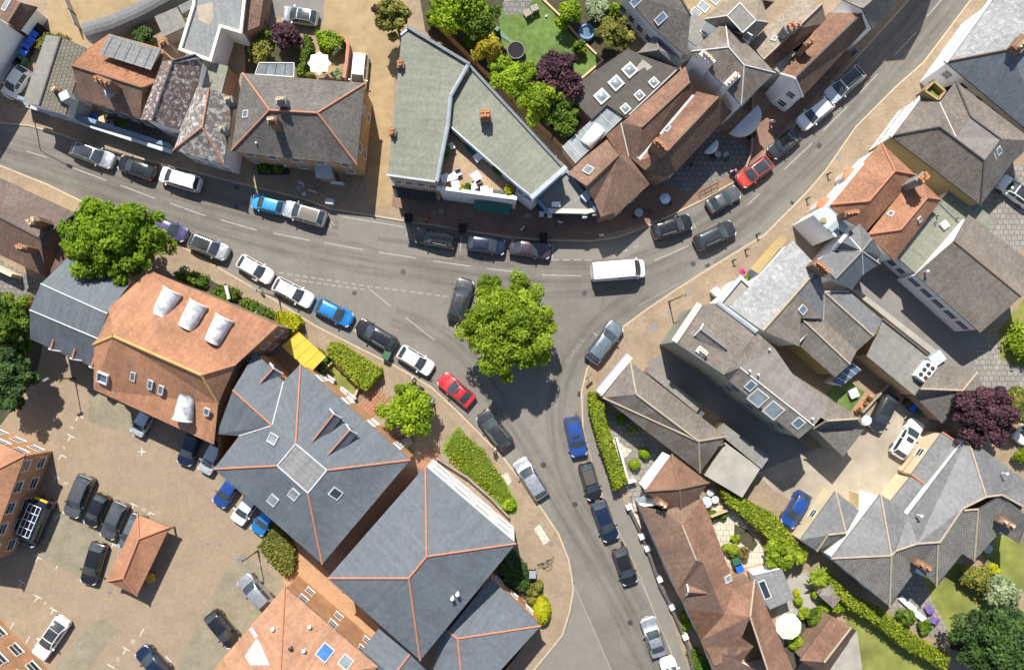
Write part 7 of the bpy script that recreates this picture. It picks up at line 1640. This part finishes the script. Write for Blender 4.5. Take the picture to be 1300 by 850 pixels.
bin_(939, 721, 'blue-lidded bin on the terrace patio', 'plastic_black', 'plastic_blue', ang=20, w=.8); bin_(935, 713, 'green bin behind the blue-lidded bin', 'plastic_green', 'plastic_green', ang=20, w=.8)
bin_(1160.5, 517, 'blue-lidded bin by the hipped store wall', 'plastic_black', 'plastic_blue', ang=-35, w=.8); bin_(1167, 521, 'green bin beside the blue-lidded one at the hipped store', 'plastic_green', 'plastic_green', ang=-35, w=.75); bin_(1154, 512, 'brown bin beside the hipped store', 'plastic_brown', 'plastic_brown', ang=-35, w=.7)
bin_(890, 525, 'small blue and white recycling bin in the dark alley', 'plastic_blue', 'cloth_white', ang=-40); bin_(914, 540, 'white-lidded bin at the end of the felt store', 'plastic_blue', 'white_paint', ang=-40)
c = P(494, 452, 1.0); bin_(490.5, 451, 'green litter bin on the pavement below the black saloon', 'plastic_green', 'plastic_green', ang=-25, w=.8)
for x, y, l in ((587, 289, 'dark litter bin at the kerb between two parked cars'), (690, 301, 'dark green litter bin by the plum saloon'), (518, 276, 'black litter bin outside the black awning')):
    bin_(x, y, l, 'plastic_black', 'plastic_black', group='litter bins', w=.8)
bin_(190, 734, 'yellow grit bin in the shade of the tiled shelter', 'plastic_yellow', 'plastic_yellow', ang=20, w=.8, h=.8, group='grit bins')
c = P(418.5, 255.5, 1.2); simple(lambda q: (q.box((c.x, c.y, .1), .75, .5, 1.15, -.1), q.box((c.x, c.y, 1.25), .85, .6, .1, -.1)), 'utility_cabinet', 'grey utility cabinet on the pavement behind the silver car', 'cabinet', 'lead_pale')
c = P(909, 370, 1.2); simple(lambda q: (q.box((c.x, c.y, .1), .7, .7, 1.2, .75), q.box((c.x, c.y, 1.3), .8, .8, .08, .75)), 'utility_cabinet', 'pale cabinet against the beige flat bay', 'cabinet', 'white_paint')
c = P(289, 371, 1.5)
def pent(q):
    q.tube((c.x, c.y, 0), (c.x, c.y, 1.6), .06, 8); q.box((c.x, c.y, 1.55), .35, 1.5, .08, .25); q.box((c.x, c.y, 1.0), .1, 1.2, .5, .25)
simple(pent, 'notice_board', 'white-roofed notice board among the shrubs beside the hall', 'notice board', 'lead_pale')
c = P(325, 397, .8); simple(lambda q: q.lathe((c.x, c.y, .1), [(.35, 0), (.3, .5), (.0, 1.1)], 4), 'stone_finial', 'small pale pyramid stone in the low blue-green shrubs', 'stone', 'coping')
# benches, tables, parasols
def parasol(x, y, r, h, label, m, sides=8, z0=.1, twist=0, ground=None):
    c = P(x, y, h); o = empty('parasol', (c.x, c.y, z0), label, 'parasol', 'parasols'); V = [(c.x, c.y, h + r * .3)]; F = []
    sc = .8 if sides == 8 and m == 'canvas' else .925
    for k in range(sides):
        a = 2 * math.pi * k / sides + twist; V.append((c.x + r * math.cos(a), c.y + r * math.sin(a), h - r * .1)); a2 = a + math.pi / sides; V.append((c.x + r * sc * math.cos(a2), c.y + r * sc * math.sin(a2), h - r * .02))
    n = 2 * sides
    for k in range(n): F.append((0, 1 + k, 1 + (k + 1) % n))
    mesh('canopy', V, F, m, o); MB().tube((c.x, c.y, z0), (c.x, c.y, h + r * .33), .03, 8).build('pole', 'wood_pale', o); q = MB(); q.lathe((c.x, c.y, z0), [(.28, 0), (.28, .06), (.06, .12)], 12); q.build('base', 'dark_metal', o)
parasol(405, 80, 1.32, 2.5, 'white octagonal parasol with scalloped edge in the sheltered garden', 'canvas'); parasol(1001.5, 795, 1.42, 2.4, 'pale mint octagonal parasol in the terrace garden', 'canvas_mint', twist=.3)
def table(x, y, label, s=.75, z0=5.45, ang=0, top='white_paint', rnd=False, h=.74, group='terrace tables', name='table'):
    c = P(x, y, z0 + h); o = empty(name, (c.x, c.y, z0), label, 'table', group); q = MB(); a = math.radians(ang)
    if rnd: q.lathe((c.x, c.y, z0 + h - .04), [(s / 2, 0), (s / 2, .04)], 18)
    else: q.box((c.x, c.y, z0 + h - .04), s, s, .04, a)
    q.build('table_top', top, o); q = MB(); q.tube((c.x, c.y, z0), (c.x, c.y, z0 + h - .04), .035, 8); q.lathe((c.x, c.y, z0), [(.25, 0), (.25, .03), (.04, .05)], 10); q.build('pedestal', 'grey_metal', o)
def chair(x, y, label, ang, z0=.1, m='grey_metal', group='outdoor chairs', s=.46):
    c = P(x, y, z0 + .6); o = empty('chair', (c.x, c.y, z0), label, 'chair', group, math.radians(ang))
    q = MB(); q.box((0, 0, .42), s, s, .04); q.build('seat', m, o, local=True); q = MB(); q.box((0, -s / 2, .46), s, .04, .42); q.build('backrest', m, o, local=True)
    for a in (-1, 1):
        for b_ in (-1, 1): MB().tube((a * s * .42, b_ * s * .42, 0), (a * s * .42, b_ * s * .42, .42), .02, 6).build('leg', m, o, local=True)
for x, y, s, a, l in ((575.5, 224, .95, 30, 'white square table nearest the sage block on the deck'), (578.5, 234.5, 1.0, 20, 'white square table beside the yellow planter'), (604.5, 223.5, 1.15, 35, 'large tilted white table in the middle of the deck'), (601.5, 236.5, .85, 30, 'white table against the parapet'), (572.5, 185.5, .85, 25, 'pale table in the narrow end of the deck'), (606.5, 199.5, 1.0, 40, 'white table beside the green bench on the deck'), (565, 226, 1.1, 20, 'pale grey table in the left corner of the deck'), (615, 241, 1.0, 5, 'cluttered white table by the parapet')): table(x, y, l, s * .8, 5.45, a)
for x, y, a, l, m in ((582, 219, 200, 'grey chair behind the table nearest the sage block', 'lead'), (607, 231, 20, 'dark chair beside the large tilted table', 'dark_metal'), (622, 242, 90, 'pale chair by the cluttered table', 'coping'), (561, 233, 45, 'pale chair in the left corner of the deck', 'coping')): chair(x, y, l, a, 5.45, m, s=.6)
c = P(600, 191, 5.9); simple(lambda q: (q.box((c.x, c.y, 5.45), 1.7, .5, .45, -.72), q.box((c.x + .15, c.y + .2, 5.9), 1.7, .1, .4, -.72)), 'bench', 'dark teal bench along the shaded edge of the deck', 'bench', 'awning_green')
c = P(633, 245, 6.0); simple(lambda q: (q.box((c.x, c.y, 5.45), 1.2, .6, .6, -.1), q.box((c.x, c.y, 6.06), 1.0, .45, .05, -.1)), 'planter', 'dark planter box on the deck parapet', 'planter', 'dark_metal')
c = P(648, 250, 6.0); simple(lambda q: q.box((c.x, c.y, 5.45), .8, .5, .6, -.1), 'storage_box', 'grey box in the corner of the deck', 'box', 'concrete')
table(811, 270, 'round pale table on the shaded brown pavement', .95, .1, 0, 'lead_pale', True, group='pavement tables')
parasol(844.5, 252, .62, 1.9, 'small blue-white parasol on the shaded brown pavement', 'canvas_blue', 6, .105)
for x, y, a, l in ((806, 275, 30, 'dark chair beside the round pale table'), (826, 268, 200, 'dark chair alone on the shaded brown pavement'), (849, 258, 120, 'dark chair under the small blue-white parasol')): chair(x, y, l, a, .105, 'dark_metal')
table(911.5, 195.5, 'round glass table in the dark paved courtyard', .7, .11, 0, 'lead', True, group='courtyard tables'); table(922, 196, 'second round table in the dark paved courtyard nearest the wall', .6, .11, 0, 'lead', True, group='courtyard tables')
for x, y, a, l in ((902, 195, 90, 'black chair beside the round glass table'), (907, 199, 10, 'black chair between the courtyard tables and the house'), (924, 201, 180, 'black chair by the second courtyard table'), (878, 208, 40, 'black chair at the shaded end of the courtyard')): chair(x, y, l, a, .11, 'dark_metal')
c = P(953, 171, .4); simple(lambda q: (q.box((c.x, c.y, .1), .8, .8, .5, .6), q.box((c.x, c.y, .6), .55, .55, .3, .6, 0, .6)), 'planter', 'square black planter on the shaded forecourt', 'planter', 'plastic_black')
shrub(953, 171, 4, 4, .5, 'leaf_green', 'small plant in the square black planter', n=5, per=40, size=.1, z0=.6)
# half-domed shop awnings
for x, y, r, a, l in ((945, 150, 2.2, 45, 'grey half-dome awning at the foot of the white hipped house'), (903, 184, 1.0, 45, 'pale curved awning on the brown row')):
    c = P(x, y, 3.0); V = []; F = []; an = math.radians(a); u = Vector((math.cos(an), math.sin(an), 0)); w_ = Vector((math.sin(an), -math.cos(an), 0))
    for i in range(7):
        f = i / 6 * math.pi / 2
        for k in range(13):
            t = math.pi * k / 12; V.append(Vector((c.x, c.y, 2.6)) + u * (math.cos(t) * r * math.cos(f)) + w_ * (math.sin(t) * r * .8 * math.cos(f)) + Vector((0, 0, math.sin(f) * r * .45)))
    for i in range(6):
        for k in range(12): F.append((i * 13 + k, i * 13 + k + 1, (i + 1) * 13 + k + 1, (i + 1) * 13 + k))
    o = mesh('awning', V, F, 'lead_pale', smooth=True); tag(o, l, 'awning')
# handrail
def rail():
    p, r = P(*U('ZF', 1100, 350), .1), P(*U('ZF', 1222, 285), .1); q = MB()
    for z in (.45, 1.0): q.tube(p + Vector((0, 0, z)), r + Vector((0, 0, z)), .03, 6)
    for t in (0, .33, .66, 1): a = p.lerp(r, t); q.tube(a, a + Vector((0, 0, 1.0)), .03, 6)
    return tag(q.build('handrail', 'dark_metal'), 'black metal handrail on the sunlit forecourt by the grey coupe', 'handrail')
rail()
# trampoline, hot tub, garden odds
c = P(655, 64, .8); o = empty('trampoline', (c.x, c.y, .1), 'round dark trampoline in the shaded corner of the artificial lawn', 'trampoline')
q = MB(); q.lathe((c.x, c.y, .8), [(.85, 0), (.85, .02), (.1, .01)], 24); q.build('mat', 'plastic_black', o); q = MB()
for k in range(24):
    a, b_ = 2 * math.pi * k / 24, 2 * math.pi * (k + 1) / 24; q.tube((c.x + math.cos(a) * .95, c.y + math.sin(a) * .95, .82), (c.x + math.cos(b_) * .95, c.y + math.sin(b_) * .95, .82), .1, 6)
q.build('rim', 'dark_metal', o); q = MB()
for k in range(4): a = math.pi / 2 * k + .4; q.tube((c.x + math.cos(a) * .95, c.y + math.sin(a) * .95, .1), (c.x + math.cos(a) * .95, c.y + math.sin(a) * .95, .82), .04, 6)
q.build('leg', 'grey_metal', o)
c = P(745, 40.5, .7); o = empty('hot_tub', (c.x, c.y, .1), 'round inflatable blue hot tub among the garden bushes', 'hot tub')
q = MB(); q.lathe((c.x, c.y, .1), [(.9, 0), (.95, .35), (.9, .68), (.78, .72), (.66, .66), (.64, .5)], 28); q.build('tub', 'tub_blue', o, smooth=True); q = MB(); q.lathe((c.x, c.y, .6), [(.66, 0), (.66, .02)], 24); q.build('water', 'hot_water', o)
for x, y, a, l in ((670, 16, 30, 'pale shaded armchair nearest the dark patio'), (679, 10, 20, 'second pale armchair, nearer the sunlit lawn')): chair(x, y, l, a, .115, 'wood_grey', 'garden armchairs', .85)
c = P(640, 45, .5); simple(lambda q: (q.box((c.x, c.y, .1), .4, 2.6, .12, .95), q.box((c.x - .8, c.y + .5, .1), .5, .5, 1.1, .95)), 'slide', 'green and pink garden slide behind the golden bush', 'slide', 'plastic_green')
c = P(693.5, 21, .2); simple(lambda q: q.lathe((c.x, c.y, .11), [(.02, 0), (.12, .06), (.15, .14), (.12, .22), (.02, .28)], 14), 'ball', 'pale football lying on the artificial lawn', 'ball', 'white_paint')
c = P(332, 20, 1.0); simple(lambda q: (q.box((c.x, c.y, .1), 1.1, 2.2, 1.3, .0), q.box((c.x, c.y, 1.4), 1.25, 2.35, .08, .0)), 'storage_shed', 'small green metal storage shed beside the flat annexe', 'shed', 'plastic_green')
# small roof yard of the row
c = P(119.5, 149, .7); simple(lambda q: q.lathe((c.x, c.y, .11), [(.4, 0), (.45, .55), (.4, .6)], 16), 'water_butt', 'round blue-topped tub in the front yard of the brown house', 'tub', 'plastic_blue')
c = P(131, 152.5, .7); simple(lambda q: (q.box((c.x, c.y, .11), .75, .75, .7, .4), q.box((c.x, c.y, .81), .85, .85, .06, .4)), 'garden_table', 'small square wooden table in the front yard of the brown house', 'table', 'wood_pale')
c = P(141, 156, .7); simple(lambda q: (q.box((c.x, c.y, .11), .5, .5, .5, .2), q.box((c.x, c.y + .2, .6), .5, .08, .4, .2)), 'garden_chair', 'grey chair beside the square wooden table', 'chair', 'grey_metal')
c = P(105, 138, .9); simple(lambda q: (q.box((c.x, c.y, .11), .9, .9, .9, .3), q.box((c.x, c.y, 1.01), .7, .5, .3, .6)), 'toy_pile', 'jumble of red and white garden things beside the grey lean-to', 'clutter', 'cloth_white')
q = MB(); p = [P(*U('ZK', x, y), 2.7) for x, y in ((490, 655), (540, 680), (500, 800), (440, 775))]; q.prism([(v.x, v.y) for v in p], -.05, 2.7); o = q.build('lean_to', 'lead_pale'); tag(o, 'grey flat-roofed lean-to between corrugated house and brown house', 'lean-to')
# back garden, villa
for x, y, a, l in ((1150, 764, -42, 'white garden lounger nearest the villa wall'), (1162, 777, -40, 'white garden lounger beside the purple cushion')):
    c = P(x, y, .4); o = empty('sun_lounger', (c.x, c.y, .11), l, 'lounger', 'garden loungers', math.radians(a)); q = MB(); q.box((-.2, 0, .3), 1.3, .6, .1); q.build('seat', 'cloth_white', o, local=True); q = MB(); q.obox(Vector((.7, 0, .55)), Vector((.33, 0, .22)), Vector((0, .3, 0)), Vector((-.03, 0, .05))); q.build('backrest', 'cloth_white', o, local=True)
    for s in (-.7, .4):
        for w_ in (-.25, .25): MB().tube((s, w_, 0), (s, w_, .3), .025, 6).build('leg', 'grey_metal', o, local=True)
for x, y, a, l in ((1180, 773, 30, 'purple folding chair facing the olive lawn'), (1186, 787, 60, 'purple cushion chair lying furthest from the loungers')): chair(x, y, l, a, .115, 'cloth_purple', 'purple garden chairs', .7)
table(1254.5, 696, 'round white table in the shade behind the villa', 1.0, .11, 0, 'lead_pale', True, group='garden tables')
for x, y, r, l in ((897, 637, .62, 'large round pale table in the shaded terrace yard'), (902, 625, .4, 'round grey lidded tub above the pale table'), (908, 634, .42, 'round grey lidded tub beside the pale table')):
    table(x, y, l, r * 2, .11, 0, 'lead_pale', True, group='round tables in the terrace yard')
c = P(1099, 533, 1.5); simple(lambda q: (q.tube((c.x, c.y, 0), (c.x, c.y, 1.6), .04, 6), q.lathe((c.x, c.y, 1.55), [(.1, 0), (.5, .08), (.56, .2), (.54, .2)], 18)), 'satellite_dish', 'pale round dish on a pole beside the dark grey hatchback', 'dish', 'lead_pale')
c = P(1084, 499, .7); simple(lambda q: (q.box((c.x, c.y, .11), .8, .8, .6, .4), q.box((c.x, c.y, .71), .95, .95, .05, .4)), 'garden_table', 'white square table in the little green roof garden', 'table', 'cloth_white')
for x, y, l in ((1104, 505, 'terracotta planter nearest the dark grey hatchback'), (1098, 512, 'middle terracotta planter along the red wall'), (1091, 519, 'lowest terracotta planter along the red wall')):
    c = P(x, y, .6); simple(lambda q: q.box((c.x, c.y, .1), .9, .45, .5, .8), 'planter', l, 'planter', 'pot_terra', 'terracotta planters'); shrub(x, y, 4, 4, .5, 'leaf_rust', 'russet plants growing in the ' + l, n=5, per=40, size=.1, z0=.6, group='russet planter plants')
# hanging baskets by the beige bay
shrub(U('ZB', 545, 350)[0], U('ZB', 545, 350)[1], 4, 5, .7, 'leaf_purple', 'pink-flowered bush at the corner of the beige bay', n=6, per=40, size=.1, z0=.6).data.materials[0] = M('flower_pink')
shrub(U('ZB', 580, 380)[0], U('ZB', 580, 380)[1], 4, 5, .7, 'leaf_lime', 'lime planter bush beside the pink-flowered one', n=6, per=40, size=.1, z0=.6)
c = P(U('ZB', 610, 355)[0], U('ZB', 610, 355)[1], .7); simple(lambda q: (q.lathe((c.x, c.y, .1), [(.35, 0), (.45, .5), (.4, .55)], 14),), 'planter', 'dark round planter beside the tan canopy', 'planter', 'fascia_navy')
# bicycle rack with bicycle
def bicycle():
    a, b_ = P(685, 715, .1), P(697, 710, .1); e = (b_ - a).normalized(); o = empty('bicycle', (a + b_) / 2, 'bicycle leaning at the hoop stand on the wide pavement', 'bicycle'); s = Vector((-e.y, e.x, 0)); u = Vector((0, 0, 1))
    wl = 1.05; m0 = (a + b_) / 2
    for sg in (-1, 1):
        c = m0 + e * (sg * wl / 2) + u * .34; q = MB()
        for k in range(18):
            t0, t1 = 2 * math.pi * k / 18, 2 * math.pi * (k + 1) / 18; q.tube(c + e * math.cos(t0) * .33 + u * math.sin(t0) * .33, c + e * math.cos(t1) * .33 + u * math.sin(t1) * .33, .02, 6)
        for k in range(6): t0 = math.pi * k / 6; q.tube(c + e * math.cos(t0) * .33 + u * math.sin(t0) * .33, c - e * math.cos(t0) * .33 - u * math.sin(t0) * .33, .004, 4)
        q.build('wheel', 'rubber', o)
    q = MB(); R = m0 - e * wl / 2 + u * .34; Fw = m0 + e * wl / 2 + u * .34; bb = m0 - e * .08 + u * .3; st_ = m0 - e * .2 + u * .82; hd = m0 + e * .33 + u * .85
    for x, y in ((R, bb), (R, st_), (bb, st_), (bb, hd), (st_, hd), (hd, Fw)): q.tube(x, y, .02, 6)
    q.tube(hd, hd + u * .15, .02, 6); q.build('frame', 'dark_metal', o); q = MB(); q.tube(hd + u * .15 - s * .28, hd + u * .15 + s * .28, .015, 6); q.build('handlebar', 'dark_metal', o); q = MB(); q.box(st_ + u * .05, .26, .14, .06, math.atan2(e.y, e.x)); q.build('saddle', 'plastic_black', o)
bicycle()
def hoop(x, y, ang, label):
    c = P(x, y, .1); a = math.radians(ang); d = Vector((math.cos(a), math.sin(a), 0)); q = MB(); L = []
    for k in range(9): t = math.pi * k / 8; L.append(c + d * (math.cos(t) * .38) + Vector((0, 0, .5 + math.sin(t) * .3)))
    L = [c + d * .38] + L + [c - d * .38]
    for k in range(len(L) - 1): q.tube(L[k], L[k + 1], .03, 6)
    return tag(q.build('cycle_stand', 'dark_metal'), label, 'cycle stand', 'cycle stands')
hoop(698, 708, 30, 'upper hoop cycle stand next to the bicycle'); hoop(696, 717, 20, 'lower hoop cycle stand next to the bicycle')
c = P(657, 716, .4); simple(lambda q: (q.box((c.x, c.y, .1), 1.9, .5, .42, -.65), q.box((c.x - .12, c.y - .2, .5), 1.9, .1, .4, -.65)), 'bench', 'dark bench in front of the shaded hedge near the bicycle', 'bench', 'dark_metal')
c = P(676, 728, .5); bin_(676, 729, 'dark litter bin beside the clipped olive shrubs', 'plastic_black', 'lead', group='litter bins', w=.7)
# orange path bench set and white seats by the clipped hedge
for x, y, l in ((419, 481, 'white wicker seat nearest the yellow canopy'), (437, 497, 'white wicker seat in the middle of the orange strip'), (446, 504, 'white wicker seat furthest from the canopy')):
    c = P(x, y, .5); simple(lambda q: (q.box((c.x, c.y, .11), 1.1, .55, .4, -.65), q.box((c.x + .12, c.y + .2, .5), 1.1, .14, .35, -.65)), 'wicker_bench', l, 'bench', 'white_paint', 'white seats')
c = P(518, 560, .8); simple(lambda q: (q.box((c.x, c.y, .1), 1.0, 1.0, .9, .6), q.box((c.x, c.y, 1.0), .75, .75, .1, .6)), 'planter', 'grey square planter below the small bright tree', 'planter', 'grey_metal')
c = P(396, 770, .4)
# porch trellis etc
q = MB()
p, r = P(793, 537, 0), P(806, 547, 0)
for t in (0, .25, .5, .75, 1): a = p.lerp(r, t); q.tube(a, a + Vector((0, 0, 1.9)), .03, 6)
for z in (.5, 1.0, 1.5, 1.9): q.tube(p + Vector((0, 0, z)), r + Vector((0, 0, z)), .025, 6)
tag(q.build('trellis', 'wood_grey'), 'timber trellis against the shaded side of the long hipped building', 'trellis')
c = P(812, 632, 2.6)
V0 = [P(*U('ZH', x, y), z) for x, y, z in ((135, 390, 2.6), (200, 365, 2.6), (232, 395, 2.5), (165, 420, 2.5))]; q = MB(); q.add(V0 + [v - Vector((0, 0, .06)) for v in V0], [(3, 2, 1, 0), (4, 5, 6, 7), (0, 1, 5, 4), (1, 2, 6, 5), (2, 3, 7, 6), (3, 0, 4, 7)])
for v in V0: q.tube((v.x, v.y, 0), v - Vector((0, 0, .06)), .04, 6)
tag(q.build('door_canopy', 'glass_pale'), 'small glazed door canopy at the corner of the pyramid-roofed cottage', 'canopy')
V0 = [P(*U('ZH', x, y), .14) for x, y in ((105, 430), (130, 395), (185, 585), (170, 605))]; q = MB(); q.add(V0, [(0, 1, 2, 3)]); tag(q.build('path', 'slabs_pale'), kind='structure')
c = P(568, 246, 1); 
# loose things on the shaded pavement
for x, y, sx, sy, a, l, m in ((387, 247, .5, .45, 30, 'grey pavement A-board left of the cabinet', 'lead_pale'), (397, 243, .95, .2, -15, 'pale bench plank on the shaded pavement', 'coping'), (428, 232.5, 1.6, .25, -4, 'white sign board along the hipped house wall', 'white_paint')):
    c = P(x, y, .3); simple(lambda q: (q.box((c.x, c.y, .1), sx, sy, .55, math.radians(a), 0, .8), q.box((c.x, c.y, .65), sx * .82, sy * .85, .05, math.radians(a))), 'pavement_board', l, 'board', m)
q = MB(); p, r = P(432, 220, 2.8), P(437, 233, .1); e = (r - p).normalized(); s = e.cross(Vector((0, 0, 1))).normalized() * .2
for sg in (-1, 1): q.tube(p + s * sg, r + s * sg, .03, 6)
for k in range(9): t = (k + .5) / 9; q.tube(p.lerp(r, t) - s, p.lerp(r, t) + s, .02, 6)
tag(q.build('ladder', 'grey_metal'), 'aluminium ladder leaning on the corner of the large hipped house', 'ladder')
# ---- people
def person(x, y, head, label, top, legs, hair='hair_brown', h=1.7, stride=.25, z0=.1, hold=None):
    c = P(x, y, z0 + .9); o = empty('person', (c.x, c.y, z0), label, 'person', 'people on the pavements', math.radians(head)); k = h / 1.7
    def skin(name, J, E, R, m, sub=1):
        me = bpy.data.meshes.new(name); me.from_pydata([(a * k, b * k, cc * k) for a, b, cc in J], E, []); ob = link(bpy.data.objects.new(name, me), o)
        md = ob.modifiers.new('Skin', 'SKIN'); md.use_smooth_shade = True
        for i, v in enumerate(me.skin_vertices[0].data): v.radius = (R[i] * k, R[i] * k); v.use_root = (i == 0)
        s_ = ob.modifiers.new('Sub', 'SUBSURF'); s_.levels = sub; s_.render_levels = sub; me.materials.append(M(m)); return ob
    f = stride
    J = [(0, 0, .95), (0, 0, 1.15), (0, 0, 1.38), (0, 0, 1.48), (.02, 0, 1.58), (.03, 0, 1.68),
         (0, .19, 1.38), (-f * .5, .24, 1.1), (-f * .2, .23, .86), (.0, -.19, 1.38), (f * .5, -.24, 1.1), (f * 1.2, -.21, .9),
         (0, .1, .9), (f * .7, .1, .5), (f * .6, .1, .08), (f * .6 + .16, .1, .04), (0, -.1, .9), (-f * .4, -.1, .5), (-f * 1.1, -.1, .1), (-f * 1.1 + .15, -.1, .04)]
    E = [(0, 1), (1, 2), (2, 3), (3, 4), (4, 5), (2, 6), (6, 7), (7, 8), (2, 9), (9, 10), (10, 11), (0, 12), (12, 13), (13, 14), (14, 15), (0, 16), (16, 17), (17, 18), (18, 19)]
    R = [.14, .13, .14, .055, .1, .09, .06, .045, .035, .06, .045, .035, .085, .06, .045, .035, .085, .06, .045, .035]
    skin('body', J, E, R, 'skin')
    skin('shirt', [J[i] for i in (0, 1, 2, 6, 7, 9, 10)], [(0, 1), (1, 2), (2, 3), (3, 4), (2, 5), (5, 6)], [.165, .16, .175, .085, .065, .085, .065], top)
    skin('trousers', [(0, 0, .98), J[12], J[13], J[14], J[16], J[17], J[18]], [(0, 1), (1, 2), (2, 3), (0, 4), (4, 5), (5, 6)], [.16, .105, .085, .07, .105, .085, .07], legs)
    skin('hair', [(-.015, 0, 1.62), (.0, 0, 1.70)], [(0, 1)], [.108, .098], hair)
    if hold: q = MB(); q.box((f * 1.2 * k, -.27 * k, .45 * k), .3, .12, .4); q.build('bag', hold, o, local=True)
    return o
person(663.5, 290, 130, 'person in white top and dark trousers crossing the shaded forecourt', 'cloth_white', 'cloth_dark')
person(524, 480.5, 150, 'person in white shirt walking past the white hatchback with a small dog', 'cloth_white', 'cloth_dark', 'hair_grey')
person(555.5, 249, 80, 'person in blue and white standing at the edge of the black awning', 'cloth_blue', 'cloth_white')
person(648, 264, 90, 'person in pink top at the end of the green awning', 'cloth_pink', 'cloth_dark', 'hair_grey')
person(542, 278, 20, 'person in red top outside the black awning', 'cloth_red', 'cloth_dark')
person(933.5, 218.5, 200, 'person in pink carrying a white bag beside the red hatchback', 'cloth_pink', 'cloth_dark', 'hair_brown', hold='cloth_white')
person(382, 231.5, 100, 'person in pale blue beside the wall of the large hipped house', 'cloth_blue', 'cloth_white', 'hair_grey')
person(627.5, 571, 120, 'person in pale top walking between black estate and green verge', 'coping', 'cloth_dark')
person(711, 282, 60, 'person in white outside the navy corner shop', 'cloth_white', 'cloth_blue')
person(980, 155, 60, 'person in white and lilac by the flowers on the shaded forecourt', 'cloth_white', 'cloth_purple')
person(1086, 65, 45, 'person in blue top outside the brown street house', 'cloth_blue', 'cloth_dark')
# dog
c = P(536, 492, .3); o = empty('dog', (c.x, c.y, .1), 'small dark dog trotting beside the person in the white shirt', 'dog', None, math.radians(150))
me = bpy.data.meshes.new('body'); J = [(0, 0, .32), (.2, 0, .33), (.32, 0, .42), (.42, 0, .44), (.52, 0, .40), (-.16, 0, .33), (-.3, 0, .42), (.2, .07, .2), (.21, .07, .03), (.2, -.07, .2), (.24, -.07, .03), (-.15, .07, .2), (-.2, .07, .13), (-.17, .07, .03), (-.15, -.07, .2), (-.12, -.07, .13), (-.09, -.07, .03)]
E = [(0, 1), (1, 2), (2, 3), (3, 4), (0, 5), (5, 6), (1, 7), (7, 8), (1, 9), (9, 10), (5, 11), (11, 12), (12, 13), (5, 14), (14, 15), (15, 16)]
me.from_pydata(J, E, []); ob = link(bpy.data.objects.new('body', me), o); ob.modifiers.new('Skin', 'SKIN')
for i, r in enumerate([.1, .11, .07, .075, .035, .09, .02, .045, .025, .045, .025, .05, .03, .025, .05, .03, .025]): me.skin_vertices[0].data[i].radius = (r, r)
me.skin_vertices[0].data[0].use_root = True; sb = ob.modifiers.new('Sub', 'SUBSURF'); sb.levels = 1; me.materials.append(M('hair_brown'))
# ---- light, sky, camera
nt = W.node_tree; bg = nt.nodes['Background']; sky = nt.nodes.new('ShaderNodeTexSky'); sky.sky_type = 'NISHITA'; sky.sun_disc = False; sky.sun_elevation = SUN_EL; sky.sun_rotation = SUN_ROT; sky.air_density = 1; sky.dust_density = 1.0
nt.links.new(sky.outputs[0], bg.inputs['Color']); bg.inputs['Strength'].default_value = .092
ld = bpy.data.lights.new('sun', 'SUN'); ld.energy = 5.0; ld.angle = math.radians(.55); ld.color = (1, .945, .86); lo = link(bpy.data.objects.new('sun', ld))
sd = Vector((math.sin(SUN_ROT) * math.cos(SUN_EL), math.cos(SUN_ROT) * math.cos(SUN_EL), math.sin(SUN_EL))); lo.rotation_euler = (-sd).to_track_quat('-Z', 'Y').to_euler(); lo.location = sd * 200
cd = bpy.data.cameras.new('camera'); cd.lens = 28; cd.sensor_width = 36; cd.clip_start = 1; cd.clip_end = 5000; co = link(bpy.data.objects.new('camera', cd)); co.location = (0, 0, H); co.rotation_euler = (TILT, 0, 0); S.camera = co
S.view_settings.view_transform = 'Standard'; S.view_settings.look = 'None'; S.view_settings.gamma = 1; S.view_settings.use_curve_mapping = False; S.view_settings.exposure = .57
S.cycles.max_bounces = 6; S.cycles.diffuse_bounces = 4; S.cycles.use_denoising = True
